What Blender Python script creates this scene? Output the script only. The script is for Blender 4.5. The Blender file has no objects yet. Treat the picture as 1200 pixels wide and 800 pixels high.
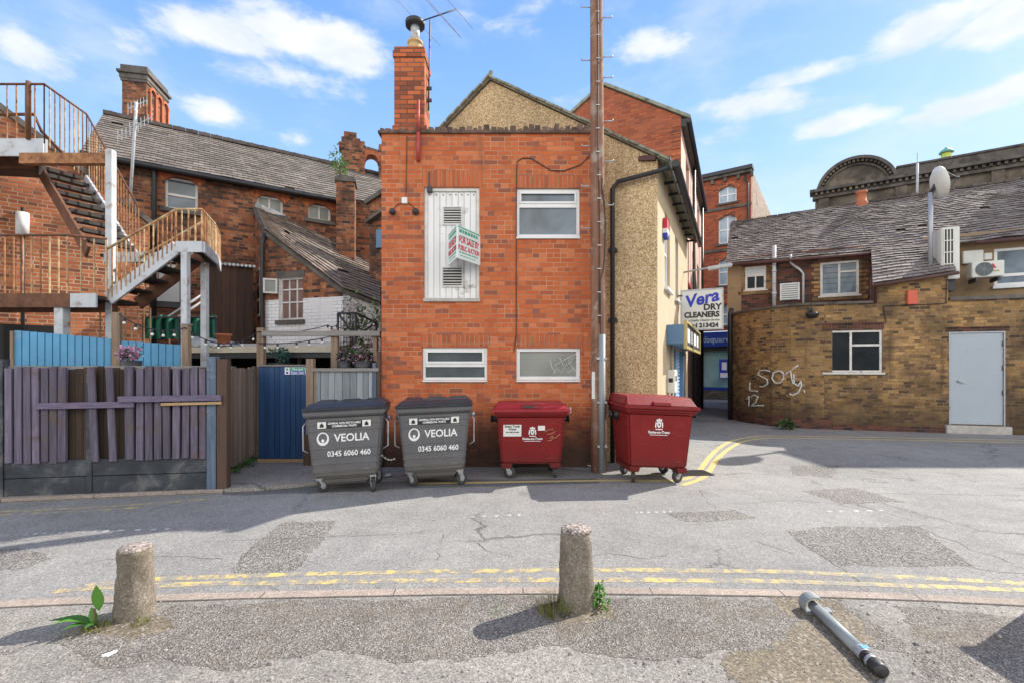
import bpy, bmesh, math, random
from mathutils import Vector, Matrix, noise as mnoise
from mathutils.geometry import delaunay_2d_cdt
R = math.radians
random.seed(7)
sc = bpy.context.scene
col = sc.collection
# ---------------------------------------------------------------- camera
FPX, CZ, HY = 560.0, 1.6, 432.0
cam = bpy.data.objects.new("camera", bpy.data.cameras.new("camera"))
col.objects.link(cam)
cam.location = (0, 0, CZ)
cam.rotation_euler = (R(90), 0, 0)
cam.data.sensor_width = 36
cam.data.lens = FPX / 1200 * 36
cam.data.shift_y = (HY - 400) / 1200
cam.data.clip_end = 2000
sc.camera = cam
# ---------------------------------------------------------------- light
SUN_AZ, SUN_EL = 61.0, 38.5
sun = bpy.data.objects.new("sun", bpy.data.lights.new("sun", 'SUN'))
col.objects.link(sun)
sun.data.energy = 3.0
sun.data.angle = R(0.5)
sun.data.color = (1.0, 0.94, 0.84)
ts = Vector((math.sin(R(SUN_AZ)) * math.cos(R(SUN_EL)), math.cos(R(SUN_AZ)) * math.cos(R(SUN_EL)), math.sin(R(SUN_EL))))
sun.rotation_euler = ts.to_track_quat('Z', 'Y').to_euler()
sun.location = (12, 8, 20)
sc.view_settings.view_transform = 'Standard'
sc.view_settings.look = 'None'
sc.view_settings.gamma = 1
sc.view_settings.use_curve_mapping = False
sc.view_settings.exposure = 1.38
sc.cycles.use_denoising = True
sc.cycles.max_bounces = 6
SKY_STRENGTH = 0.15


def node(nt, t, ins=None, **props):
    n = nt.nodes.new(t)
    for k, v in props.items():
        setattr(n, k, v)
    for k, v in (ins or {}).items():
        s = n.inputs[k]
        if isinstance(v, bpy.types.NodeSocket):
            nt.links.new(v, s)
        else:
            if s.type == 'RGBA' and len(v) == 3:
                v = (*v, 1)
            s.default_value = v
    return n


def mth(nt, op, a, b=0.0, c=0.0, clamp=False):
    return node(nt, 'ShaderNodeMath', {0: a, 1: b, 2: c}, operation=op, use_clamp=clamp).outputs[0]


def mix(nt, fac, a, b, blend='MIX'):
    n = node(nt, 'ShaderNodeMix', {0: fac, 6: a, 7: b}, data_type='RGBA', blend_type=blend)
    return n.outputs[2]


def noi(nt, vec, scale, detail=4, rough=.55, dist=0.0):
    return node(nt, 'ShaderNodeTexNoise', {'Vector': vec, 'Scale': scale, 'Detail': detail, 'Roughness': rough, 'Distortion': dist}).outputs[0]


def ramp(nt, fac, stops, interp='LINEAR'):
    n = node(nt, 'ShaderNodeValToRGB', {0: fac})
    cr = n.color_ramp
    cr.interpolation = interp
    while len(cr.elements) < len(stops):
        cr.elements.new(0.5)
    for e, (p, c) in zip(cr.elements, stops):
        e.position = p
        if not hasattr(c, '__len__'):
            c = (c, c, c)
        e.color = (*c, 1)
    return n.outputs[0]


def sm(nt, v, lo, hi):
    return node(nt, 'ShaderNodeMapRange', {0: v, 1: lo, 2: hi, 3: 0.0, 4: 1.0}, interpolation_type='SMOOTHSTEP').outputs[0]


# ---------------------------------------------------------------- sky with clouds
world = bpy.data.worlds.new("World")
sc.world = world
world.use_nodes = True
nt = world.node_tree
bg = nt.nodes['Background']
sky = node(nt, 'ShaderNodeTexSky', sky_type='NISHITA', sun_disc=False, sun_elevation=R(SUN_EL), sun_rotation=R(SUN_AZ))
sky.air_density, sky.dust_density, sky.ozone_density = 1.0, 0.6, 2.0
tc = node(nt, 'ShaderNodeTexCoord').outputs['Generated']
sp = node(nt, 'ShaderNodeSeparateXYZ', {0: tc})
az = mth(nt, 'ARCTAN2', sp.outputs[0], sp.outputs[1])
el = mth(nt, 'ARCSINE', sp.outputs[2])
cv = node(nt, 'ShaderNodeCombineXYZ', {0: mth(nt, 'MULTIPLY', az, 1.0), 1: mth(nt, 'MULTIPLY', el, 2.2), 2: 3.7}).outputs[0]
n1 = noi(nt, cv, 7.0, 9, .6, .15)
n2 = noi(nt, cv, 2.1, 3, .5)
blobs = [(245, 38, 85, 30, 1.0), (370, 45, 90, 30, 1.05), (300, 85, 130, 22, .8), (40, 62, 70, 26, .95), (240, 132, 40, 20, .7), (345, 160, 30, 16, .6),
         (1085, 30, 95, 22, 1.1), (1185, 22, 70, 30, 1.15), (755, 52, 45, 26, .9), (950, 86, 95, 15, .85), (875, 122, 85, 18, .88), (985, 145, 65, 16, .85),
         (1150, 118, 95, 18, .8), (660, 120, 50, 20, .5), (840, 160, 50, 14, .5), (560, 20, 80, 20, .4), (640, 5, 110, 16, .45)]
bm_ = 0.0
for (px, py, rx, ry, a) in blobs:
    k = (px - 600) / FPX
    a0 = math.atan(k)
    e0 = math.atan((HY - py) / FPX * math.cos(a0))
    ra = rx / FPX * math.cos(a0) ** 2
    re = ry / FPX * math.cos(a0) * math.cos(e0) ** 2
    dx = mth(nt, 'DIVIDE', mth(nt, 'SUBTRACT', az, a0), ra)
    dy = mth(nt, 'DIVIDE', mth(nt, 'SUBTRACT', el, e0), re)
    d2 = mth(nt, 'ADD', mth(nt, 'MULTIPLY', dx, dx), mth(nt, 'MULTIPLY', dy, dy))
    g = mth(nt, 'MULTIPLY', mth(nt, 'POWER', 2.71828, mth(nt, 'MULTIPLY', d2, -0.8)), a)
    bm_ = g if bm_ == 0.0 else mth(nt, 'MAXIMUM', bm_, g)
dens = mth(nt, 'ADD', mth(nt, 'MULTIPLY', mth(nt, 'SUBTRACT', n1, .5), 2.1), mth(nt, 'MULTIPLY', bm_, .98))
cl = sm(nt, dens, .26, .90)
wisp = mth(nt, 'MULTIPLY', sm(nt, mth(nt, 'ADD', mth(nt, 'MULTIPLY', n1, .6), mth(nt, 'MULTIPLY', n2, .6)), .52, .82), .42)
# behind the camera: an unseen bright band added to the sky to light the shaded fronts
back = sm(nt, mth(nt, 'ABSOLUTE', az), 1.25, 1.75)
fill_band = mth(nt, 'MULTIPLY', back, mth(nt, 'SUBTRACT', 1.0, sm(nt, mth(nt, 'ADD', el, mth(nt, 'MULTIPLY', mth(nt, 'SUBTRACT', n2, .5), .5)), .50, .95)))
fill_band = mth(nt, 'MULTIPLY', mth(nt, 'MULTIPLY', fill_band, sm(nt, n1, .30, .46)), sm(nt, el, .06, .26))
high = sm(nt, el, .8, 1.1)
gen = mth(nt, 'MULTIPLY', sm(nt, n1, .53, .70), high)
cl = mth(nt, 'MAXIMUM', mth(nt, 'MAXIMUM', cl, wisp), mth(nt, 'MULTIPLY', gen, .8))
skyn = mix(nt, 1.0, sky.outputs[0], (SKY_STRENGTH,) * 3, 'MULTIPLY')
grad = ramp(nt, el, [(0.0, (.285, .335, .40)), (.20, (.222, .302, .41)), (.40, (.135, .24, .415)), (.62, (.080, .175, .40)), (1.0, (.05, .115, .31))])
skyc = mix(nt, .86, skyn, grad)
cc = mix(nt, sm(nt, noi(nt, cv, 9.0, 4), .3, .75), (.335, .36, .40), (.43, .43, .43))
allc = mix(nt, mth(nt, 'MULTIPLY', cl, .93), skyc, cc)
allc = mix(nt, fill_band, allc, (1.04, .99, .90))
nt.links.new(allc, bg.inputs[0])
bg.inputs[1].default_value = 1.0


# ---------------------------------------------------------------- geometry helpers
def V(px, py, Y):
    return Vector(((px - 600) / FPX * Y, Y, CZ + (HY - py) / FPX * Y))


def G(px, py, z=0.0):
    Y = (CZ - z) * FPX / (py - HY)
    return Vector(((px - 600) / FPX * Y, Y, z))


UP = Vector((0, 0, 1))


class MB:
    def __init__(s):
        s.b = bmesh.new()

    def poly(s, pts):
        return s.b.faces.new([s.b.verts.new(p) for p in pts])

    def hexa(s, p):  # p: 4 bottom, 4 top
        v = [s.b.verts.new(q) for q in p]
        for i in ((3, 2, 1, 0), (4, 5, 6, 7), (0, 1, 5, 4), (1, 2, 6, 5), (2, 3, 7, 6), (3, 0, 4, 7)):
            s.b.faces.new([v[k] for k in i])

    def box(s, x0, x1, y0, y1, z0, z1):
        s.hexa([Vector(q) for q in ((x0, y0, z0), (x1, y0, z0), (x1, y1, z0), (x0, y1, z0), (x0, y0, z1), (x1, y0, z1), (x1, y1, z1), (x0, y1, z1))])

    def beam(s, p, q, w, h, up=UP):
        p, q = Vector(p), Vector(q)
        d = (q - p).normalized()
        if abs(d.dot(up)) > .999:
            up = Vector((0, 1, 0))
        a = d.cross(up).normalized() * (w / 2)
        c = a.cross(d).normalized() * (h / 2)
        s.hexa([p - a - c, p + a - c, q + a - c, q - a - c, p - a + c, p + a + c, q + a + c, q - a + c])

    def tube(s, pts, r, n=8, cap=True, r2=None):
        pts = [Vector(p) for p in pts]
        rings = []
        m = len(pts)
        prev = None
        for i, p in enumerate(pts):
            d = (pts[min(i + 1, m - 1)] - pts[max(i - 1, 0)]).normalized()
            ref = prev if prev else (UP if abs(d.z) < .9 else Vector((0, 1, 0)))
            a = d.cross(ref)
            if a.length < 1e-4:
                a = d.cross(Vector((1, 0, 0)))
            a.normalize()
            b = a.cross(d).normalized()
            prev = b
            rr = r if r2 is None else r + (r2 - r) * i / (m - 1)
            rings.append([s.b.verts.new(p + (a * math.cos(t) + b * math.sin(t)) * rr) for t in [2 * math.pi * k / n for k in range(n)]])
        for A, B in zip(rings, rings[1:]):
            for k in range(n):
                f = s.b.faces.new((A[k], A[(k + 1) % n], B[(k + 1) % n], B[k]))
                f.smooth = n > 5
        if cap:
            s.b.faces.new(rings[0][::-1])
            s.b.faces.new(rings[-1])

    def lathe(s, prof, o=(0, 0, 0), n=16, axis=UP, jit=0.0, smooth=True):
        o = Vector(o)
        q = Vector(axis).to_track_quat('Z', 'Y')
        rings = []
        for r, z in prof:
            if r < 1e-5:
                rings.append([s.b.verts.new(o + q @ Vector((0, 0, z)))])
            else:
                rings.append([s.b.verts.new(o + q @ Vector((math.cos(t) * r * (1 + random.uniform(-jit, jit)), math.sin(t) * r * (1 + random.uniform(-jit, jit)), z)))
                              for t in [2 * math.pi * k / n for k in range(n)]])
        for A, B in zip(rings, rings[1:]):
            for k in range(n):
                a = [A[k % len(A)], A[(k + 1) % len(A)]] if len(A) > 1 else [A[0]]
                b = [B[(k + 1) % n], B[k]] if len(B) > 1 else [B[0]]
                if len(a) + len(b) >= 3:
                    f = s.b.faces.new(a + b)
                    f.smooth = smooth
        if len(rings[0]) > 1:
            s.b.faces.new(rings[0][::-1])
        if len(rings[-1]) > 1:
            s.b.faces.new(rings[-1])

    def prism(s, pts, ext):
        ext = Vector(ext)
        a = [s.b.verts.new(p) for p in pts]
        b = [s.b.verts.new(Vector(p) + ext) for p in pts]
        n = len(a)
        s.b.faces.new(a)
        s.b.faces.new(b[::-1])
        for k in range(n):
            s.b.faces.new((a[(k + 1) % n], a[k], b[k], b[(k + 1) % n]))

    def blob(s, o, r, sub=1, squash=1.0):
        m = Matrix.Translation(Vector(o)) @ Matrix.Diagonal((r, r, r * squash, 1))
        bmesh.ops.create_icosphere(s.b, subdivisions=sub, radius=1, matrix=m)

    def leaf(s, p, d, nrm, L, W, fold=.0):
        d = d.normalized()
        a = d.cross(nrm)
        if a.length < 1e-3:
            a = d.cross(Vector((1, .3, .2)))
        a.normalize()
        nn = a.cross(d)
        p1 = p + d * L * .45 + a * W / 2 + nn * fold * W
        p2 = p + d * L
        p3 = p + d * L * .45 - a * W / 2 + nn * fold * W
        s.poly([p, p1, p2, p3])

    def build(s, name, mat, parent=None, bevel=0.0, recalc=True, shade=False, uv=True):
        b = s.b
        if recalc:
            bmesh.ops.recalc_face_normals(b, faces=b.faces)
        if bevel:
            bmesh.ops.bevel(b, geom=[e for e in b.edges if len(e.link_faces) == 2 and e.calc_face_angle(0) > .6], offset=bevel, segments=2 if bevel > .008 else 1, affect='EDGES', clamp_overlap=True)
        b.normal_update()
        if uv:
            lay = b.loops.layers.uv.new('UVMap')
            for f in b.faces:
                n = f.normal
                if abs(n.z) > .85:
                    for l in f.loops:
                        l[lay].uv = (l.vert.co.x, l.vert.co.y)
                else:
                    t = Vector((-n.y, n.x, 0)).normalized()
                    w = n.cross(t)
                    for l in f.loops:
                        l[lay].uv = (l.vert.co.dot(t), l.vert.co.dot(w))
        if shade:
            for f in b.faces:
                f.smooth = True
        me = bpy.data.meshes.new(name)
        if parent is None:
            xs = [v.co for v in b.verts]
            o = Vector((sum(v.x for v in xs) / len(xs), sum(v.y for v in xs) / len(xs), min(v.z for v in xs)))
        else:
            o = Vector((0, 0, 0))
            p = parent
            while p is not None:
                o += p.location
                p = p.parent
        bmesh.ops.translate(b, verts=b.verts, vec=-o)
        b.to_mesh(me)
        b.free()
        ob = bpy.data.objects.new(name, me)
        me.materials.append(mat)
        col.objects.link(ob)
        if parent is None:
            ob.location = o
        else:
            ob.parent = parent
        return ob


def tag(o, label, cat, group=None):
    o['label'] = label
    o['category'] = cat
    if group:
        o['group'] = group
    return o


def thing(name, loc, label, cat, group=None):
    o = bpy.data.objects.new(name, None)
    o.empty_display_size = .2
    col.objects.link(o)
    o.location = loc
    return tag(o, label, cat, group)


def struct(o, kind='structure'):
    o['kind'] = kind
    return o


def dup(root, loc, rz, label, group=None):
    def cp(o, par):
        c = o.copy()
        col.objects.link(c)
        if par is not None:
            c.parent = par
        for ch in list(o.children):
            cp(ch, c)
        return c
    r = cp(root, None)
    r.location = loc
    r.rotation_euler = (0, 0, rz)
    r['label'] = label
    if group:
        r['group'] = group
    return r


class Fr:
    """a wall's own frame: u along it (rightwards seen from outside), v up, d outwards"""
    def __init__(s, o, t):
        s.o = Vector((o[0], o[1], o[2] if len(o) > 2 else 0))
        s.t = Vector((t[0], t[1], 0)).normalized()
        s.n = Vector((s.t.y, -s.t.x, 0))

    def P(s, u, v, d=0.0):
        return s.o + s.t * u + UP * v + s.n * d

    def box(s, mb, u0, u1, v0, v1, d0, d1):
        mb.hexa([s.P(u0, v0, d1), s.P(u1, v0, d1), s.P(u1, v0, d0), s.P(u0, v0, d0), s.P(u0, v1, d1), s.P(u1, v1, d1), s.P(u1, v1, d0), s.P(u0, v1, d0)])

    def upx(s, px):
        k = (px - 600) / FPX
        return (k * s.o.y - s.o.x) / (s.t.x - k * s.t.y)

    def at(s, px, py):
        u = s.upx(px)
        Y = s.o.y + s.t.y * u
        return u, CZ + (HY - py) / FPX * Y - s.o.z

    def rect(s, px0, px1, py0, py1):
        a, b = s.at(px0, (py0 + py1) / 2)[0], s.at(px1, (py0 + py1) / 2)[0]
        m = (px0 + px1) / 2
        return a, b, s.at(m, py1)[1], s.at(m, py0)[1]


def wall(mb, F, u0, u1, v0, v1, holes=(), rev=.1):
    us = sorted({u0, u1, *[h[0] for h in holes], *[h[1] for h in holes]})
    vs = sorted({v0, v1, *[h[2] for h in holes], *[h[3] for h in holes]})
    for a, b in zip(us, us[1:]):
        for c, d in zip(vs, vs[1:]):
            m, k = (a + b) / 2, (c + d) / 2
            if any(h[0] < m < h[1] and h[2] < k < h[3] for h in holes):
                continue
            mb.poly([F.P(a, c), F.P(b, c), F.P(b, d), F.P(a, d)])
    for a, b, c, d in holes:
        mb.poly([F.P(a, c), F.P(a, d), F.P(a, d, -rev), F.P(a, c, -rev)])
        mb.poly([F.P(b, d), F.P(b, c), F.P(b, c, -rev), F.P(b, d, -rev)])
        mb.poly([F.P(a, d), F.P(b, d), F.P(b, d, -rev), F.P(a, d, -rev)])
        mb.poly([F.P(b, c), F.P(a, c), F.P(a, c, -rev), F.P(b, c, -rev)])
        mb.poly([F.P(a, c, -rev - .1), F.P(b, c, -rev - .1), F.P(b, d, -rev - .1), F.P(a, d, -rev - .1)])


def window(parent, F, u0, u1, v0, v1, fm, pm, fw=.06, hb=(), vb=(), rec=.05, sill=None, sm_=None, bw=None, name='window', over=.05, so=.05, label=None):
    bw = bw or fw
    m = MB()
    d1, d0 = -rec, -rec - .05
    F.box(m, u0, u1, v0, v0 + fw, d0, d1)
    F.box(m, u0, u1, v1 - fw, v1, d0, d1)
    F.box(m, u0, u0 + fw, v0 + fw, v1 - fw, d0, d1)
    F.box(m, u1 - fw, u1, v0 + fw, v1 - fw, d0, d1)
    for h in hb:
        y = v0 + (v1 - v0) * h
        F.box(m, u0 + fw, u1 - fw, y - bw / 2, y + bw / 2, d0 + .004, d1 - .004)
    for h in vb:
        lo, hi = v0, v1
        if isinstance(h, tuple):
            h, l_, h_ = h
            lo, hi = v0 + (v1 - v0) * l_, v0 + (v1 - v0) * h_
        x = u0 + (u1 - u0) * h
        F.box(m, x - bw / 2, x + bw / 2, max(lo, v0 + fw), min(hi, v1 - fw), d0 + .006, d1 - .006)
    w = m.build(name, fm, parent, bevel=.004)
    if label:
        w['label'] = label
    g = MB()
    F.box(g, u0 + fw * .8, u1 - fw * .8, v0 + fw * .8, v1 - fw * .8, d0 + .012, d0 + .02)
    g.build('pane', pm, w)
    if sill:
        s_ = MB()
        F.box(s_, u0 - over, u1 + over, v0 - sill, v0 - .003, -rec - .04, so)
        s_.build('sill', sm_ or fm, w, bevel=.004)
    return w


def arch_band(mb, F, u0, u1, v1, rise, band, d, n=10, depth=.1):
    """segmental arch of bricks over an opening whose crown is at v1"""
    w = (u1 - u0) / 2
    rad = (w * w + rise * rise) / (2 * rise)
    cu, cv_ = (u0 + u1) / 2, v1 - rad
    a = math.asin(min(1, w / rad)) * 1.12
    for k in range(n):
        t0, t1 = -a + 2 * a * k / n, -a + 2 * a * (k + .93) / n
        q = []
        for dd in (d, d - depth):
            for t, r in ((t0, rad), (t1, rad), (t1, rad + band), (t0, rad + band)):
                q.append(F.P(cu + math.sin(t) * r, cv_ + math.cos(t) * r, dd))
        mb.hexa(q)


def tiles(mb, A, B, C, D, row=.16, wid=.2, t=.014, jit=.006, sag=0.0):
    """rows of separate roof tiles: A-B the eaves, D-C the ridge"""
    A, B, C, D = map(Vector, (A, B, C, D))
    N = (B - A).cross(D - A).normalized()
    if N.z < 0:
        N = -N
    rows = max(2, int(((D - A).length + (C - B).length) / 2 / row))
    cols = max(2, int((B - A).length / wid))

    def bl(u, v):
        p = (A * (1 - u) + B * u) * (1 - v) + (D * (1 - u) + C * u) * v
        w = mnoise.noise(p * .9) * sag + mnoise.noise(p * 3.1) * sag * .35
        return p + N * w
    mb.poly([A - N * .03, B - N * .03, C - N * .03, D - N * .03])
    for r in range(rows):
        o = (r % 2) * .5
        for c in range(-1, cols + 1):
            u0, u1 = (c + o) / cols, (c + o + .965) / cols
            u0, u1 = max(0, u0), min(1, u1)
            if u1 - u0 < .2 / cols:
                continue
            if random.random() < .006:
                continue
            sl = random.uniform(-.06, .06) / rows
            v0, v1 = r / rows + sl, min(1.01, (r + 1.25) / rows)
            l0 = t * 1.7 + random.uniform(0, jit)
            l1 = t * 1.7 + random.uniform(0, jit)
            p0, p1, p2, p3 = bl(u0, v0) + N * l0, bl(u1, v0) + N * l1, bl(u1, v1) + N * .002, bl(u0, v1) + N * .002
            mb.poly([p0, p1, p2, p3])
            mb.poly([p0 - N * t, p1 - N * t, p1, p0])
            mb.poly([p0 - N * t, p0, p3])
            mb.poly([p1, p1 - N * t, p2])


def text(s, size, mat, parent, o, t, n, name='lettering', bold=0.0, shear=0.0, sx=1.0, align='CENTER', ext=.0015, rot=0.0):
    cu = bpy.data.curves.new('txt', 'FONT')
    cu.body = s
    cu.size = size
    cu.align_x = align
    cu.align_y = 'CENTER'
    cu.offset = bold
    cu.shear = shear
    cu.extrude = ext
    cu.resolution_u = 3
    ob = bpy.data.objects.new('txt', cu)
    col.objects.link(ob)
    dg = bpy.context.evaluated_depsgraph_get()
    dg.update()
    me = bpy.data.meshes.new_from_object(ob.evaluated_get(dg))
    col.objects.unlink(ob)
    bpy.data.objects.remove(ob)
    t = Vector(t).normalized()
    n = Vector(n).normalized()
    u = n.cross(t)
    M = Matrix((t, u, n)).transposed().to_4x4()
    M.translation = Vector(o)
    b = MB()
    b.b.from_mesh(me)
    bpy.data.meshes.remove(me)
    b.b.transform(M @ Matrix.Rotation(rot, 4, 'Z') @ Matrix.Diagonal((sx, 1, 1, 1)))
    return b.build(name, mat, parent, recalc=False)


# ---------------------------------------------------------------- materials
def mk(name, rough=.8, metal=0.0, spec=None):
    m = bpy.data.materials.new(name)
    m.use_nodes = True
    n = m.node_tree
    b = n.nodes['Principled BSDF']
    b.inputs['Roughness'].default_value = rough
    b.inputs['Metallic'].default_value = metal
    if spec is not None:
        b.inputs['Specular IOR Level'].default_value = spec
    return m, n, b


def bump(n, b, h, strength=.5, dist=.01):
    bp = node(n, 'ShaderNodeBump', {'Height': h, 'Strength': strength, 'Distance': dist})
    n.links.new(bp.outputs[0], b.inputs['Normal'])


def isl(n):
    return node(n, 'ShaderNodeNewGeometry').outputs['Random Per Island']


def objc(n):
    return node(n, 'ShaderNodeTexCoord').outputs['Object']


def uvc(n):
    return node(n, 'ShaderNodeTexCoord').outputs['UV']


def lin(r, g, b):
    return tuple(((c / 255) / 12.92 if c / 255 < .04045 else ((c / 255 + .055) / 1.055) ** 2.4) for c in (r, g, b))


def paint(name, c, rough=.6, var=.2, scale=3.0, dirt=None, dirt_amt=.3, metal=0.0, bmp=.15, dscale=2.0, island=0.0, spec=None):
    m, n, b = mk(name, rough, metal, spec)
    o = objc(n)
    f = noi(n, o, scale, 6, .6)
    d = tuple(x * (1 - var) for x in c)
    l = tuple(min(1, x * (1 + var)) for x in c)
    cc_ = ramp(n, f, [(.3, d), (.7, l)])
    if island:
        cc_ = mix(n, 1.0, cc_, ramp(n, isl(n), [(0, 1 - island), (1, 1 + island * .6)]), 'MULTIPLY')
    if dirt:
        df = sm(n, noi(n, o, dscale, 8, .68, .4), .62 - dirt_amt * .35, .78 - dirt_amt * .2)
        cc_ = mix(n, mth(n, 'MULTIPLY', df, .85), cc_, dirt)
    n.links.new(cc_, b.inputs['Base Color'])
    if bmp:
        bump(n, b, noi(n, o, 60, 4), bmp, .01)
    return m


def brick(name, cols, mortar, row=.075, wid=.225, ms=.007, stain=(.03, .025, .02), stain_amt=.25, stain_scale=.9, bmp=.5, squash=1.0, var=.35, rough=.88, pale=None, pale_amt=.2, base_dark=0.0, offs=.5, streak=.28):
    m, n, b = mk(name, rough)
    uv = uvc(n)
    wob = node(n, 'ShaderNodeTexNoise', {'Vector': uv, 'Scale': 1.4, 'Detail': 2.0})
    uv2 = node(n, 'ShaderNodeMix', {0: .011, 4: uv, 5: wob.outputs['Color']}, data_type='VECTOR').outputs[1]
    bt = node(n, 'ShaderNodeTexBrick', {'Vector': uv2, 'Color1': (0, 0, 0), 'Color2': (1, 1, 1), 'Mortar': (.5, .5, .5), 'Scale': 1.0, 'Mortar Size': ms, 'Mortar Smooth': .35,
                                        'Brick Width': wid, 'Row Height': row}, offset=offs, squash=squash, squash_frequency=3)
    f = mth(n, 'ADD', bt.outputs[0], mth(n, 'MULTIPLY', mth(n, 'SUBTRACT', noi(n, uv, 26, 3), .5), .30))
    k = len(cols)
    cb = ramp(n, f, [(i / (k - 1) * .80 + .06 + (.03 if i else -.03), c) for i, c in enumerate(cols)])
    big = noi(n, uv, .55, 5, .6)
    cb = mix(n, 1.0, cb, ramp(n, big, [(.3, 1 - var * .6), (.7, 1 + var * .5)]), 'MULTIPLY')
    fine = noi(n, uv, 90, 3)
    cb = mix(n, 1.0, cb, ramp(n, fine, [(.3, .82), (.7, 1.14)]), 'MULTIPLY')
    mcol = mix(n, sm(n, noi(n, uv, 2.2, 4), .35, .65), mortar, tuple(x * .45 for x in mortar))
    cm = mix(n, bt.outputs[1], cb, mcol)
    if stain_amt:
        sf = sm(n, noi(n, uv, stain_scale, 8, .66, .3), .66 - stain_amt * .35, .86 - stain_amt * .3)
        cm = mix(n, mth(n, 'MULTIPLY', sf, .75), cm, stain)
    if pale:
        pf = sm(n, noi(n, uv, stain_scale * 2.3 + .37, 8, .7, .5), .68 - pale_amt * .3, .80 - pale_amt * .15)
        cm = mix(n, mth(n, 'MULTIPLY', pf, .5), cm, pale)
    if streak:
        sv_ = node(n, 'ShaderNodeMapping', {0: uv, 3: (4.5, .32, 1)}).outputs[0]
        sk = sm(n, noi(n, sv_, 1.0, 6, .62, .2), .55, .72)
        cm = mix(n, mth(n, 'MULTIPLY', sk, streak), cm, stain)
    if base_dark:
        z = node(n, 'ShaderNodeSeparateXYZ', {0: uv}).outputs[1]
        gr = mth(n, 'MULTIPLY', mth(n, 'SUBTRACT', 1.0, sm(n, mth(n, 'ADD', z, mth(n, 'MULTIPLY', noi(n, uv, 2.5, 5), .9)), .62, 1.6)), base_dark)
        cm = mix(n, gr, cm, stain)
    n.links.new(cm, b.inputs['Base Color'])
    h = mth(n, 'SUBTRACT', mth(n, 'MULTIPLY', fine, .25), bt.outputs[1])
    h = mth(n, 'ADD', h, mth(n, 'MULTIPLY', bt.outputs[0], .35))
    bump(n, b, h, bmp, .012)
    return m


def wood(name, c, c2, rough=.85, scale=1.0, island=.35, vert=True, stainc=None, stain=.0):
    m, n, b = mk(name, rough)
    o = objc(n)
    mp = node(n, 'ShaderNodeMapping', {0: o, 3: (14 * scale, 14 * scale, .9 * scale) if vert else (.9 * scale, 14 * scale, 14 * scale)}).outputs[0]
    off = node(n, 'ShaderNodeVectorMath', {0: mp, 1: node(n, 'ShaderNodeCombineXYZ', {2: mth(n, 'MULTIPLY', isl(n), 37.0)}).outputs[0]}, operation='ADD').outputs[0]
    f = noi(n, off, 2.2, 8, .65, .35)
    cc_ = ramp(n, f, [(.28, c2), (.68, c)])
    cc_ = mix(n, 1.0, cc_, ramp(n, isl(n), [(0, 1 - island), (1, 1 + island * .5)]), 'MULTIPLY')
    if stainc:
        cc_ = mix(n, mth(n, 'MULTIPLY', sm(n, noi(n, o, 3.2, 8, .7, .4), .62 - .3 * stain, .76 - .2 * stain), .85), cc_, stainc)
    n.links.new(cc_, b.inputs['Base Color'])
    bump(n, b, f, .35, .01)
    return m


def glass(name, c, rough=.08, var=.5, scale=1.5, spec=.5):
    m, n, b = mk(name, rough, 0, spec)
    f = noi(n, objc(n), scale, 3, .5, .6)
    n.links.new(ramp(n, f, [(.3, tuple(x * (1 - var) for x in c)), (.7, tuple(x * (1 + var) for x in c))]), b.inputs['Base Color'])
    bump(n, b, noi(n, objc(n), 2.5, 2), .03, .02)
    return m


def tilemat(name, cols, moss=(.05, .05, .02), moss_amt=.2, rough=.85):
    m, n, b = mk(name, rough)
    o = objc(n)
    k = len(cols)
    f = mth(n, 'ADD', mth(n, 'MULTIPLY', isl(n), .8), mth(n, 'MULTIPLY', noi(n, o, 1.2, 5, .6), .25))
    cc_ = ramp(n, f, [(i / (k - 1), c) for i, c in enumerate(cols)])
    cc_ = mix(n, 1.0, cc_, ramp(n, noi(n, o, 40, 5, .7), [(.3, .7), (.7, 1.25)]), 'MULTIPLY')
    cc_ = mix(n, mth(n, 'MULTIPLY', sm(n, noi(n, o, 1.6, 8, .7), .64 - .3 * moss_amt, .8 - .2 * moss_amt), .8), cc_, moss)
    n.links.new(cc_, b.inputs['Base Color'])
    bump(n, b, noi(n, o, 30, 5, .7), .4, .01)
    return m


def leafmat(name, c, c2):
    m, n, b = mk(name, .5)
    cc_ = mix(n, isl(n), c, c2)
    n.links.new(cc_, b.inputs['Base Color'])
    tr = node(n, 'ShaderNodeBsdfTranslucent', {0: cc_})
    ms_ = node(n, 'ShaderNodeMixShader', {0: .3, 1: b.outputs[0], 2: tr.outputs[0]})
    n.links.new(ms_.outputs[0], n.nodes['Material Output'].inputs[0])
    return m


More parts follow.
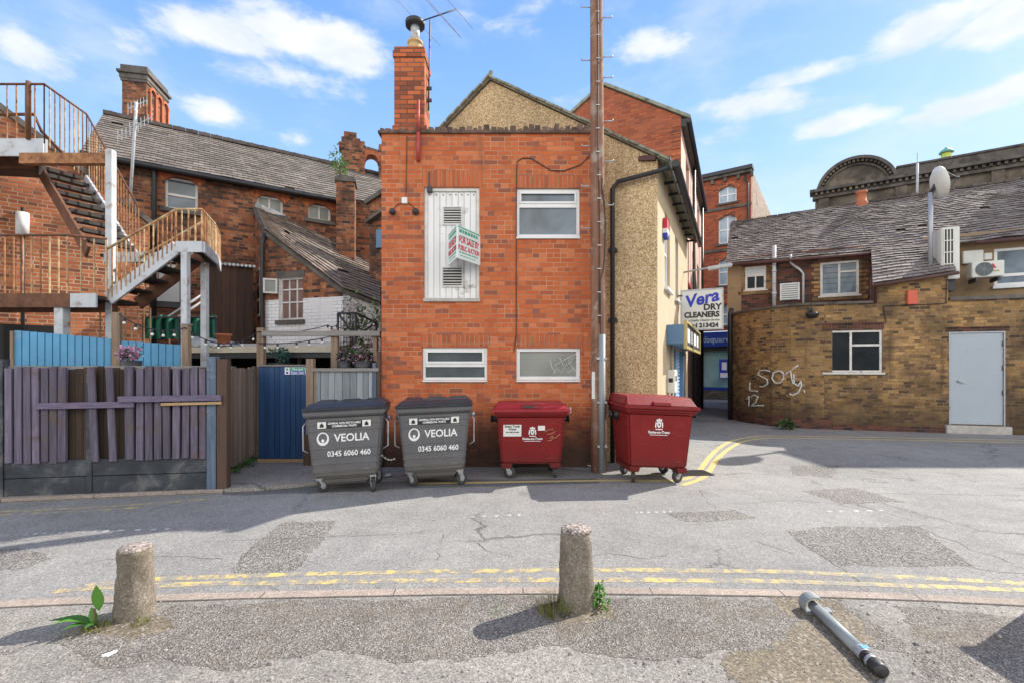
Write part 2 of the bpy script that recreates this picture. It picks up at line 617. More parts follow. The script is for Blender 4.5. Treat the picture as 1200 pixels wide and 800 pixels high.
def asphalt(name, c, c2, agg=.5, scale=1.0, cracks=True, stain=.3, speck=(.45, .42, .38), dirt=(.10, .085, .065), aggscale=110, wear=None):
    m, n, b = mk(name, .9)
    o = node(n, 'ShaderNodeNewGeometry').outputs['Position']
    big = noi(n, o, .45 * scale, 6, .62, .3)
    cc_ = ramp(n, big, [(.3, c2), (.7, c)])
    mid = noi(n, o, 3.1 * scale, 6, .65)
    cc_ = mix(n, 1.0, cc_, ramp(n, mid, [(.3, .86), (.7, 1.10)]), 'MULTIPLY')
    cc_ = mix(n, 1.0, cc_, ramp(n, noi(n, o, 23 * min(scale, 1.6), 5, .7), [(.3, 1 - .26 * (agg + .25)), (.7, 1 + .20 * (agg + .25))]), 'MULTIPLY')
    vo = node(n, 'ShaderNodeTexVoronoi', {'Vector': o, 'Scale': aggscale})
    sv = node(n, 'ShaderNodeSeparateColor', {0: vo.outputs['Color']})
    cc_ = mix(n, agg, cc_, mix(n, 1.0, cc_, ramp(n, sv.outputs[0], [(0, .35), (.55, .95), (1, 1.9)]), 'MULTIPLY'))
    cc_ = mix(n, mth(n, 'MULTIPLY', sm(n, sv.outputs[1], .90, .96), agg * .8), cc_, speck)
    if stain:
        cc_ = mix(n, mth(n, 'MULTIPLY', sm(n, noi(n, o, 1.3 * scale, 9, .7, .5), .68 - .3 * stain, .82 - .2 * stain), .6), cc_, dirt)
    f2 = noi(n, o, 14, 6, .7)
    h = mth(n, 'ADD', mth(n, 'MULTIPLY', vo.outputs['Distance'], agg), mth(n, 'MULTIPLY', f2, .6))
    if cracks:
        wp = node(n, 'ShaderNodeTexNoise', {'Vector': o, 'Scale': 1.3, 'Detail': 6.0, 'Roughness': .65})
        ov = node(n, 'ShaderNodeMix', {0: .42, 4: o, 5: wp.outputs['Color']}, data_type='VECTOR').outputs[1]
        ve = node(n, 'ShaderNodeTexVoronoi', {'Vector': ov, 'Scale': .62}, feature='DISTANCE_TO_EDGE').outputs['Distance']
        msk = sm(n, noi(n, o, .37, 3, .5), .45, .60)
        lf = mth(n, 'MULTIPLY', mth(n, 'SUBTRACT', 1.0, sm(n, ve, .002, .011)), msk)
        ve2 = node(n, 'ShaderNodeTexVoronoi', {'Vector': ov, 'Scale': 2.6}, feature='DISTANCE_TO_EDGE').outputs['Distance']
        msk2 = sm(n, noi(n, o, .8, 4, .6), .57, .66)
        lf2 = mth(n, 'MULTIPLY', mth(n, 'SUBTRACT', 1.0, sm(n, ve2, .008, .04)), msk2)
        lf = mth(n, 'MAXIMUM', lf, mth(n, 'MULTIPLY', lf2, .8))
        cc_ = mix(n, mth(n, 'MULTIPLY', lf, .62), cc_, (.04, .037, .033))
        h = mth(n, 'SUBTRACT', h, mth(n, 'MULTIPLY', lf, 2.0))
    n.links.new(cc_, b.inputs['Base Color'])
    bump(n, b, h, .55 + .2 * (agg > .7), .006 + .004 * (agg > .7))
    return m


def worn_line(name, c, under, amt=.5):
    m, n, b = mk(name, .8)
    o = node(n, 'ShaderNodeNewGeometry').outputs['Position']
    f = sm(n, noi(n, o, 9, 8, .75, .3), .62 - amt * .32, .70 - amt * .2)
    f = mth(n, 'MAXIMUM', f, mth(n, 'MULTIPLY', sm(n, noi(n, o, 1.3, 3), .52, .66), amt))
    cc_ = mix(n, f, c, under)
    cc_ = mix(n, 1.0, cc_, ramp(n, noi(n, o, 70, 3), [(.3, .75), (.7, 1.1)]), 'MULTIPLY')
    n.links.new(cc_, b.inputs['Base Color'])
    return m


M = {}
M['road'] = asphalt('road_asphalt', (.27, .263, .247), (.185, .18, .172), .42, 1.0, True, .42, dirt=(.115, .105, .09))
M['patch'] = asphalt('patch_asphalt', (.20, .185, .165), (.15, .14, .13), .85, 1.0, False, .15, aggscale=95)
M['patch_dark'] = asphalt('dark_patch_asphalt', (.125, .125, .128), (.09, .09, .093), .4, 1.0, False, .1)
M['trench'] = asphalt('trench_asphalt', (.255, .247, .235), (.21, .205, .195), .4, 1.0, False, .2)
M['gravel'] = asphalt('gravelly_tarmac', (.215, .193, .168), (.125, .111, .097), .75, 1.5, False, .62, aggscale=120, dirt=(.14, .105, .065))
M['slab'] = asphalt('concrete_slab', (.28, .26, .23), (.17, .157, .14), .5, 1.2, True, .3)
M['soil'] = asphalt('scattered_soil', (.19, .155, .11), (.12, .097, .066), .6, 2.2, False, .5, aggscale=80, dirt=(.10, .10, .04))
M['brown_side'] = brick('weathered_side_brick', [(.22, .16, .12), (.34, .25, .19), (.42, .32, .25), (.28, .2, .15)], (.40, .34, .28), stain_amt=.4)
M['kerb'] = asphalt('kerb_stone', (.36, .29, .24), (.26, .215, .18), .35, 2.0, False, .35)
M['yellow_near'] = worn_line('worn_yellow_paint', (.60, .44, .14), (.235, .225, .205), .72)
M['yellow_far'] = worn_line('yellow_paint', (.56, .42, .15), (.2, .19, .17), .18)
M['white_line'] = worn_line('worn_white_paint', (.55, .55, .53), (.22, .21, .2), .5)
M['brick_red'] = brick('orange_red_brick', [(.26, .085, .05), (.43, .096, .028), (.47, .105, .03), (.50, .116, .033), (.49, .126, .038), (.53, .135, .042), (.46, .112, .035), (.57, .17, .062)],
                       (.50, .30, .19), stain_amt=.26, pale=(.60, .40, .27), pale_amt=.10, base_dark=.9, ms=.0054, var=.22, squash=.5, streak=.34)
M['brick_soldier'] = brick('soldier_brick', [(.33, .085, .03), (.47, .11, .035), (.52, .14, .045), (.42, .10, .035)], (.40, .27, .18), row=.5, wid=.075, ms=.006, stain_amt=.12, offs=0)
M['brick_chimney'] = brick('chimney_brick', [(.16, .05, .03), (.36, .09, .03), (.5, .12, .035), (.55, .15, .05), (.42, .1, .035)], (.14, .10, .08), stain_amt=.2, ms=.008)
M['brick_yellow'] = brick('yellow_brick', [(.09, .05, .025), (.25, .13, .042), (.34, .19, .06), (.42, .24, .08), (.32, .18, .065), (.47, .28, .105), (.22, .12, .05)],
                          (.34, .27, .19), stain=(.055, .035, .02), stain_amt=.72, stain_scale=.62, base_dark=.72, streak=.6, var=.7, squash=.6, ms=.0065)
M['brick_brown'] = brick('dark_brown_brick', [(.03, .018, .014), (.075, .028, .018), (.12, .04, .024), (.17, .055, .03), (.09, .035, .024)], (.12, .10, .085), stain_amt=.3)
M['brick_old'] = brick('old_red_brick', [(.05, .026, .018), (.17, .055, .027), (.29, .085, .03), (.38, .12, .042), (.26, .09, .04), (.45, .18, .08), (.13, .055, .033)],
                       (.27, .19, .13), stain=(.025, .018, .013), stain_amt=.62, stain_scale=1.3, pale=(.55, .36, .22), pale_amt=.42, var=.7, ms=.006, squash=.6)
M['brick_stair'] = brick('orange_brick', [(.20, .07, .035), (.38, .115, .045), (.46, .145, .055), (.54, .18, .07), (.40, .12, .05)], (.60, .42, .29), stain_amt=.3, ms=.009, squash=.6)
M['brick_gable'] = brick('red_gable_brick', [(.30, .07, .03), (.42, .10, .04), (.47, .125, .05), (.37, .09, .04)], (.25, .15, .10), stain_amt=.12)
M['brick_victorian'] = brick('victorian_red_brick', [(.22, .05, .025), (.35, .075, .03), (.42, .10, .04), (.3, .07, .03)], (.22, .12, .08), stain_amt=.2)
M['coping'] = paint('mossy_coping_brick', (.16, .10, .075), .95, .45, 9, (.06, .06, .035), .5, bmp=.5, island=.5)
M['slate'] = tilemat('grey_roof_tile', [(.07, .058, .05), (.14, .118, .10), (.20, .168, .142), (.11, .092, .078), (.27, .235, .20)], (.07, .06, .04), .3)
M['slate_right'] = tilemat('weathered_clay_tile', [(.12, .10, .09), (.21, .175, .16), (.30, .26, .235), (.16, .135, .122), (.38, .335, .305)], (.06, .055, .045), .25)
M['slate_pink'] = tilemat('patchy_roof_tile', [(.11, .09, .078), (.20, .165, .138), (.29, .225, .185), (.15, .125, .105), (.38, .28, .23)], (.08, .075, .045), .25)
M['ridge'] = paint('ridge_tile', (.10, .08, .07), .9, .3, 8, island=.3)
M['verge'] = paint('mossy_verge', (.26, .265, .20), .95, .4, 8, (.05, .045, .035), .4, bmp=.4)
M['white'] = paint('white_upvc', (.72, .72, .71), .35, .05, 4, (.45, .40, .33), .05, bmp=0)
M['white_old'] = paint('old_white_paint', (.62, .60, .56), .7, .12, 6, (.25, .20, .15), .25, dscale=7)
M['white_wall'] = brick('whitewashed_brick', [(.76, .75, .76), (.82, .81, .82), (.79, .78, .79)], (.70, .69, .69), stain=(.3, .27, .24), stain_amt=.08, bmp=.35)
M['pale_door'] = wood('flaking_white_boards', (.80, .79, .77), (.72, .71, .69), .7, 1, .05, True, (.16, .14, .11), .22)
M['black'] = paint('black_plastic', (.018, .018, .02), .45, .2, 5, bmp=.05)
M['black_iron'] = paint('black_iron', (.03, .03, .033), .5, .3, 8)
M['dark'] = paint('unlit_dark', (.012, .012, .012), .9, .2, 2)
M['glass_dark'] = glass('dark_glass', (.014, .017, .019), .12, spec=.18)
M['glass_mid'] = glass('greenish_dark_glass', (.06, .075, .075), .15, .4)
M['glass_blue'] = glass('blue_grey_glass', (.13, .165, .20), .1, .5)
M['glass_pale'] = glass('frosted_glass', (.24, .25, .22), .35, .3, 1.1)
M['glass_shop'] = glass('shop_glass', (.20, .36, .36), .08, .35, .8)
M['glass_sky'] = glass('pale_blue_glass', (.30, .38, .46), .1, .25)
M['blind'] = paint('white_blind', (.55, .58, .58), .7, .06, 1.5, bmp=0)
M['curtain'] = paint('dusty_red_curtain', (.19, .11, .095), .9, .35, 5)
M['stone'] = paint('sooty_stone', (.175, .14, .105), .9, .4, 1.2, (.04, .034, .028), .75, dscale=.7, bmp=.4)
M['stone_dark'] = paint('dark_stone', (.12, .105, .09), .9, .35, 1.5, (.04, .036, .032), .5, bmp=.4)
M['lead'] = paint('lead_flashing', (.45, .45, .46), .5, .25, 5, (.2, .2, .2), .3)
M['mortar'] = paint('cement_fillet', (.42, .40, .37), .9, .2, 6)
M['steel_grey'] = paint('galvanised_steel', (.36, .38, .40), .45, .15, 5, (.18, .10, .05), .22, metal=.3, dscale=5)
M['steel_white'] = paint('pale_painted_steel', (.45, .475, .50), .55, .15, 4, (.22, .11, .05), .34, dscale=6)
M['rust'] = paint('rusting_rail_paint', (.34, .155, .06), .8, .35, 14, (.14, .05, .022), .6, dscale=9)
M['rust_pale'] = paint('flaking_cream_rail', (.48, .36, .19), .75, .25, 12, (.24, .085, .03), .7, dscale=8)
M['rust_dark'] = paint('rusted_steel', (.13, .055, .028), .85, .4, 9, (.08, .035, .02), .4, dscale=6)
M['tread'] = paint('dark_stair_tread', (.034, .029, .025), .8, .4, 6, (.10, .045, .02), .25)
M['red_pipe'] = paint('red_painted_pipe', (.35, .045, .035), .5, .2, 6)
M['purple'] = wood('faded_purple_boards', (.175, .148, .205), (.055, .045, .072), .85, 1, .42, True, (.10, .072, .058), .38)
M['purple_h'] = wood('faded_purple_rail', (.155, .125, .19), (.08, .062, .105), .75, 1, .2, False)
M['brown_board'] = wood('dark_brown_boards', (.075, .044, .027), (.022, .014, .010), .85, 1, .5)
M['grey_board'] = wood('weathered_grey_boards', (.34, .37, .39), (.20, .22, .235), .85, 1, .35, True, (.05, .05, .05), .1)
M['tan_board'] = wood('weathered_tan_boards', (.27, .205, .155), (.13, .10, .078), .85, 1, .4)
M['tan_wood'] = wood('weathered_timber_post', (.30, .215, .15), (.15, .105, .075), .85, 1, .25)
M['brown_post'] = wood('brown_timber_post', (.105, .062, .042), (.05, .03, .022), .85, 1, .2)
M['light_rail'] = wood('raw_timber_rail', (.46, .31, .165), (.32, .2, .1), .8, 1, .1, False)
M['grey_rail'] = wood('grey_timber_rail', (.30, .28, .26), (.16, .15, .14), .85, 1, .2, False)
M['blue_post'] = wood('flaking_blue_post', (.115, .16, .22), (.05, .075, .12), .75, 1, .2, True, (.35, .34, .32), .15)
M['blue_sheet'] = paint('bright_blue_sheet', (.085, .29, .48), .45, .14, 3, (.30, .33, .35), .12, bmp=0)
M['navy'] = wood('navy_painted_boards', (.022, .075, .19), (.013, .047, .125), .5, 1, .18)
M['gravelboard'] = paint('black_painted_board', (.028, .033, .042), .6, .5, 4, (.14, .135, .13), .34, dscale=4)
M['pole'] = wood('weathered_pole', (.30, .15, .09), (.11, .055, .037), .9, .8, .0, True, (.36, .29, .235), .42)
M['conduit'] = paint('grey_conduit', (.22, .245, .25), .5, .12, 3, (.15, .12, .09), .15)
M['cable'] = paint('dark_cable', (.05, .03, .025), .7, .3, 5)
M['bin_grey'] = paint('grey_bin_plastic', (.135, .131, .138), .6, .16, 3, (.18, .165, .15), .18, dscale=4, bmp=.06)
M['bin_lid'] = paint('charcoal_bin_lid', (.04, .043, .055), .38, .3, 3, (.14, .14, .15), .18, dscale=5, bmp=.05)
M['bin_red'] = paint('maroon_bin_plastic', (.20, .0105, .0115), .5, .14, 2.5, (.10, .012, .012), .3, dscale=2.5, bmp=.05, spec=.3)
M['bin_red_lid'] = paint('red_bin_lid', (.33, .026, .034), .45, .14, 3, (.36, .12, .12), .15, dscale=4, bmp=.05)
M['print'] = paint('white_print', (.75, .75, .74), .6, .04, 8, bmp=0)
M['sticker'] = paint('white_sticker', (.70, .70, .66), .6, .06, 8, (.45, .42, .36), .1, bmp=0)
M['ink'] = paint('black_ink', (.02, .02, .022), .6, .1, 8, bmp=0)
M['ink_green'] = paint('green_ink', (.03, .32, .20), .6, .1, 8, bmp=0)
M['ink_red'] = paint('crimson_ink', (.50, .02, .05), .6, .1, 8, bmp=0)
M['ink_blue'] = paint('royal_blue_ink', (.02, .04, .40), .6, .1, 8, bmp=0)
M['board'] = paint('sale_board', (.66, .74, .72), .5, .05, 5, bmp=0)
M['rubber'] = paint('grey_rubber', (.045, .043, .042), .8, .3, 8)
M['zinc'] = paint('zinc_bracket', (.42, .43, .44), .4, .2, 10, (.2, .17, .14), .25, metal=.5)
M['bollard'] = asphalt('pebbly_concrete', (.23, .195, .155), (.13, .105, .08), .42, 3.0, False, .75, aggscale=110, speck=(.42, .36, .32), dirt=(.085, .072, .045))
M['bollard_top'] = asphalt('exposed_aggregate', (.31, .26, .225), (.22, .18, .155), .8, 3.0, False, .1, aggscale=60)
M['leaf'] = leafmat('weed_leaf', (.04, .16, .018), (.11, .28, .04))
M['leaf_yel'] = leafmat('yellowish_leaf', (.16, .21, .05), (.09, .15, .035))
M['leaf_dark'] = leafmat('shrub_leaf', (.03, .075, .025), (.085, .15, .045))
M['leaf_blue'] = leafmat('bluish_leaf', (.04, .13, .10), (.09, .2, .15))
M['straw'] = leafmat('dry_grass', (.24, .20, .07), (.12, .17, .04))
M['flower'] = leafmat('pink_and_white_petal', (.62, .16, .38), (.72, .62, .66))
M['flower_mauve'] = leafmat('mauve_petal', (.32, .14, .28), (.50, .30, .40))
M['stem'] = paint('reddish_stem', (.16, .06, .04), .7, .3, 8)
M['terracotta'] = paint('terracotta', (.40, .13, .06), .8, .2, 6)
M['buff_pot'] = paint('buff_clay_pot', (.50, .33, .15), .7, .2, 8, (.25, .12, .06), .3)
M['pebble'] = tilemat('loose_stone', [(.16, .145, .125), (.22, .20, .18), (.34, .31, .28), (.19, .16, .14)], (.12, .1, .07), .1)
M['steel_door'] = paint('grey_steel_door', (.36, .41, .45), .5, .05, 1.2, (.22, .15, .11), .06, dscale=14, bmp=.1)
M['cream_ac'] = paint('off_white_casing', (.62, .62, .57), .5, .06, 4, (.40, .36, .28), .12)
M['orange_box'] = paint('faded_red_alarm', (.55, .10, .055), .5, .08, 4)
M['netting'] = paint('green_netting', (.012, .12, .07), .8, .4, 5, (.03, .22, .14), .3)
M['canopy'] = paint('cream_canopy_board', (.58, .52, .40), .8, .15, 2.5, (.3, .26, .19), .25)
M['corten'] = wood('rusty_corrugated_boards', (.075, .036, .022), (.028, .015, .011), .9, .6, .35)
M['blue_fascia'] = paint('grey_blue_fascia', (.085, .18, .31), .5, .08, 2)
M['shutter'] = paint('pale_blue_shutter', (.33, .47, .66), .5, .08, 2)
M['yellow_frame'] = paint('gold_frame', (.42, .33, .12), .5, .1, 5)
M['navy_fascia'] = paint('deep_blue_fascia', (.006, .035, .24), .4, .08, 2, bmp=0)
M['sign_face'] = paint('off_white_sign', (.66, .66, .62), .5, .05, 2.5, (.45, .43, .38), .08)
M['pinkrender'] = paint('pale_pink_render', (.58, .38, .31), .9, .1, 1.4, (.38, .25, .2), .15)
M['creamrender'] = paint('pale_stucco', (.46, .36, .235), .9, .12, 1.5, (.3, .26, .2), .2)
M['tan_pier'] = paint('tan_painted_pier', (.27, .18, .095), .8, .15, 2, (.18, .12, .06), .25)
M['dome_green'] = paint('green_copper', (.14, .36, .30), .5, .2, 5)
M['dome_yellow'] = paint('yellow_green_glass', (.50, .55, .06), .4, .15, 5)
M['graffiti'] = paint('white_spray', (.58, .58, .56), .7, .15, 20, bmp=0)
M['maroon'] = paint('dark_maroon_gutter', (.085, .035, .028), .7, .3, 6, (.05, .03, .025), .3)
M['seam'] = paint('open_crack', (.085, .078, .07), .95, .4, 9)
def scuffed(name, c, rough, scratch, mud, amt):
    m, n, b = mk(name, rough, 0, .3)
    o = objc(n)
    cc_ = ramp(n, noi(n, o, 2.6, 6, .6), [(.3, tuple(x * .86 for x in c)), (.7, tuple(x * 1.12 for x in c))])
    m1 = node(n, 'ShaderNodeMapping', {0: o, 3: (2.2, 2.2, 55)}).outputs[0]
    s1 = sm(n, noi(n, m1, 1.0, 6, .7, .1), .56, .68)
    s1 = mth(n, 'MULTIPLY', s1, sm(n, noi(n, o, 3.0, 4), .48, .62))
    m2 = node(n, 'ShaderNodeMapping', {0: o, 3: (16, 16, 1.1)}).outputs[0]
    s2 = sm(n, noi(n, m2, 1.0, 6, .65, .2), .54, .74)
    cc_ = mix(n, mth(n, 'MULTIPLY', s2, .55 * amt), cc_, mud)
    cc_ = mix(n, mth(n, 'MULTIPLY', s1, .7 * amt), cc_, scratch)
    z = node(n, 'ShaderNodeSeparateXYZ', {0: o}).outputs[2]
    sp_ = mth(n, 'SUBTRACT', 1.0, sm(n, mth(n, 'SUBTRACT', z, mth(n, 'MULTIPLY', noi(n, o, 9, 7, .7), .42)), -.05, .25))
    cc_ = mix(n, mth(n, 'MULTIPLY', sp_, .6 * amt), cc_, mud)
    n.links.new(cc_, b.inputs['Base Color'])
    n.links.new(ramp(n, s2, [(0, rough), (1, min(1, rough + .25))]), b.inputs['Roughness'])
    bump(n, b, noi(n, o, 7, 3), .12, .02)
    return m


M['bin_grey'] = scuffed('grey_bin_plastic', (.125, .122, .128), .55, (.26, .255, .25), (.10, .088, .07), 1.0)
M['bin_lid'] = scuffed('charcoal_bin_lid', (.036, .039, .05), .42, (.15, .15, .155), (.09, .085, .078), .8)
M['bin_red'] = scuffed('maroon_bin_plastic', (.195, .011, .012), .5, (.30, .09, .08), (.075, .018, .015), 1.0)
M['bin_red_lid'] = scuffed('red_bin_lid', (.31, .024, .031), .48, (.40, .16, .15), (.12, .03, .028), .8)
# rough-cast: pebbles thrown at wet cement
_m, _n, _b = mk('pebbledash', .95)
_o = objc(_n)
_v = node(_n, 'ShaderNodeTexVoronoi', {'Vector': _o, 'Scale': 62.0})
_s = node(_n, 'ShaderNodeSeparateColor', {0: _v.outputs['Color']})
_c = ramp(_n, _s.outputs[0], [(0, (.25, .165, .08)), (.3, (.48, .335, .17)), (.7, (.62, .46, .25)), (1, (.80, .66, .45))])
_c = mix(_n, 1.0, _c, ramp(_n, noi(_n, _o, .8, 6, .6), [(.3, .78), (.7, 1.12)]), 'MULTIPLY')
_c = mix(_n, mth(_n, 'MULTIPLY', sm(_n, noi(_n, _o, 1.4, 8, .7), .6, .8), .5), _c, (.12, .085, .045))
_mp = node(_n, 'ShaderNodeMapping', {0: _o, 3: (3.2, 3.2, .28)}).outputs[0]
_c = mix(_n, mth(_n, 'MULTIPLY', sm(_n, noi(_n, _mp, 1.0, 6, .62, .2), .52, .74), .45), _c, (.16, .115, .065))
_n.links.new(_c, _b.inputs['Base Color'])
bump(_n, _b, _v.outputs['Distance'], .55, .012)
M['pebbledash'] = _m
# ================================================================ ground, road, pavements
def jit_poly(pts, n=6, a=.035, z=.004, px=True):
    w = [G(*p) for p in pts] if px else [Vector(p) for p in pts]
    o = []
    for i, p in enumerate(w):
        q = w[(i + 1) % len(w)]
        d = (q - p)
        nrm = Vector((-d.y, d.x, 0)).normalized()
        for k in range(n):
            t = k / n
            c = p + d * t
            c = c + nrm * (mnoise.noise(c * 2.3) * a * 1.5 + mnoise.noise(c * 9.1) * a * .8 + mnoise.noise(c * 27.0) * a * .45)
            c.z = z
            o.append(c)
    return o


def sheet(name, pts, mat, z=.004, n=6, a=.035, px=True):
    m = MB()
    w = jit_poly(pts, n, a, z, px)
    vc, _, fc = delaunay_2d_cdt([p.to_2d() for p in w], [], [list(range(len(w)))], 1, 1e-4)[:3]
    vs = [m.b.verts.new((p.x, p.y, z)) for p in vc]
    for f in fc:
        m.b.faces.new([vs[i] for i in f])
    o = m.build(name, mat, recalc=False)
    # every sheet faces up
    return struct(o)


m = MB()
m.poly([Vector(p) for p in ((-160, -40, 0), (160, -40, 0), (160, 320, 0), (-160, 320, 0))])
struct(m.build('road', M['road']))


def smooth_px(pts, n=8):
    w = [G(*p) for p in pts]
    o = []
    for i in range(len(w) - 1):
        p0, p1, p2, p3 = w[max(i - 1, 0)], w[i], w[i + 1], w[min(i + 2, len(w) - 1)]
        for k in range(n):
            t = k / n
            o.append(.5 * ((2 * p1) + (p2 - p0) * t + (2 * p0 - 5 * p1 + 4 * p2 - p3) * t * t + (3 * p1 - p0 - 3 * p2 + p3) * t ** 3))
    o.append(w[-1])
    return o


def strip(name, pts, w, mat, z, jit=0.0, h=0.0):
    m = MB()
    L, Rr = [], []
    for i, p in enumerate(pts):
        d = pts[min(i + 1, len(pts) - 1)] - pts[max(i - 1, 0)]
        nrm = Vector((-d.y, d.x, 0)).normalized()
        a = 1 + mnoise.noise(p * 5) * jit
        L.append(p + nrm * w / 2 * a + UP * z)
        Rr.append(p - nrm * w / 2 * a + UP * z)
    for i in range(len(pts) - 1):
        if h:
            m.hexa([Rr[i] - UP * h, Rr[i + 1] - UP * h, L[i + 1] - UP * h, L[i] - UP * h, Rr[i], Rr[i + 1] - (Rr[i + 1] - Rr[i]) * .004, L[i + 1] - (L[i + 1] - L[i]) * .004, L[i]])
        else:
            m.poly([Rr[i], Rr[i + 1], L[i + 1], L[i]])
    return struct(m.build(name, mat, recalc=bool(h)))


kerb = smooth_px([(-420, 735), (-200, 722), (0, 710), (200, 702), (400, 697), (600, 694), (800, 695), (1000, 699), (1200, 708), (1400, 720), (1650, 740)])
# foreground pavement: everything this side of the kerb
m = MB()
for a, b in zip(kerb, kerb[1:]):
    m.poly([Vector((a.x, -14, .012)), Vector((b.x, -14, .012)), Vector((b.x, b.y - .03, .012)), Vector((a.x, a.y - .03, .012))])
struct(m.build('pavement', M['slab'], recalc=False))
strip('kerb', kerb, .095, M['kerb'], .018, .12, .05)
strip('kerb_seam', [p + Vector((0, .056, 0)) for p in kerb], .014, M['seam'], .0016, .9)
strip('kerb_seam', [p + Vector((0, -.054, 0)) for p in kerb], .010, M['seam'], .0146, .9)
sheet('pavement_patch', [(95, 772), (70, 752), (150, 730), (215, 708), (420, 703), (600, 701), (800, 702), (960, 706), (1010, 715), (1060, 765), (930, 772), (850, 764), (760, 777), (650, 763), (560, 771), (500, 779), (400, 764), (310, 783), (200, 779), (130, 787)],
      M['gravel'], .0136, 40, .05)
sheet('pavement_patch', [(1045, 712), (1200, 722), (1330, 760), (1330, 860), (1100, 860), (1065, 800), (1080, 760)], M['gravel'], .0130, 30, .05)
sheet('soil_patch', [(915, 703), (985, 702), (1000, 722), (1028, 770), (1052, 800), (1030, 815), (930, 812), (870, 800), (850, 772), (905, 752), (935, 730)], M['soil'], .0142, 40, .07)
sheet('soil_patch', [(110, 742), (125, 728), (205, 726), (215, 738), (190, 748), (150, 752)], M['soil'], .0142, 40, .05)
sheet('soil_patch', [(628, 722), (650, 712), (715, 712), (722, 724), (690, 732), (650, 731)], M['soil'], .0142, 40, .05)
sheet('road_patch', [(925, 622), (960, 617), (1075, 616), (1138, 661), (1100, 663), (985, 663), (932, 633)], M['patch'], .0006, 16, .04)
sheet('road_patch', [(268, 668), (330, 612), (395, 609), (372, 642), (345, 668), (300, 672)], M['patch'], .0006, 16, .04)
sheet('road_patch', [(940, 575), (1000, 571), (1062, 588), (985, 590)], M['patch'], .0006, 16, .03)
sheet('road_patch', [(780, 600), (860, 597), (888, 607), (800, 612)], M['patch'], .0006, 16, .03)
sheet('road_patch', [(925, 545), (985, 545), (975, 559), (930, 556)], M['patch'], .0006, 16, .03)
sheet('road_patch', [(400, 628), (527, 625), (520, 655), (395, 656)], M['trench'], .0005, 8, .02)
sheet('road_patch', [(60, 655), (20, 640), (-60, 645), (-60, 662), (20, 668)], M['patch'], .0006, 16, .03)
sheet('trench_strip', [(795, 570), (1000, 567), (1260, 562), (1260, 566), (1000, 571), (795, 574)], M['trench'], .0008, 10, .02)
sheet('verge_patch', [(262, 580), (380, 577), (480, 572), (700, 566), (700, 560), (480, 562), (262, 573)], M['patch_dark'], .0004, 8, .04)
NL1 = smooth_px([(98, 686.5), (140, 681.5), (190, 677.5), (400, 671), (600, 668), (750, 667.5), (900, 669), (1000, 673), (1200, 683), (1400, 697), (1600, 714)])
NL2 = smooth_px([(64, 692), (110, 688.5), (200, 684.5), (400, 681), (600, 679), (750, 679), (900, 680.5), (1000, 683.5), (1200, 691), (1400, 702), (1600, 716)])
strip('yellow_line', NL1, .072, M['yellow_near'], .0010, .25)
strip('yellow_line', NL2, .075, M['yellow_near'], .0012, .2)
FL1 = smooth_px([(480, 566), (560, 565), (640, 563.5), (720, 562.5), (790, 562.5), (812, 557), (822, 548), (830, 537), (842, 525), (858, 516), (880, 511.5), (905, 510), (960, 511), (1080, 513), (1200, 515.5), (1330, 518)])
FL2 = smooth_px([(800, 568), (822, 560), (832, 550), (840, 538), (852, 527), (868, 518), (888, 513.8), (910, 512.4), (960, 513.4), (1080, 515.6), (1200, 518.2), (1330, 521)])
strip('yellow_line', FL1, .09, M['yellow_far'], .0010, .1)
strip('yellow_line', FL2, .09, M['yellow_far'], .0012, .1)
strip('yellow_line', smooth_px([(-120, 604), (0, 599), (100, 594.5), (170, 590), (248, 584)]), .06, M['yellow_near'], .0010, .3)
strip('yellow_line', smooth_px([(-120, 608), (0, 603), (100, 598), (165, 594)]), .06, M['yellow_near'], .0012, .3)
for pts in ([(543, 605.5), (615, 602.5)], [(0, 627), (60, 624), (100, 622.5)], [(110, 622), (205, 619)], [(960, 599), (1040, 597.5)], [(745, 600), (790, 599)]):
    w_ = smooth_px(pts, 12)
    m = MB()
    for i in range(0, len(w_) - 1, 2):
        d = (w_[i + 1] - w_[i])
        q = Vector((-d.y, d.x, 0)).normalized() * .022
        m.poly([w_[i] - q + UP * .0014, w_[i] + d * .75 - q + UP * .0014, w_[i] + d * .75 + q + UP * .0014, w_[i] + q + UP * .0014])
    struct(m.build('white_dashes', M['white_line'], recalc=False))
m = MB()
s_ = 0
for p, q in zip(kerb, kerb[1:]):
    L_ = (q - p).length
    while s_ < L_:
        x_ = p.lerp(q, s_ / L_)
        dv_ = (q - p).normalized()
        nv_ = Vector((-dv_.y, dv_.x, 0))
        m.poly([x_ - nv_ * .047 - dv_ * .004 + UP * .0186, x_ - nv_ * .047 + dv_ * .004 + UP * .0186, x_ + nv_ * .047 + dv_ * .004 + UP * .0186, x_ + nv_ * .047 - dv_ * .004 + UP * .0186])
        s_ += .915
    s_ -= L_
struct(m.build('kerb_joint', M['seam'], recalc=False))
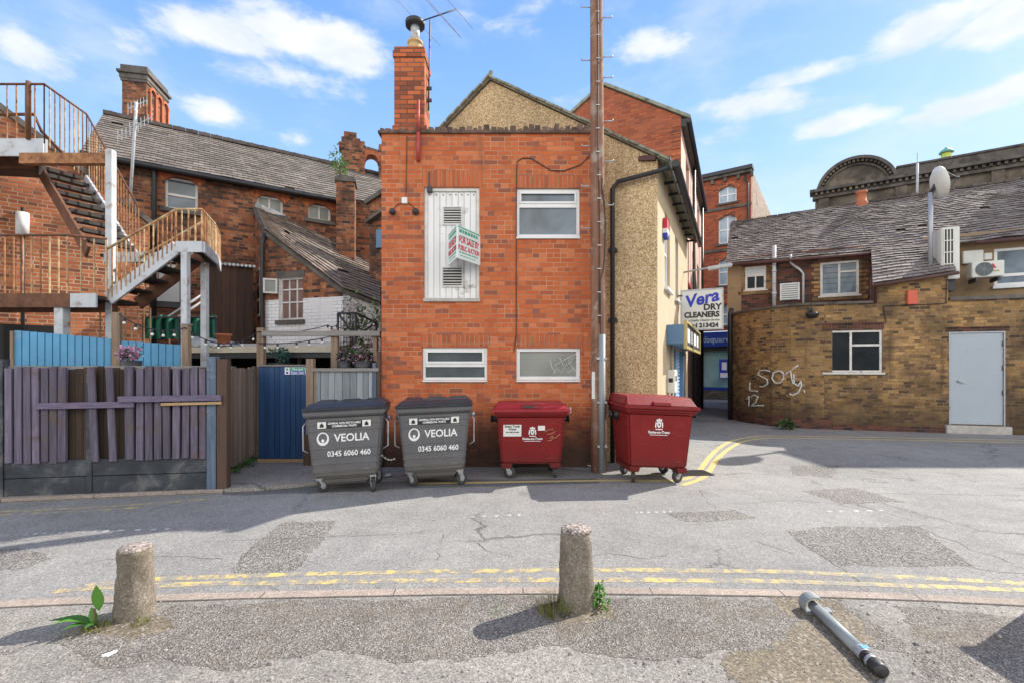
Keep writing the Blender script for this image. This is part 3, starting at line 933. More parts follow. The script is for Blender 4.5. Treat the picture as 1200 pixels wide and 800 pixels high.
# open cracks and seams in the road
for pts in ([(820, 573), (832, 590), (838, 594)], [(240, 634), (420, 627), (500, 624)], [(520, 626), (515, 640), (512, 656)], [(885, 634), (905, 640), (930, 648)],
            [(925, 622), (945, 640), (985, 664), (1015, 690), (1022, 697)], [(1120, 660), (1160, 668), (1198, 672)], [(1075, 616), (1130, 640), (1190, 660)], [(860, 590), (920, 586), (960, 588)], [(560, 636), (575, 646), (600, 652)], [(690, 652), (715, 648), (750, 652), (780, 650)],
            [(1000, 690), (1030, 702), (1060, 716)], [(100, 660), (180, 650), (260, 655)], [(1010, 545), (1090, 553), (1180, 556)], [(1010, 577), (1100, 579), (1195, 580)]):
    w_ = smooth_px(pts, 14)
    for p in w_[1:-1]:
        p.x += mnoise.noise(p * 6) * .05 + mnoise.noise(p * 23) * .015
        p.y += mnoise.noise(p * 6 + Vector((9, 3, 1))) * .05 + mnoise.noise(p * 23 + Vector((5, 2, 7))) * .02
    strip('road_crack', w_, .0075, M['seam'], .0009, 1.3)
# raised paving in the passage, and the narrow kerb along the fence
m = MB()
m.prism([Vector((G(*p).x, G(*p).y, 0)) for p in ((262, 577), (300, 575.5), (356, 570.5), (446, 561), (446, 549), (358, 541), (298, 541), (268, 556))], (0, 0, .05))
struct(m.build('passage_paving', M['slab'], bevel=.01))
m = MB()
pts = [G(*p) for p in ((-250, 602), (-60, 592), (0, 588.5), (110, 583.5), (262, 577))]
for a, b in zip(pts, pts[1:]):
    d = (b - a).normalized()
    n = Vector((-d.y, d.x, 0))
    m.hexa([a, b - d * .006, b + n * .5 - d * .006, a + n * .5, a + UP * .045, b + UP * .045 - d * .006, b + n * .5 + UP * .045 - d * .006, a + n * .5 + UP * .045])
struct(m.build('kerb', M['kerb'], bevel=.008))
# yard behind the fences
m = MB()
m.poly([Vector(p) for p in ((-14, 6.4, .003), (-4.0, 6.9, .003), (-2.2, 8.2, .003), (-2.2, 14, .003), (-14, 14, .003))])
struct(m.build('yard', M['patch_dark']))

# ================================================================ THE ORANGE-RED BRICK BUILDING
BY = 7.8
BX0, BX1, BH = -2.131, 1.309, 5.46
t = thing('brick_building', (0, BY, 0), 'small square orange-red brick building with flat jagged-topped front, standing behind the bins', 'building')
F = Fr((BX0, BY), (1, 0))
hd, ha, hb_, hc = F.rect(497, 562, 220, 352), F.rect(605, 679.5, 221, 278), F.rect(495, 571, 407, 445), F.rect(605, 680, 407.5, 445)
m = MB()
wall(m, F, 0, BX1 - BX0, 0, BH, [hd, ha, hb_, hc], .08)
W = BX1 - BX0
ZB = 5.3
m.poly([F.P(W, 0), F.P(W, 0, -.62), F.P(W, BH, -.62), F.P(W, BH)])
m.poly([F.P(0, 0, -2.2), F.P(0, 0), F.P(0, BH), F.P(0, BH, -2.2)])
m.poly([F.P(0, BH - .02), F.P(W, BH - .02), F.P(W, BH - .02, -.62), F.P(0, BH - .02, -2.2)])
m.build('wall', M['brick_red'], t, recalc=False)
m = MB()   # brick-on-edge coping, broken and mossy
x = -.03
while x < W + .02:
    if hd[0] < 9:
        w_ = random.uniform(.065, .11)
        h_ = random.choice([.05, .07, .08, .09, .1, .11]) * random.uniform(.8, 1.2)
        y0 = random.uniform(-.02, .012)
        m.hexa([F.P(x, BH, .03 + y0), F.P(x + w_, BH, .03 + y0), F.P(x + w_, BH, -.2), F.P(x, BH, -.2), F.P(x + random.uniform(0, .015), BH + h_, .02 + y0), F.P(x + w_ - .008, BH + h_ * random.uniform(.8, 1.1), .02 + y0), F.P(x + w_, BH + h_, -.2), F.P(x, BH + h_, -.2)])
        x += w_ + random.uniform(.004, .02)
F.box(m, -.05, W + .03, BH - .03, BH + .012, -.2, .035)
m.build('coping', M['coping'], t, recalc=True)
for (a, b, c, d), nm in ((F.rect(495, 563, 200, 219), 1), (F.rect(603, 682, 206, 220.5), 1), (F.rect(493, 575, 392, 406.5), 1), (F.rect(603, 682, 392, 406.5), 1)):
    m = MB()
    k = a
    while k < b - .04:
        m.hexa([F.P(k, c, .004), F.P(k + .066, c, .004), F.P(k + .066, c, -.05), F.P(k, c, -.05), F.P(k, d, .004), F.P(k + .066, d, .004), F.P(k + .066, d, -.05), F.P(k, d, -.05)])
        k += .0745
    m.build('lintel', M['brick_soldier'], t)
# boarded loading door
a, b, c, d = hd
m = MB()
fw = .055
F.box(m, a, a + fw, c, d, -.09, -.02); F.box(m, b - fw, b, c, d, -.09, -.02); F.box(m, a + fw, b - fw, d - fw, d, -.09, -.02)
ld = m.build('loading_door', M['white_old'], t, bevel=.004)
m = MB()
n = 8
for k in range(n):
    u0 = a + fw + (b - a - 2 * fw) * k / n
    u1 = a + fw + (b - a - 2 * fw) * (k + 1) / n - .006
    F.box(m, u0, u1, c + .03 + random.uniform(0, .01), d - fw - .004, -.075, -.045 + random.uniform(-.003, .003))
m.build('boards', M['pale_door'], ld, bevel=.003)
m = MB()
F.box(m, a - .01, b + .01, c - .025, c + .03, -.09, .03)
m.build('sill', M['mortar'], ld, bevel=.004)
m = MB()
for px in (503, 511, 519, 527, 534, 541, 548, 555):
    u, v = F.at(px, 227.5)
    m.lathe([(.011, 0), (.011, .006)], F.P(u, v, -.044), 8, F.n)
m.build('vent_holes', M['ink'], ld)
for (px0, px1, py0, py1) in ((520, 540, 243, 261), (519, 541, 314, 334)):
    q = F.rect(px0, px1, py0, py1)
    m = MB()
    F.box(m, q[0], q[1], q[2], q[3], -.043, -.036)
    m.build('vent', M['ink'], ld)
    m = MB()
    for k in range(6):
        z = q[2] + (q[3] - q[2]) * (k + .5) / 6
        F.box(m, q[0], q[1], z - .009, z + .006, -.037, -.026)
    F.box(m, q[0] - .02, q[0], q[2] - .03, q[3] + .02, -.045, -.024); F.box(m, q[1], q[1] + .02, q[2] - .03, q[3] + .02, -.045, -.024)
    F.box(m, q[0], q[1], q[2] - .03, q[2] - .004, -.045, -.024); F.box(m, q[0], q[1], q[3] + .002, q[3] + .02, -.045, -.024)
    m.build('louvre', M['white_old'], ld)
m = MB()
u, v = F.at(503, 222)
F.box(m, u - .03, u + .05, v - .05, v + .03, -.04, .05); F.box(m, u - .01, u + .01, v + .03, v + .28, .002, .02)
m.build('hinge_bracket', M['black_iron'], ld)
w1 = window(t, F, *ha, M['white'], M['glass_blue'], .05, hb=(.66,), rec=.03, sill=.03, over=.0, so=.03, bw=.07, label='upper window with a top vent')
m = MB()
F.box(m, ha[0] + .07, ha[1] - .07, ha[2] + (ha[3] - ha[2]) * .71, ha[3] - .07, -.035, -.02)
q = (ha[0] + .05, ha[1] - .05, ha[2] + (ha[3] - ha[2]) * .70, ha[3] - .045)


def sash(win, F, q, fw=.035, d=-.022, mat='white'):
    m = MB()
    F.box(m, q[0], q[1], q[2], q[2] + fw, d - .02, d); F.box(m, q[0], q[1], q[3] - fw, q[3], d - .02, d)
    F.box(m, q[0], q[0] + fw, q[2] + fw, q[3] - fw, d - .02, d); F.box(m, q[1] - fw, q[1], q[2] + fw, q[3] - fw, d - .02, d)
    return m.build('sash', M[mat], win, bevel=.003)


m.b.free()
sash(w1, F, q)
w2 = window(t, F, *hb_, M['white'], M['glass_mid'], .045, hb=(.46,), rec=.03, sill=.03, over=.0, so=.03, bw=.06, label='lower window in two strips')
sash(w2, F, (hb_[0] + .045, hb_[1] - .045, hb_[2] + (hb_[3] - hb_[2]) * .50, hb_[3] - .04), .04)
w3 = window(t, F, *hc, M['white'], M['glass_pale'], .06, rec=.03, sill=.03, over=.0, so=.03, label='single frosted window scrawled with white graffiti')
m = MB()


def scrawl(mb, F, strokes, d, r):
    for s in strokes:
        mb.tube([F.P(*F.at(*p), d) for p in s], r, 4)


scrawl(m, F, [[(645, 421), (647, 430), (652, 436), (656, 434), (650, 428), (657, 424)], [(656, 418), (661, 429), (668, 425), (676, 416), (666, 422), (672, 430), (675, 435)], [(649, 437), (653, 431), (658, 437), (662, 431), (667, 436), (672, 432)], [(660, 422), (676, 414)]], -.058, .006)
m.build('graffiti', M['graffiti'], w3)
# chimney
cz = BH
ch = MB()
q = F.rect(462, 497.5, 60, 152)
F.box(ch, q[0], q[1], BH + .012, q[3] - .1, -.5, .002)
F.box(ch, q[0] - .02, q[1] + .015, q[3] - .1, q[3] - .0, -.52, .02)
F.box(ch, q[0] - .0, q[1], q[3], q[3] + .07, -.5, .004)
F.box(ch, q[0] - .025, q[1] + .04, BH + .012, BH + .1, -.53, .024)
cho = ch.build('chimney', M['brick_chimney'], t, recalc=True)
cu, cv0 = F.at(483, 58)
m = MB()
o = F.P(cu, q[3] + .07, -.24)
m.lathe([(.14, 0), (.125, .13), (.11, .19), (.13, .2), (.13, .23)], o, 14)
m.build('chimney_pot', M['buff_pot'], cho)
m = MB()
m.lathe([(.075, .23), (.075, .5)], o, 12)
m.build('flue_pipe', M['steel_white'], cho)
m = MB()
m.lathe([(.0, .5), (.16, .5), (.165, .57), (.10, .62), (0, .64)], o, 16)
m.build('cowl', M['black_iron'], cho)
m = MB()
u, v = F.at(491, 158); u2, v2 = F.at(490.5, 120)
m.tube([F.P(u, v, .06), F.P(u, v2, .06)], .022, 8)
m.tube([F.P(u, v + .02, .05), F.P(u, F.at(490, 191)[1], .05)], .032, 8)
m.build('red_pipe', M['red_pipe'], t)
# wall cables, lamps and junction box
m = MB()
def cab(pts, r=.008, d=.012):
    m.tube([F.P(*F.at(*p), d) for p in pts], r, 5)
cab([(605, 392), (605, 300), (605.5, 200), (606, 190), (612, 186), (622, 186), (632, 192), (645, 200), (660, 201), (680, 194), (692, 182)])
cab([(605, 392), (603, 405), (602, 412)])
cab([(477, 160), (476, 230)], .006)
cab([(474, 238), (466, 240), (461, 246)], .006); cab([(478, 238), (484, 242), (487, 246)], .006)
m.build('wall_cable', M['cable'], t)
for (px, py) in ((460.5, 249), (487.5, 249)):
    u, v = F.at(px, py)
    m = MB()
    m.lathe([(.0, 0), (.045, .0), (.055, .05), (.035, .09), (0, .1)], F.P(u, v, .0), 12, F.n)
    m.build('bulkhead_lamp', M['black_iron'], t)
u, v = F.at(474.5, 236)
m = MB()
F.box(m, u - .045, u + .045, v - .05, v + .05, .0, .05)
m.build('junction_box', M['sticker'], t, bevel=.006)

# V-shaped sale board on the loading door
A0 = F.P(*F.at(527, 300), .02); 
sb = thing('sale_board', F.P(F.at(541, 300)[0], F.at(541, 300)[1], .3), 'V-shaped white and green for-sale board jutting out of the boarded loading door', 'sign')
uC, vT = F.at(540.5, 266); _, vB = F.at(540.5, 300)
uL, uR = F.at(525.5, 300)[0], F.at(563, 300)[0]
for side, uE in ((0, uL), (1, uR)):
    pE = F.P(uE, 0, .03 if side == 0 else .05)
    pC = F.P(uC, 0, .60)
    a, b = (pE, pC) if side == 0 else (pC, pE)
    tt = (b - a); Lb = tt.length; tt.normalize()
    Fs = Fr((a.x, a.y), (tt.x, tt.y))
    zb, zt = 3.27, 3.77
    m = MB()
    Fs.box(m, 0, Lb, zb, zt, -.012, 0)
    bo = m.build('board', M['board'], sb)
    text('FOR SALE BY', .135, M['ink_red'], bo, Fs.P(Lb / 2, zb + .29, .002), Fs.t, Fs.n, 'lettering', .003, sx=min(1, Lb / .90))
    text('PUBLIC AUCTION', .11, M['ink_red'], bo, Fs.P(Lb / 2, zb + .17, .002), Fs.t, Fs.n, 'lettering', .002, sx=min(1, Lb / .98))
    for (z0, h, u0, u1) in ((zt - .10, .05, .06, Lb - .06), (zt - .155, .014, .08, Lb - .1), (zb + .09, .022, .06, Lb - .08), (zb + .045, .014, .08, Lb - .14)):
        m = MB()
        k = u0
        while k < u1:
            w_ = random.uniform(.03, .07)
            Fs.box(m, k, min(k + w_, u1), z0, z0 + h, .0005, .002)
            k += w_ + .018
        m.build('green_print', M['ink_green'], bo)
    m = MB()
    Fs.box(m, .01, Lb - .01, zt - .03, zt - .012, .0005, .002)
    m.build('green_rule', M['ink_green'], bo)
m = MB()
m.beam(F.P(uC, 3.6, -.04), F.P(uC, 3.6, .58), .03, .04)
m.build('bracket', M['steel_grey'], sb)

# television aerial on its mast beside the chimney
ta = thing('tv_aerial', F.P(F.at(502, 100)[0], 6.3, -.2), 'thin television aerial on a mast strapped to the right of the brick chimney', 'aerial')
Yq = BY + .2
m = MB()
m.tube([V(502, 130, Yq), V(504, 24, Yq)], .012, 6)
m.build('mast', M['black_iron'], ta)
m = MB()
m.tube([V(491, 26, Yq - .03), V(535, 11, Yq + .1)], .011, 6)
m.build('boom', M['black_iron'], ta)
for (x0, y0, x1, y1) in ((466, 1, 516, 54), (497, -2, 539, 43), (500, -2, 541, 45), (522, -3, 555, 35)):
    m = MB()
    m.tube([V(x0, y0, Yq - .22), V(x1, y1, Yq + .30)], .005, 5)
    m.build('dipole', M['steel_grey'], ta)
m = MB()
m.tube([V(502, 96, Yq), V(497, 75, Yq - .02)], .008, 5); m.beam(V(497, 104, Yq), V(506, 104, Yq), .03, .05); m.beam(V(497, 118, Yq), V(506, 118, Yq), .03, .05)
m.build('bracket', M['black_iron'], ta)

# ================================================================ PEBBLEDASHED HOUSE WITH THE SHOP IN ITS FLANK
TH = R(25.2)
P_ = Vector((math.cos(TH), -math.sin(TH), 0))     # along gables, towards the alley
Q_ = Vector((math.sin(TH), math.cos(TH), 0))      # up the alley
C0 = Vector((2.42, 7.95, 0))
LW, LD, EH, AP, SA = 4.9, 5.4, 5.08, 7.18, 3.13
ph = thing('rendered_house', C0, 'tan pebbledashed house with sloping gable behind the orange brick building, blue shutter in its flank', 'house')
Ff = Fr(C0 - P_ * LW, P_)
Fs = Fr(C0, Q_)
m = MB()
hl = AP - (AP - EH) / SA * (LW - SA)
m.poly([Ff.P(0, 0), Ff.P(LW, 0), Ff.P(LW, EH), Ff.P(LW - SA, AP), Ff.P(0, hl)])
m.poly([Ff.P(0, 0, -LD), Ff.P(0, 0), Ff.P(0, hl), Ff.P(0, hl, -LD)])
m.poly([Ff.P(LW, 0, -LD), Ff.P(0, 0, -LD), Ff.P(0, hl, -LD), Ff.P(LW - SA, AP, -LD), Ff.P(LW, EH, -LD)])
m.build('gable_wall', M['pebbledash'], ph, recalc=False)
m = MB()
hw = [(.88, 1.62, 3.1, 4.5), (2.5, 3.1, 3.1, 4.45), (2.3, 4.0, 0.0, 2.02), (4.1, 5.0, 0.0, 2.0)]
wall(m, Fs, 0, LD, 0, EH, hw, .1)
m.build('side_wall', M['creamrender'], ph, recalc=False)
m = MB()
for k in range(2):
    pass
# roof slabs with overhang
def slab(mb, a, b, c, d, t):
    a, b, c, d = map(Vector, (a, b, c, d))
    n = (b - a).cross(d - a).normalized() * t
    mb.hexa([a, b, c, d, a + n, b + n, c + n, d + n])
sl = (AP - EH) / SA
slab(m, Ff.P(LW + .22, EH - .22 * sl + .02, .05), Ff.P(LW + .22, EH - .22 * sl + .02, -LD), Ff.P(LW - SA, AP + .02, -LD), Ff.P(LW - SA, AP + .02, .05), .05)
slab(m, Ff.P(-.05, hl - .05 * sl + .02, -LD), Ff.P(-.05, hl - .05 * sl + .02, .05), Ff.P(LW - SA, AP + .02, .05), Ff.P(LW - SA, AP + .02, -LD), .05)
m.build('roof', M['verge'], ph)
m = MB()   # lumpy verge tiles
for (ua, za, ub, zb) in ((LW + .2, EH - .2 * sl + .07, LW - SA, AP + .07), (LW - SA, AP + .07, -.05, hl + .03)):
    k = int(abs(ub - ua) / .16)
    for i in range(k):
        t0, t1 = i / k, (i + .93) / k
        j = random.uniform(-.012, .012)
        m.beam(Ff.P(ua + (ub - ua) * t0, za + (zb - za) * t0 + j, .06), Ff.P(ua + (ub - ua) * t1, za + (zb - za) * t1 + j * .3, -.01 + .06), .09, .035)
m.beam(Ff.P(LW - SA - .02, AP + .06, .03), Ff.P(LW - SA + .03, AP + .17, .03), .05, .06)
m.build('verge_tile', M['verge'], ph)
# side gutter, bracket timber, downpipe
m = MB()
m.tube([Fs.P(-.12, EH - .16, .3), Fs.P(LD + .1, EH - .12, .3)], .065, 8)
for k in range(9):
    u = .2 + k * .62
    m.beam(Fs.P(u, EH - .12, .0), Fs.P(u, EH - .12, .27), .03, .05)
m.beam(Fs.P(-.1, EH - .1, .2), Fs.P(LD, EH - .06, .2), .03, .16)
m.build('gutter', M['black'], ph)
m = MB()
m.beam(Ff.P(LW - .30, EH + .06, .0), Ff.P(LW - .02, EH + .01, .04), .07, .08)
m.build('purlin_end', M['maroon'], ph)
m = MB()
uD = Ff.at(719, 300)[0]
zk = CZ + (HY - 216) / FPX * 8.2
m.tube([Ff.P(LW + .18, EH - .2, .1), Ff.P(LW + .02, EH - .24, .1), Ff.P(uD + .10, zk + .02, .09), Ff.P(uD, zk - .09, .08), Ff.P(uD, 0, .08)], .04, 8)
for z in (.9, 2.4, 3.6):
    Ff.box(m, uD - .07, uD + .07, z, z + .06, .0, .1)
m.build('downpipe', M['black'], ph)
for i, h in enumerate(hw[:2]):
    window(ph, Fs, *h, M['white'], M['glass_sky'], .06, hb=(.5,), vb=((.5,) if i == 0 else ()), rec=.05, sill=.06, so=.07)
# roller shutter shop front
a, b, c, d = hw[2]
m = MB()
for k in range(24):
    z = c + (d - c) * k / 24
    Fs.box(m, a + .08, b - .08, z + .004, z + (d - c) / 24, -.09, -.065 + .0)
    Fs.box(m, a + .08, b - .08, z + .03, z + (d - c) / 24 - .01, -.065, -.05)
m.build('roller_shutter', M['shutter'], ph)
m = MB()
Fs.box(m, a, a + .08, c, d, -.1, .03)
m.build('door_jamb', M['blue_fascia'], ph)
m = MB()
Fs.box(m, b - .08, b, c, d, -.1, .03)
m.build('door_jamb', M['blue_fascia'], ph)
m = MB()
a, b, c, d = hw[3]
Fs.box(m, a, b, c, d, -.09, -.04)
m.build('door', M['brown_board'], ph)
m = MB()
Fs.box(m, 1.1, 4.9, 2.06, 2.42, .0, .30)
fa = m.build('fascia', M['blue_fascia'], ph, bevel=.008)
m = MB()
for (u0, u1, v0, v1) in ((1.15, 4.85, 2.46, 2.50), (1.15, 4.85, 1.98, 2.03), (1.15, 1.22, 2.03, 2.46), (4.78, 4.85, 2.03, 2.46)):
    Fs.box(m, u0, u1, v0, v1, .302, .36)
m.build('frame', M['yellow_frame'], fa)
m = MB()
Fs.box(m, 1.22, 4.78, 2.03, 2.46, .302, .33)
m.build('panel', M['ink'], fa)
m = MB()
for (u0, u1) in ((1.6, 2.1), (2.35, 2.8), (3.1, 3.6), (3.9, 4.4)):
    Fs.box(m, u0, u1, 2.12, 2.38, .331, .335)
m.build('notice', M['sticker'], fa)
m = MB()
uM, zM = Fs.at(783.5, 446)
Fs.box(m, uM - .25, uM + .2, zM - .22, zM + .22, 0, .14)
mb_ = m.build('meter_box', M['cream_ac'], ph, bevel=.012)
m = MB()
Fs.box(m, uM - .252, uM - .2505, zM - .02, zM + .06, .03, .11)
Fs.box(m, uM - .12, uM + .08, zM - .0, zM + .1, .14, .143)
m.build('meter_window', M['ink'], mb_)
m = MB()
m.tube([Fs.P(uM, zM - .22, .06), Fs.P(uM, 0, .06)], .025, 8)
m.tube([Fs.P(uM + .1, zM + .22, .04), Fs.P(uM + .1, 2.06, .04)], .02, 8)
m.build('conduit', M['conduit'], ph)
m = MB()
uA, zA = Fs.at(776.5, 266)
Fs.box(m, uA, uA + .26, zA - .17, zA + .16, 0, .075)
al = m.build('alarm_box', M['ink_red'], ph, bevel=.01)
m = MB()
Fs.box(m, uA - .002, uA + .262, zA - .175, zA - .08, -.001, .078)
m.build('alarm_base', M['ink_blue'], al)
m = MB()
Fs.box(m, uA - .004, uA + .264, zA - .11, zA - .03, -.001, .081)
m.build('alarm_band', M['print'], al)

# hanging shop sign
vS = Fr(Fs.P(3.1, 0, .07), P_)
sg = thing('hanging_sign', Fs.P(3.1, 2.5, .07), 'square white dry cleaners sign with blue script, hanging out over the alley', 'sign')
wS, z0, z1 = .84, 2.48, 3.33
m = MB()
vS.box(m, 0, wS, z0, z1, -.07, .0)
m.build('panel', M['sign_face'], sg, bevel=.004)
m = MB()
for (u0, u1, v0, v1) in ((-.02, wS + .02, z1, z1 + .025), (-.02, wS + .02, z0 - .025, z0), (-.02, 0, z0, z1), (wS, wS + .02, z0, z1)):
    vS.box(m, u0, u1, v0, v1, -.08, .012)
m.build('frame', M['steel_white'], sg)
text('Vera', .37, M['ink_blue'], sg, vS.P(.41, 3.13, .003), vS.t, vS.n, 'lettering', .011, shear=.25, sx=1.0, rot=.2)
text('DRY', .185, M['ink'], sg, vS.P(.64, 2.945, .003), vS.t, vS.n, 'lettering', .008)
text('CLEANERS', .165, M['ink'], sg, vS.P(.42, 2.785, .003), vS.t, vS.n, 'lettering', .008, sx=.93)
text('for a Quality Cleaning Service', .06, M['ink'], sg, vS.P(.42, 2.665, .003), vS.t, vS.n, 'lettering', .001, shear=.3)
text('tel 213424', .13, M['ink'], sg, vS.P(.48, 2.55, .003), vS.t, vS.n, 'lettering', .007, sx=1.0)
m = MB()
for z in (z0 + .1, z1 - .1):
    m.beam(Fs.P(3.1, z, 0), Fs.P(3.1, z, .09), .05, .03)
m.build('bracket', M['black_iron'], sg)

# bracket lamp further up the alley
lp = thing('bracket_lamp', Fs.P(4.6, 4.0, .0), 'grey arm lamp reaching over the alley above the dry cleaners sign', 'street lamp')
m = MB()
a = Fs.P(4.3, 3.98, 0)
m.tube([a, a + P_ * .35 + UP * .04, a + P_ * 1.0 + UP * .1], .022, 8)
m.build('arm', M['steel_grey'], lp)
m = MB()
m.beam(a + P_ * .55 + UP * .04, a + P_ * 1.1 + UP * .09, .13, .09)
m.build('lamp_head', M['steel_white'], lp, bevel=.02)

# ================================================================ TALL PINK AND RED HOUSE BEHIND IT
K0 = Vector((4.6, 13.0, 0))
pk = thing('pink_house', K0, 'tall house with bare red brick gable and pink rendered flank up the alley', 'house')
Kf, Ks = Fr(K0 - P_ * 4.3, P_), Fr(K0, Q_)
m = MB()
m.poly([Kf.P(0, 0), Kf.P(4.3, 0), Kf.P(4.3, 8.45), Kf.P(2.15, 9.8), Kf.P(0, 8.45)])
m.poly([Kf.P(0, 0, -8), Kf.P(0, 0), Kf.P(0, 8.45), Kf.P(0, 8.45, -8)])
m.build('gable_wall', M['brick_gable'], pk, recalc=False)
m = MB()
hs = [(1.3, 2.4, 6.55, 7.9), (1.3, 2.4, 4.2, 5.6), (3.6, 4.6, 6.55, 7.9), (3.6, 4.6, 4.2, 5.6), (5.8, 6.8, 6.55, 7.9), (5.8, 6.8, 4.2, 5.6)]
wall(m, Ks, 0, 8.1, 3.1, 8.4, hs, .12)
m.build('side_wall', M['pinkrender'], pk, recalc=False)
m = MB()
wall(m, Ks, 0, 8.1, 0, 3.1, [], .1)
Ks.box(m, 0, 8.1, 3.05, 3.2, -.1, .06)
m.build('lower_wall', M['brick_brown'], pk, recalc=False)
for h in hs:
    window(pk, Ks, *h, M['white'], M['glass_dark'], .06, hb=(.5,), rec=.09, sill=.09, sm_=M['red_pipe'], so=.08)
m = MB()
slab(m, Kf.P(4.5, 8.36, .06), Kf.P(4.5, 8.36, -8.1), Kf.P(2.15, 9.84, -8.1), Kf.P(2.15, 9.84, .06), .08)
slab(m, Kf.P(-.15, 8.36, -8.1), Kf.P(-.15, 8.36, .06), Kf.P(2.15, 9.84, .06), Kf.P(2.15, 9.84, -8.1), .08)
m.build('roof', M['verge'], pk)
m = MB()
m.tube([Ks.P(-.05, 8.3, .2), Ks.P(8.1, 8.3, .2)], .07, 8)
m.beam(Ks.P(0, 8.28, .08), Ks.P(8.1, 8.28, .08), .15, .2)
m.build('gutter', M['black'], pk)
m = MB()
for u in (3.1, 7.2):
    m.tube([Ks.P(u, 8.2, .1), Ks.P(u, 0, .1)], .05, 8)
m.build('downpipe', M['black'], pk)
m = MB()
for k in range(26):
    z = 3.2 + k * .2
    Kf.box(m, 4.05, 4.3, z, z + .1, .0, .02)
m.build('quoin', M['brick_chimney'], pk)

# ================================================================ CORNER BUILDING AT THE END OF THE ALLEY
E0 = Vector((12.0, 24.0, 0))
eA = R(35)
ed = Vector((math.cos(eA), -math.sin(eA), 0))
EW = 9.0
Ef = Fr(E0 - ed * EW, ed)
Es = Fr(E0, (math.sin(eA), math.cos(eA)))
eb = thing('corner_building', E0, 'tall red Victorian building with arched windows over a blue shop, closing the alley', 'building')
def s2(a, b):
    return EW - b, EW - a
HE = 11.7
rows = [(10.15, 11.0), (8.05, 9.5), (5.9, 7.3), (3.85, 4.95)]
holes = []
for k, (v0, v1) in enumerate(rows):
    for s0 in (.66, 2.6, 4.55, 6.5):
        a, b = s2(s0, s0 + .88)
        holes.append((a, b, v0, v1))
m = MB()
wall(m, Ef, 0, EW, 3.55, HE, holes, .2)
m.poly([Es.P(0, 0), Es.P(.5, 0), Es.P(.5, HE), Es.P(0, HE)])
wall(m, Ef, EW - .5, EW, 0, 3.55, [], .1)
m.build('wall', M['brick_victorian'], eb, recalc=False)
m = MB()
m.poly([Es.P(.5, 0), Es.P(13, 0), Es.P(13, HE - .6), Es.P(.5, HE)])
m.build('side_wall', M['brown_side'], eb, recalc=False)
for h in holes:
    w_ = window(eb, Ef, *h, M['white'], M['glass_sky'], .07, hb=(.5,), vb=(.5,), rec=.1, sill=.1, sm_=M['stone_dark'], so=.08, over=.1)
    m = MB()
    arch_band(m, Ef, h[0], h[1], h[3], .2, .22, .03, 9, .22)
    m.build('arch', M['brick_chimney'], w_)
m = MB()
for z in (9.9, 7.75, 5.6):
    Ef.box(m, 0, EW + .04, z - .09, z + .04, .0, .06)
Ef.box(m, -.1, EW + .06, HE - .25, HE - .1, .0, .16)
k = .3
while k < EW:
    Ef.box(m, k, k + .14, HE - .48, HE - .25, .0, .13)
    k += .62
m.build('string_course', M['stone_dark'], eb)
m = MB()
Ef.box(m, -.15, EW + .1, HE - .1, HE + .08, -.3, .26)
m.build('cornice', M['black_iron'], eb)
m = MB()
m.tube([Ef.P(EW - .25, HE - .2, .1), Ef.P(EW - .25, HE - .6, .1), Ef.P(EW - .12, HE - .75, .1), Ef.P(EW - .12, 4, .1)], .05, 8)
m.build('downpipe', M['black'], eb)
m = MB()
Ef.box(m, 3.5, EW - .5, 2.75, 3.5, -.1, .3)
fs = m.build('shop_fascia', M['navy_fascia'], eb)
text('ndsquare', .42, M['glass_sky'], fs, Ef.P(Ef.at(838, 397)[0], 3.1, .303), Ef.t, Ef.n, 'lettering', .01)
m = MB()
Ef.box(m, 3.5, EW - .5, 2.55, 2.75, -.3, .1)
m.build('blind_box', M['ink'], eb)
m = MB()
Ef.box(m, 3.5, EW - .5, .0, .5, -.3, .02)
m.build('stall_riser', M['stone'], eb)
m = MB()
Ef.box(m, 3.5, EW - .5, .5, .65, -.25, .05)
for k in (EW - .62, EW - 2.6, 4.4):
    Ef.box(m, k, k + .12, .65, 2.55, -.25, .04)
m.build('shop_frame', M['navy_fascia'], eb)
m = MB()
Ef.box(m, 3.5, EW - .62, .65, 2.55, -.2, -.18)
m.build('shop_window', M['glass_shop'], eb)
uP = Ef.at(848, 435)[0]
m = MB()
Ef.box(m, uP - .25, uP + .25, 1.1, 2.1, -.17, -.16)
po = m.build('poster', M['ink_blue'], eb)
m = MB()
Ef.box(m, uP - .2, uP + .2, 1.15, 1.4, -.159, -.155); Ef.box(m, uP - .12, uP + .12, 1.55, 1.95, -.159, -.155)
m.build('poster_print', M['print'], po)
# ================================================================ YELLOW BRICK BUILDING ON THE RIGHT
rb = thing('yellow_brick_building', (9.5, 12.6, 0), 'low sooty yellow brick building with curved corner, grey steel door and sagging tiled roof', 'building')
WT = 3.3
wp = [(7.0, 15.3), (7.02, 14.6), (7.12, 14.0), (7.32, 13.45), (7.62, 13.05), (8.02, 12.82), (8.5, 12.68)]
SD = Vector((.961, -.277, 0)).normalized()
Wf = Fr((8.5, 12.68), SD)
m = MB()
uacc = 0
lay = m.b.loops.layers.uv.new('UVMap')
seg = [Vector((x, y, 0)) for x, y in wp]
for a, b in zip(seg, seg[1:]):
    f = m.poly([a, b, b + UP * WT, a + UP * WT])
    L_ = (b - a).length
    for l, uv in zip(f.loops, ((uacc, 0), (uacc + L_, 0), (uacc + L_, WT), (uacc, WT))):
        l[lay].uv = uv
    uacc += L_
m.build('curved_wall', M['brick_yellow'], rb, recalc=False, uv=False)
hwn = Wf.rect(966, 1034, 387, 436)
hdo = Wf.rect(1113.5, 1176, 390, 497)
WL = 5.4
uL0, uL1 = Wf.upx(1024), Wf.upx(1111)
m = MB()
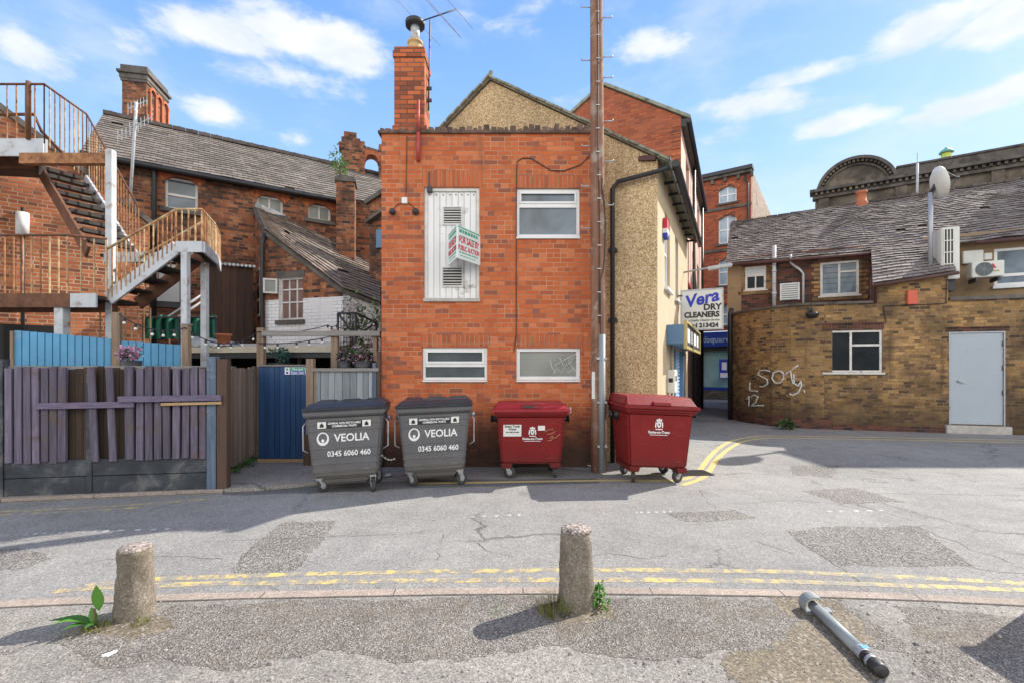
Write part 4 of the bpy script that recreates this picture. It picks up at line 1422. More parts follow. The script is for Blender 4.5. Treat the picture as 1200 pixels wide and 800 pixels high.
wall(m, Wf, 0, WL, 0, WT, [hwn, hdo], .07)
wall(m, Wf, uL0, uL1, WT, 3.92, [], .1)
m.poly([Wf.P(uL1, WT), Wf.P(uL1, WT, -2.2), Wf.P(uL1, 5.1, -2.2), Wf.P(uL1, 3.92)])
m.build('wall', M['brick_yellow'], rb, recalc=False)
# low plinth courses and step
m = MB()
for a, b in zip(seg, seg[1:]):
    n = Vector(((b - a).y, -(b - a).x, 0)).normalized()
    m.hexa([a + n * .035, b + n * .035, b - n * .02, a - n * .02, a + n * .02 + UP * .3, b + n * .02 + UP * .3, b + UP * .3 - n * .02, a + UP * .3 - n * .02])
Wf.box(m, 0.004, hdo[0] - .12, 0, .14, -.03, .04)
m.build('plinth', M['brick_brown'], rb, recalc=True)
m = MB()
Wf.box(m, hdo[0] - .12, hdo[1] + .12, 0, .2, -.03, .10)
m.build('doorstep', M['mortar'], rb, bevel=.01)
m = MB()   # coping
for a, b in zip(seg, seg[1:]):
    n = Vector(((b - a).y, -(b - a).x, 0)).normalized()
    d = (b - a).normalized() * .004
    m.hexa([a + n * .05, b + n * .05 - d, b - n * .25 - d, a - n * .25, a + n * .05 + UP * .06, b + n * .05 + UP * .06 - d, b + UP * .06 - n * .25 - d, a + UP * .06 - n * .25])
for v in m.b.verts:
    v.co.z += WT
m.build('coping', M['stone_dark'], rb, recalc=True)
m = MB()
Wf.box(m, .004, uL0 - .02, WT, WT + .06, -.25, .05)
m.build('coping', M['stone_dark'], rb)
m = MB()
Wf.box(m, uL1 + .02, WL, WT, WT + .09, -.25, .06)
m.build('coping', M['stone_dark'], rb, recalc=True)
# window, lintel, door
w_ = window(rb, Wf, *hwn, M['white_old'], M['glass_dark'], .055, hb=(), vb=(.47,), rec=.02, sill=.05, so=.04, label='white framed window with black panes in the yellow wall')
m = MB()
um = hwn[0] + (hwn[1] - hwn[0]) * .47
Wf.box(m, um + .03, hwn[1] - .055, hwn[2] + (hwn[3] - hwn[2]) * .62, hwn[2] + (hwn[3] - hwn[2]) * .67, -.062, -.016)
m.build('transom', M['white_old'], w_)
m = MB()
Wf.box(m, hwn[0] - .08, hwn[1] + .08, hwn[3] + .16, hwn[3] + .2, .0, .025)
k = hwn[0] - .05
while k < hwn[1]:
    Wf.box(m, k, k + .066, hwn[3] + .003, hwn[3] + .16, -.02, .004)
    k += .074
m.build('lintel', M['brick_brown'], rb)
m = MB()
Wf.box(m, hdo[0], hdo[1], hdo[2], hdo[3], -.06, -.015)
dr = m.build('door', M['steel_door'], rb, bevel=.004)
dr['label'] = 'flat grey-blue steel door without windows'
m = MB()
u, v = Wf.at(1123, 446)
m.lathe([(.03, 0), (.03, .015), (.012, .02), (.012, .06)], Wf.P(u, v, -.015), 10, Wf.n)
m.beam(Wf.P(u, v, .04), Wf.P(u + .12, v - .03, .04), .02, .03)
m.build('handle', M['zinc'], dr)
m = MB()
for z in (.35, .62, .88):
    v = hdo[2] + (hdo[3] - hdo[2]) * z
    m.tube([Wf.P(hdo[1] - .012, v - .06, .0), Wf.P(hdo[1] - .012, v + .06, .0)], .014, 6)
m.build('hinge', M['rust_dark'], dr)
m = MB()
Wf.box(m, hdo[0] - .03, hdo[0], hdo[2] - .02, hdo[3] + .03, -.06, .012); Wf.box(m, hdo[1], hdo[1] + .03, hdo[2] - .02, hdo[3] + .03, -.06, .012)
Wf.box(m, hdo[0] - .001, hdo[1] + .001, hdo[3], hdo[3] + .03, -.059, .011)
m.build('door_frame', M['steel_grey'], rb)
m = MB()
k = hdo[0] - .1
while k < hdo[1] + .06:
    Wf.box(m, k, k + .1, hdo[3] + .035, hdo[3] + .13, -.02, .006)
    k += .108
Wf.box(m, hdo[0] - .1, hdo[1] + .1, hdo[3] + .13, hdo[3] + .15, .0, .03)
m.build('lintel', M['brick_brown'], rb)
# faded red alarm box
u, v = Wf.at(1067.5, 349)
m = MB()
Wf.box(m, u - .11, u + .11, v - .18, v + .18, 0, .09)
m.build('alarm_box', M['orange_box'], rb, bevel=.015)
m = MB()
m.tube([Wf.P(Wf.at(1035, 362)[0], 3.22, .02), Wf.P(Wf.at(1080, 362)[0], 3.22, .02), Wf.P(Wf.at(1108, 362)[0], 3.24, .02), Wf.P(Wf.at(1109, 340)[0], 3.85, .02)], .012, 5)
m.tube([Wf.P(Wf.at(1035, 362)[0], 3.22, .02), Wf.P(Wf.at(1038, 362)[0], 2.8, .02)], .012, 5)
m.build('cable', M['cable'], rb)
# graffiti sprayed on the curved corner and the wall beside it
def cpt(px, py, off=.012):
    k = (px - 600) / FPX
    best = None
    L2 = seg + [Wf.P(WL, 0)]
    for a, b in zip(L2, L2[1:]):
        d = b - a
        den = d.x - k * d.y
        if abs(den) < 1e-6:
            continue
        s = (k * a.y - a.x) / den
        if -.02 <= s <= 1.02:
            p = a + d * s
            n = Vector((d.y, -d.x, 0)).normalized()
            q = Vector((p.x, p.y, CZ + (HY - py) / FPX * p.y)) + n * off
            if best is None or q.y < best.y:
                best = q
    return best
def cz(x, y):  # from the 840,320 crop (3.333 x)
    return (840 + x / 3.3333, 320 + y / 3.3333)
gs = [[(208, 382), (190, 378), (168, 380), (162, 395), (180, 405), (198, 415), (200, 430), (185, 442), (168, 442)],
      [(245, 380), (222, 388), (216, 410), (228, 428), (248, 428), (262, 410), (260, 388), (245, 380), (262, 392)],
      [(262, 398), (318, 358)], [(288, 378), (292, 410), (298, 432)], [(300, 392), (302, 430), (318, 440), (328, 420), (330, 440), (318, 465), (296, 476), (284, 470)],
      [(130, 425), (130, 458), (160, 460)], [(118, 492), (128, 478), (126, 520)], [(134, 484), (146, 474), (162, 482), (152, 504), (134, 518), (158, 516), (184, 516)], [(340, 455), (343, 466)]]
m = MB()
for s in gs:
    q = [cpt(*cz(*p)) for p in s]
    q = [p for p in q if p is not None]
    o_ = []
    for i in range(len(q) - 1):
        for k in range(4):
            o_.append(q[i].lerp(q[i + 1], k / 4))
    o_.append(q[-1])
    m.tube(o_, .021, 6)
m.build('graffiti', M['graffiti'], rb)
# upper storey set back
UD = Vector((.891, -.454, 0)).normalized()
Uf = Fr((7.1, 15.6), UD)
UE = 5.15
uR = Uf.upx(1020)
def ur(px0, px1, py0, py1):
    return Uf.rect(px0, px1, py0, py1)
hu1, hu2 = ur(873, 898, 312, 340), ur(961, 1007, 306, 346)
m = MB()
wall(m, Uf, .35, uR, 2.6, UE + .05, [hu1, hu2], .08)
m.poly([Uf.P(uR, 2.6), Uf.P(uR, 2.6, -1), Uf.P(uR, UE + .6, -1), Uf.P(uR, UE)])
m.build('upper_wall', M['brick_brown'], rb, recalc=False)
m = MB()
Uf.box(m, -.06, .35, 2.2, UE, -.5, .03)
m.build('pier', M['tan_pier'], rb)
for h in (hu1, hu2):
    m = MB()
    for k in range(8):
        z = h[2] + (h[3] - h[2]) * k / 8
        Uf.box(m, h[0] - .16 - (.06 if k % 2 else 0), h[0] - .004, z, z + .09, 0, .012)
        Uf.box(m, h[1] + .004, h[1] + .16 + (.06 if k % 2 else 0), z, z + .09, 0, .012)
    Uf.box(m, h[0] - .2, h[1] + .2, h[2] - .14, h[2] - .03, .0, .03)
    m.build('quoin', M['brick_yellow'], rb)
w_ = window(rb, Uf, *hu1, M['white_old'], M['glass_dark'], .07, hb=(.60,), vb=((.5, 0, .6),), rec=.03, sill=.03, so=.03, bw=.04)
m = MB()
Uf.box(m, hu1[0] + .06, hu1[1] - .06, hu1[2] + (hu1[3] - hu1[2]) * .62, hu1[3] - .06, -.06, -.045)
m.build('boarded_light', M['blind'], w_)
w_ = window(rb, Uf, *hu2, M['white_old'], M['glass_blue'], .07, hb=(), vb=(.5,), rec=.03, sill=.05, so=.04, bw=.06)
m = MB()
for z in (.2, .36, .52, .68, .84):
    y = hu2[2] + (hu2[3] - hu2[2]) * z
    Uf.box(m, hu2[0] + .07, hu2[1] - .07, y - .008, y + .008, -.075, -.06)
m.build('security_bar', M['black_iron'], w_)
m = MB()
Uf.box(m, (hu2[0] + hu2[1]) / 2 + .03, hu2[1] - .07, hu2[2] + (hu2[3] - hu2[2]) * .66, hu2[2] + (hu2[3] - hu2[2]) * .71, -.07, -.026)
m.build('transom', M['white_old'], w_)
q = ur(914, 937, 332, 352)
m = MB()
Uf.box(m, q[0], q[1], q[2], q[3], 0, .03)
ve = m.build('wall_vent', M['white'], rb)
m = MB()
for k in range(8):
    z = q[2] + (q[3] - q[2]) * (k + .5) / 8
    Uf.box(m, q[0] + .04, q[1] - .04, z - .025, z - .002, .031, .05)
m.build('louvre', M['conduit'], ve)
m = MB()
a = Uf.at(907, 330)[0]
m.tube([Uf.P(a, 3.2, .12), Uf.P(a, CZ + (HY - 289) / FPX * 15, .12)], .058, 10)
for z in (3.9, 4.6, 5.0):
    m.lathe([(.07, 0), (.07, .08)], Uf.P(a, z, .12), 10)
m.build('soil_pipe', M['steel_white'], rb)
m = MB()
a, b = Uf.at(926, 310)[0], Uf.at(941, 330)[0]
m.tube([Uf.P(a, 5.1, .2), Uf.P(a, 4.85, .18), Uf.P(a + .1, 4.76, .1), Uf.P(b - .08, 4.62, .08), Uf.P(b, 4.5, .07), Uf.P(b, 3.3, .07)], .035, 8)
m.build('downpipe', M['steel_white'], rb)
# roof
def rp(u, d, extra=0.0):   # point on the roof plane: d behind the upper eaves
    p = Uf.P(u, 0, -d)
    return Vector((p.x, p.y, UE + .70 * d + extra))
uEnd = 9.0
m = MB()
uA_, uB_ = Uf.upx(1022) + .1, Uf.upx(1128) - .15
A_, B_, C_, D_ = rp(-.1, -.22), rp(uR + .0, -.22), rp(uR, 3.05, .05), rp(-.1, 2.9)
tiles(m, A_, B_, C_, D_, .15, .21, .022, .02, sag=.07)
tiles(m, rp(uR, -.22), rp(uEnd, -.22), rp(uEnd, 3.25, .12), rp(uR, 3.05, .05), .15, .21, .022, .02, sag=.07)
m.build('roof', M['slate_right'], rb, recalc=False)
# the lower apron of the roof running down to the front wall
def low(u, v_=0.0):
    p = Wf.P(u, 0, .15 + v_)
    d = -(p - Uf.o).dot(Uf.n)
    return Vector((p.x, p.y, UE + .70 * d))
lA, lB = low(uL0 - .08), low(uL1 + .1)
tA, tB = rp(uR - .02, -.2), rp((lB - Uf.o).dot(Uf.t) + .15, -.2)
m = MB()
tiles(m, lA, lB, tB, tA, .15, .2, .022, .016, sag=.04)
m.build('roof_apron', M['slate_right'], rb, recalc=False)
m = MB()
m.poly([Wf.P(uL0, WT - .02), Wf.P(uL0, 3.92), tA - UP * .05, Vector((tA.x, tA.y, WT - .02))])
m.build('cheek', M['brick_brown'], rb, recalc=False)
m = MB()
m.tube([rp(-.15, -.3, -.02), rp(uR + .05, -.3, -.05)], .05, 8)
m.build('gutter', M['maroon'], rb)
m = MB()
m.tube([lA + Vector((0, -.05, -.06)), lB + Vector((0, -.05, -.06))], .045, 8)
m.tube([lA + Vector((0, -.05, -.06)), Wf.P(uL0 + .02, 3.7, .05), Wf.P(uL0 + .02, WT, .05)], .035, 8)
m.build('gutter', M['maroon'], rb)
m = MB()
m.tube([rp(uR + 2.2, -.3, -.02), rp(uEnd, -.3, -.02)], .05, 8)
m.build('gutter', M['maroon'], rb)
m = MB()
u = -.05
while u < uEnd:
    a = rp(u, 2.86 + .036 * u, -.03 + .013 * u + random.uniform(0, .035))
    m.beam(a, a + UD * .36 + UP * random.uniform(-.015, .015), .2, .07)
    u += .385
m.build('ridge_tile', M['ridge'], rb)
m = MB()
a = rp(.1, 3.0)
m.poly([Uf.P(-.05, 0, -8.4), Uf.P(-.05, 0), Uf.P(-.05, UE), rp(-.05, 2.86), Uf.P(-.05, UE, -5.6), Uf.P(-.05, UE, -8.4)])
m.poly([Uf.P(uEnd, UE, -5.6), Uf.P(-.05, UE, -5.6), rp(-.05, 2.86), rp(uEnd, 3.2)])
m.build('end_wall', M['brick_brown'], rb, recalc=False)
p = rp(3.35, 2.75)
k = (1008 - 600) / FPX
uu = [x for x in [i * .05 for i in range(160)] if (rp(x, 2.95).x / rp(x, 2.95).y) >= k][0]
m = MB()
m.lathe([(.2, -.3), (.2, -.02), (.15, .0), (.14, .28), (.17, .3), (.17, .36), (.12, .36)], rp(uu, 2.95, .1), 12)
m.build('chimney_pot', M['terracotta'], rb)
# the recess at the right: rear wall, window
Rf = Fr(rp(uR, .06).to_2d(), UD)
hr = Rf.rect(1165, 1215, 290, 334)
m = MB()
wall(m, Rf, 1.2, uEnd - uR, 2.6, UE + .12, [hr], .06)
m.build('recess_wall', M['tan_pier'], rb, recalc=False)
w_ = window(rb, Rf, *hr, M['white'], M['glass_blue'], .07, hb=(.28,), rec=.02, sill=.08, so=.08, bw=.08, label='wide white framed window with a grey blind')
m = MB()
for k in range(7):
    z = hr[2] + (hr[3] - hr[2]) * (.36 + .08 * k)
    Rf.box(m, hr[0] + .07, hr[1] - .07, z, z + .05, -.07, -.062)
m.build('blind', M['steel_door'], w_)
u, v = Rf.at(1139, 302)
m = MB()
Rf.box(m, u - .22, u + .2, v - .17, v + .17, 0, .12)
m.build('lamp_housing', M['cream_ac'], rb, bevel=.015)
m = MB()
u, v = Rf.at(1157, 301)
Rf.box(m, u - .08, u + .08, v - .09, v + .09, 0, .06)
m.build('junction_box', M['cream_ac'], rb, bevel=.01)
# side drainpipe at the alley corner
m = MB()
a = V(855.5, 490, 15.15)
m.tube([Vector((a.x, a.y, 0)), Vector((a.x, a.y, 3.3)), Vector((a.x + .05, a.y, 3.5))], .07, 10)
m.build('downpipe', M['black'], rb)

# air conditioners
def condenser(fr, u0, u1, v0, v1, d0, d1, label, fan):
    t_ = thing('air_conditioner', fr.P((u0 + u1) / 2, v0, d0), label, 'air conditioner', 'air conditioning units on the right building')
    m = MB()
    fr.box(m, u0, u1, v0, v1, d0, d1)
    m.build('casing', M['cream_ac'], t_, bevel=.015)
    if fan:
        uc, vc, r = u0 + (u1 - u0) * .38, (v0 + v1) / 2, (v1 - v0) * .42
        m = MB()
        for k in range(7):
            rr = r * (k + 1) / 7
            ring = [fr.P(uc + math.cos(t) * rr, vc + math.sin(t) * rr, d1 + .012) for t in [2 * math.pi * i / 20 for i in range(21)]]
            m.tube(ring, .008, 4, cap=False)
        for i in range(8):
            t = math.pi * i / 4
            m.tube([fr.P(uc, vc, d1 + .012), fr.P(uc + math.cos(t) * r, vc + math.sin(t) * r, d1 + .012)], .007, 4)
        m.build('fan_grille', M['conduit'], t_)
        m = MB()
        m.lathe([(r * .97, 0), (r * .97, .004)], fr.P(uc, vc, d1 + .001), 24, fr.n)
        m.build('fan_recess', M['black'], t_)
        m = MB()
        a = fr.P(u1 - .22, vc + .06, d1 + .003)
        m.poly([a + fr.t * -.07 - UP * .05, a + fr.t * .07 - UP * .05, a + UP * .08])
        m.build('maker_mark', M['ink_red'], t_, recalc=False)
        m = MB()
        fr.box(m, u1 - .34, u1 - .1, vc - .08, vc - .04, d1 + .001, d1 + .004)
        m.build('caution_label', M['yellow_frame'], t_)
    m = MB()
    for u in (u0 + .1, u1 - .1):
        fr.box(m, u - .025, u + .025, v0 - .1, v0, d0 - .1, d1)
    m.build('support', M['black_iron'], t_)
    return t_
q = Rf.rect(1126, 1162, 312.5, 330)
condenser(Rf, q[0], q[1], q[2], q[3], .35, .75, 'horizontal air conditioner with a round fan grille, under the recess window edge', True)
# upright unit, its louvred side to the camera
Af = Fr(V(1103.5, 300, 12.1).to_2d(), (.93, -.37))
q = Af.rect(1103.5, 1125, 266, 327)
t_ = thing('air_conditioner', Af.P(.2, q[2]), 'tall upright louvred air conditioner at the end of the roof apron', 'air conditioner', 'air conditioning units on the right building')
m = MB()
Af.box(m, q[0], q[1], q[2], q[3], -.8, 0)
m.build('casing', M['cream_ac'], t_, bevel=.015)
w_ = (q[1] - q[0])
m = MB()
Af.box(m, q[0] + w_ * .12, q[0] + w_ * .64, q[2] + .1, q[3] - .06, .001, .004)
m.build('coil', M['ink'], t_)
m = MB()
for k in range(4):
    u = q[0] + w_ * (.12 + .173 * k)
    Af.box(m, u - .01, u + .012, q[2] + .08, q[3] - .05, .004, .02)
for k in range(5):
    z = q[2] + .08 + (q[3] - q[2] - .13) * k / 4
    Af.box(m, q[0] + w_ * .1, q[0] + w_ * .66, z - .012, z + .012, .0205, .03)
m.build('guard', M['cream_ac'], t_)
m = MB()
Af.box(m, q[0] + .05, q[1] - .05, q[2] - .28, q[2], -.7, -.1)
m.build('support', M['black_iron'], t_)

# satellite dish on its mast
d0 = V(1090.5, 268, 12.35)
sd = thing('satellite_dish', (d0.x, d0.y, 4.4), 'oval satellite dish on a pale mast rising from the tiled roof apron', 'satellite dish')
m = MB()
m.tube([Vector((d0.x, d0.y, 4.2)), Vector((d0.x, d0.y, CZ + (HY - 226) / FPX * d0.y))], .05, 10)
m.build('mast', M['steel_grey'], sd)
c = V(1099, 215, 12.25)
m = MB()
ax = Vector((.93, -.30, .22)).normalized()
m.lathe([(0, -.06), (.17, -.045), (.31, -.01), (.40, .05), (.41, .055), (.41, .04), (.31, -.03), (.17, -.065), (0, -.08)], c, 20, ax)
m.build('dish', M['cream_ac'], sd)
m = MB()
for t in (0, 2.1, 4.2):
    q = ax.to_track_quat('Z', 'Y') @ Vector((math.cos(t) * .36, math.sin(t) * .36, .04))
    m.tube([c + q, c + ax * .42], .01, 5)
m.blob(c + ax * .43, .04)
m.build('feed_arm', M['black_iron'], sd)
m = MB()
m.tube([c - ax * .06, Vector((d0.x, d0.y, c.z - .2))], .03, 6)
m.tube([c - ax * .06 - UP * .1, Vector((d0.x, d0.y, c.z - .35))], .02, 6)
m.build('bracket', M['black_iron'], sd)

# security lamp on the curved wall
c = cpt(949.5, 369, .02)
sl_ = thing('security_lamp', c, 'black dome lamp fixed high on the yellow brick wall left of the window', 'lamp')
n = Vector((-.28, -.96, 0))
m = MB()
m.lathe([(0, -.12), (.09, -.11), (.15, -.04), (.16, .0), (.15, .03), (0, .04)], c + n * .17, 14)
m.build('shade', M['black'], sl_)
m = MB()
m.tube([c, c + n * .12 + UP * .12, c + n * .17 + UP * .05], .02, 6)
m.beam(c + UP * .12, c + n * .04 + UP * .12, .1, .14)
m.build('bracket', M['black_iron'], sl_)

# ================================================================ CLASSICAL BUILDING BEYOND THE ROOF
cb = thing('classical_building', (20.3, 32, 0), 'large soot-dark stone building with rounded pediment and dentilled cornice beyond the tiled roof', 'building')
Cf = Fr((20.3, 32), (.84, -.545))
m = MB()
wall(m, Cf, 0, 22, 0, 12.88, [], .1)
m.poly([Cf.P(0, 0, -9), Cf.P(0, 0), Cf.P(0, 13.4), Cf.P(0, 13.4, -9)])
for u in (.2, 4.2, 8.5, 13, 17.5):
    Cf.box(m, u, u + .55, 0, 12.85, .0, .14)
m.build('wall', M['stone'], cb, recalc=False)
m = MB()
Cf.box(m, -.15, 22, 12.87, 13.05, -.4, .22)
Cf.box(m, -.3, 22, 13.27, 13.45, -.6, .48)
Cf.box(m, -.12, 22, 13.05, 13.27, -.4, .16)
Cf.box(m, 4.25, 22, 13.45, 14.00, -.5, .1)
Cf.box(m, 4.25, 22, 14.00, 14.11, -.55, .18)
co = m.build('cornice', M['stone_dark'], cb)
m = MB()
u = 0
while u < 22:
    Cf.box(m, u, u + .14, 13.08, 13.25, .162, .36)
    u += .31
m.build('dentil', M['stone'], co)
# rounded pediment: tympanum, ring, dentils
uc, wr, rise = 2.2, 2.05, 1.62
rad = (wr * wr + rise * rise) / (2 * rise)
vc = 13.45 + rise - rad
a0 = math.asin(wr / rad) if rise < rad else math.pi - math.asin(wr / rad)
arc = [(-a0 + 2 * a0 * k / 24) for k in range(25)]
m = MB()
m.prism([Cf.P(uc + math.sin(t) * (rad - .02), vc + math.cos(t) * (rad - .02), .08) for t in arc], Cf.n * -.6)
pdm = m.build('pediment', M['stone'], cb)
m = MB()
for r0, r1, d in ((rad - .12, rad + .06, .5), (rad - .42, rad - .30, .2)):
    for t0, t1 in zip(arc, arc[1:]):
        pts = []
        for dd in (d, .082):
            for t, r in ((t0, r0), (t1, r0), (t1, r1), (t0, r1)):
                pts.append(Cf.P(uc + math.sin(t) * r, vc + math.cos(t) * r, dd))
        m.hexa(pts)
m.build('moulding', M['stone_dark'], pdm)
m = MB()
for k in range(22):
    t = -a0 + 2 * a0 * (k + .5) / 22
    p = Cf.P(uc + math.sin(t) * (rad - .2), vc + math.cos(t) * (rad - .2), .2)
    q = Cf.P(uc + math.sin(t) * (rad - .2), vc + math.cos(t) * (rad - .2), .38)
    m.beam(p, q, .14, .14)
m.build('dentil', M['stone'], pdm)
ln = thing('roof_lantern', Cf.P(7.6, 14.5, -1), 'small green domed lantern with yellow-green glass, perched on the stone parapet', 'lantern')
p0 = V(1109, 187, Cf.P(6.3, 0).y + .6)
ln.location = p0
m = MB()
m.lathe([(.22, -.7), (.22, .0), (.3, .02), (.3, .08)], p0, 8)
m.build('base', M['dome_green'], ln)
m = MB()
m.lathe([(.27, .08), (.24, .38)], p0, 8, smooth=False)
m.build('glazing', M['dome_yellow'], ln)
m = MB()
m.lathe([(.36, .38), (.36, .42), (.27, .55), (.1, .66), (.05, .74), (0, .78)], p0, 12)
m.build('dome', M['dome_green'], ln)
vp = thing('vent_pipe', V(1075, 225, 20), 'thin pale pipe standing against the stone cornice, left of the satellite dish', 'pipe')
m = MB()
p0 = V(1075, 192, 20)
m.tube([V(1075, 245, 20), p0], .045, 8)
m.build('pipe', M['steel_white'], vp)
m = MB()
m.tube([p0, p0 + UP * .45], .015, 5)
m.build('spike', M['steel_white'], vp)
# unseen building just outside the frame, shaped to throw shade over the road
nb = thing('offscreen_building', (20, 15.2, 0), 'tall plain brick building out of view beyond the yellow brick wall, added for its shadow', 'building')
m = MB()
Nf = Fr((18.5, 15.2), (1, 0))
NH = 12.0
nh_ = [(u, u + 1, v, v + 1.5) for u in (1.2, 3.2) for v in (1, 4.4, 7.8)]
wall(m, Nf, 0, 5, 0, NH, nh_, .1)
m.poly([Nf.P(0, 0, -1.4), Nf.P(0, 0), Nf.P(0, NH), Nf.P(0, NH, -1.4)])
m.poly([Nf.P(5, 0), Nf.P(5, 0, -1.4), Nf.P(5, NH, -1.4), Nf.P(5, NH)])
m.poly([Nf.P(5, 0, -1.4), Nf.P(0, 0, -1.4), Nf.P(0, NH, -1.4), Nf.P(5, NH, -1.4)])
m.build('wall', M['brick_old'], nb, recalc=False)
for h in nh_:
    window(nb, Nf, *h, M['white'], M['glass_dark'], .06, hb=(.5,), sill=.08)
m = MB()
Nf.box(m, -.1, 5.1, NH, NH + .1, -1.5, .1)
m.build('roof', M['stone_dark'], nb)

# ================================================================ LONG OLD BRICK BUILDING AT THE BACK LEFT
WD = Vector((.839, .545, 0)).normalized()
ob = thing('old_brick_building', (-6.8, 12.6, 0), 'long old patchy red brick building with tiled roof at the back left', 'building')
Of = Fr((-9.23, 11.0), WD)
OE = 6.55
hA, hB, hC, hD = Of.rect(193.5, 232, 209, 246), Of.rect(301, 332, 230, 251), Of.rect(361, 388, 240, 258), Of.rect(179, 214, 305, 356)
m = MB()
wall(m, Of, -.5, 8.4, 0, OE, [hA, hB, hC, hD], .14)
m.build('wall', M['brick_old'], ob, recalc=False)
for h, bars, vb_, mat, nm in ((hA, (.47,), (), 'glass_blue', 'tall arched window with two grey panes'), (hB, (), (.48,), 'glass_pale', 'squat arched window above the lean-to roof apex'), (hC, (), (.5,), 'glass_pale', 'squat arched window beside the small brick stack')):
    w_ = window(ob, Of, *h, M['white_old'], M[mat], .055, hb=bars, vb=vb_, rec=.09, sill=.1, sm_=M['stone_dark'], so=.07, over=.1, label=nm)
    m = MB()
    arch_band(m, Of, h[0], h[1], h[3] + .03, .13, .2, .015, 11, .2)
    m.build('arch', M['brick_soldier'], w_)
w_ = window(ob, Of, *hD, M['black_iron'], M['blind'], .06, hb=(.76,), vb=((.45, .76, 1),), rec=.05, sill=.1, so=.05, bw=.03, label='ground floor window with a white blind')
def orp(u, d, e=0.0):
    p = Of.P(u, 0, -d)
    return Vector((p.x, p.y, OE + .72 * d + e))
m = MB()
tiles(m, orp(-.5, -.18), orp(8.5, -.18), orp(8.5, 2.75), orp(-.5, 2.75), .2, .24, .014, .006, sag=.02)
rf_ = m.build('roof', M['slate'], ob, recalc=False)
m = MB()
u = -.5
while u < 8.5:
    m.beam(orp(u, 2.76, .04), orp(u + .3, 2.76, .045), .2, .1)
    m.beam(orp(u + .13, 2.76, .08), orp(u + .19, 2.76, .08), .06, .1)
    u += .31
m.build('ridge_tile', M['ridge'], rf_)
m = MB()
m.poly([Of.P(8.4, 0), Of.P(8.4, 0, -5.5), Of.P(8.4, OE, -5.5), orp(8.4, 2.75), Of.P(8.4, OE)])
m.poly([Of.P(-.5, 0, -5.5), Of.P(-.5, 0), Of.P(-.5, OE), orp(-.5, 2.75), Of.P(-.5, OE, -5.5)])
m.poly([orp(8.5, 2.75), Of.P(8.5, OE, -5.5), Of.P(-.5, OE, -5.5), orp(-.5, 2.75)])
m.build('gable', M['brick_old'], ob, recalc=False)
m = MB()
m.tube([orp(-.5, -.24, -.03), orp(8.4, -.24, -.03)], .06, 8)
m.build('gutter', M['black'], ob)
m = MB()
m.beam(orp(-.5, -.08, -.1), orp(8.4, -.08, -.1), .12, .14)
m.build('fascia_board', M['black'], ob)
m = MB()
u = Of.at(181, 220)[0]
m.tube([Of.P(u, OE - .1, .12), Of.P(u, OE - .25, .08), Of.P(u, 2, .08)], .05, 8)
m.build('downpipe', M['black_iron'], ob)
# tall stack with arched panels on the ridge
cq = Vector((.98, .2, 0)).normalized()
S0 = V(143, 150, 13.7)
Sf = Fr((S0.x, S0.y), cq)
Sr = Fr(Sf.P(.62, 0).to_2d(), (-.2, .98))
st = thing('chimney_stack', (S0.x, S0.y, 8.3), 'tall ornate brick chimney stack with arched panels, on the left end of the old roof', 'chimney')
zt = CZ + (HY - 76) / FPX * 13.7
m = MB()
def ring(mb, e, z0, z1, L=1.15):
    a, b, c, d = Sf.P(-e, 0, e), Sf.P(.62 + e, 0, e), Sf.P(.62 + e, 0, e) + Sr.t * (L + 2 * e), Sf.P(-e, 0, e) + Sr.t * (L + 2 * e)
    mb.hexa([Vector((p.x, p.y, z0)) for p in (a, b, c, d)] + [Vector((p.x, p.y, z1)) for p in (a, b, c, d)])
ring(m, 0, 7.8, zt - .45)
m.build('shaft', M['brick_old'], st)
m = MB()
ring(m, .03, zt - .45, zt - .38); ring(m, .05, zt - .38, zt - .24); ring(m, .10, zt - .24, zt - .17); ring(m, .03, zt - .17, zt)
m.build('cap', M['stone_dark'], st)
m = MB()
for k in range(3):
    u = .1 + k * .36
    Sr.box(m, u, u + .06, 8.6, zt - .62, 0.001, .06)
    Sr.box(m, u + .3, u + .36 - .004, 8.6, zt - .62, 0.001, .06)
    arch_band(m, Sr, u + .04, u + .32, zt - .52, .12, .07, .06, 6, .06)
m.build('arched_panel', M['brick_soldier'], st)
# thin mast and aerials in front of that stack
am = thing('aerial_mast', V(157, 240, 10.75), 'pale mast with several aerials in front of the old roof and stack', 'aerial')
m = MB()
Y_ = 10.75
m.tube([V(152, 240, Y_), V(158, 150, Y_), V(160, 120, Y_)], .03, 8)
m.build('mast', M['steel_white'], am)
for (x0, y0, x1, y1, k) in ((150, 128, 172, 118, 7), (152, 150, 178, 138, 7), (138, 160, 162, 150, 6)):
    m = MB()
    m.tube([V(x0, y0, Y_ - .05), V(x1, y1, Y_ + .1)], .012, 5)
    for i in range(k):
        t = i / (k - 1)
        px, py = x0 + (x1 - x0) * t, y0 + (y1 - y0) * t
        m.tube([V(px, py - 7 + t * 2, Y_), V(px, py + 7 - t * 2, Y_)], .007, 4)
    m.build('aerial', M['steel_white'], am)
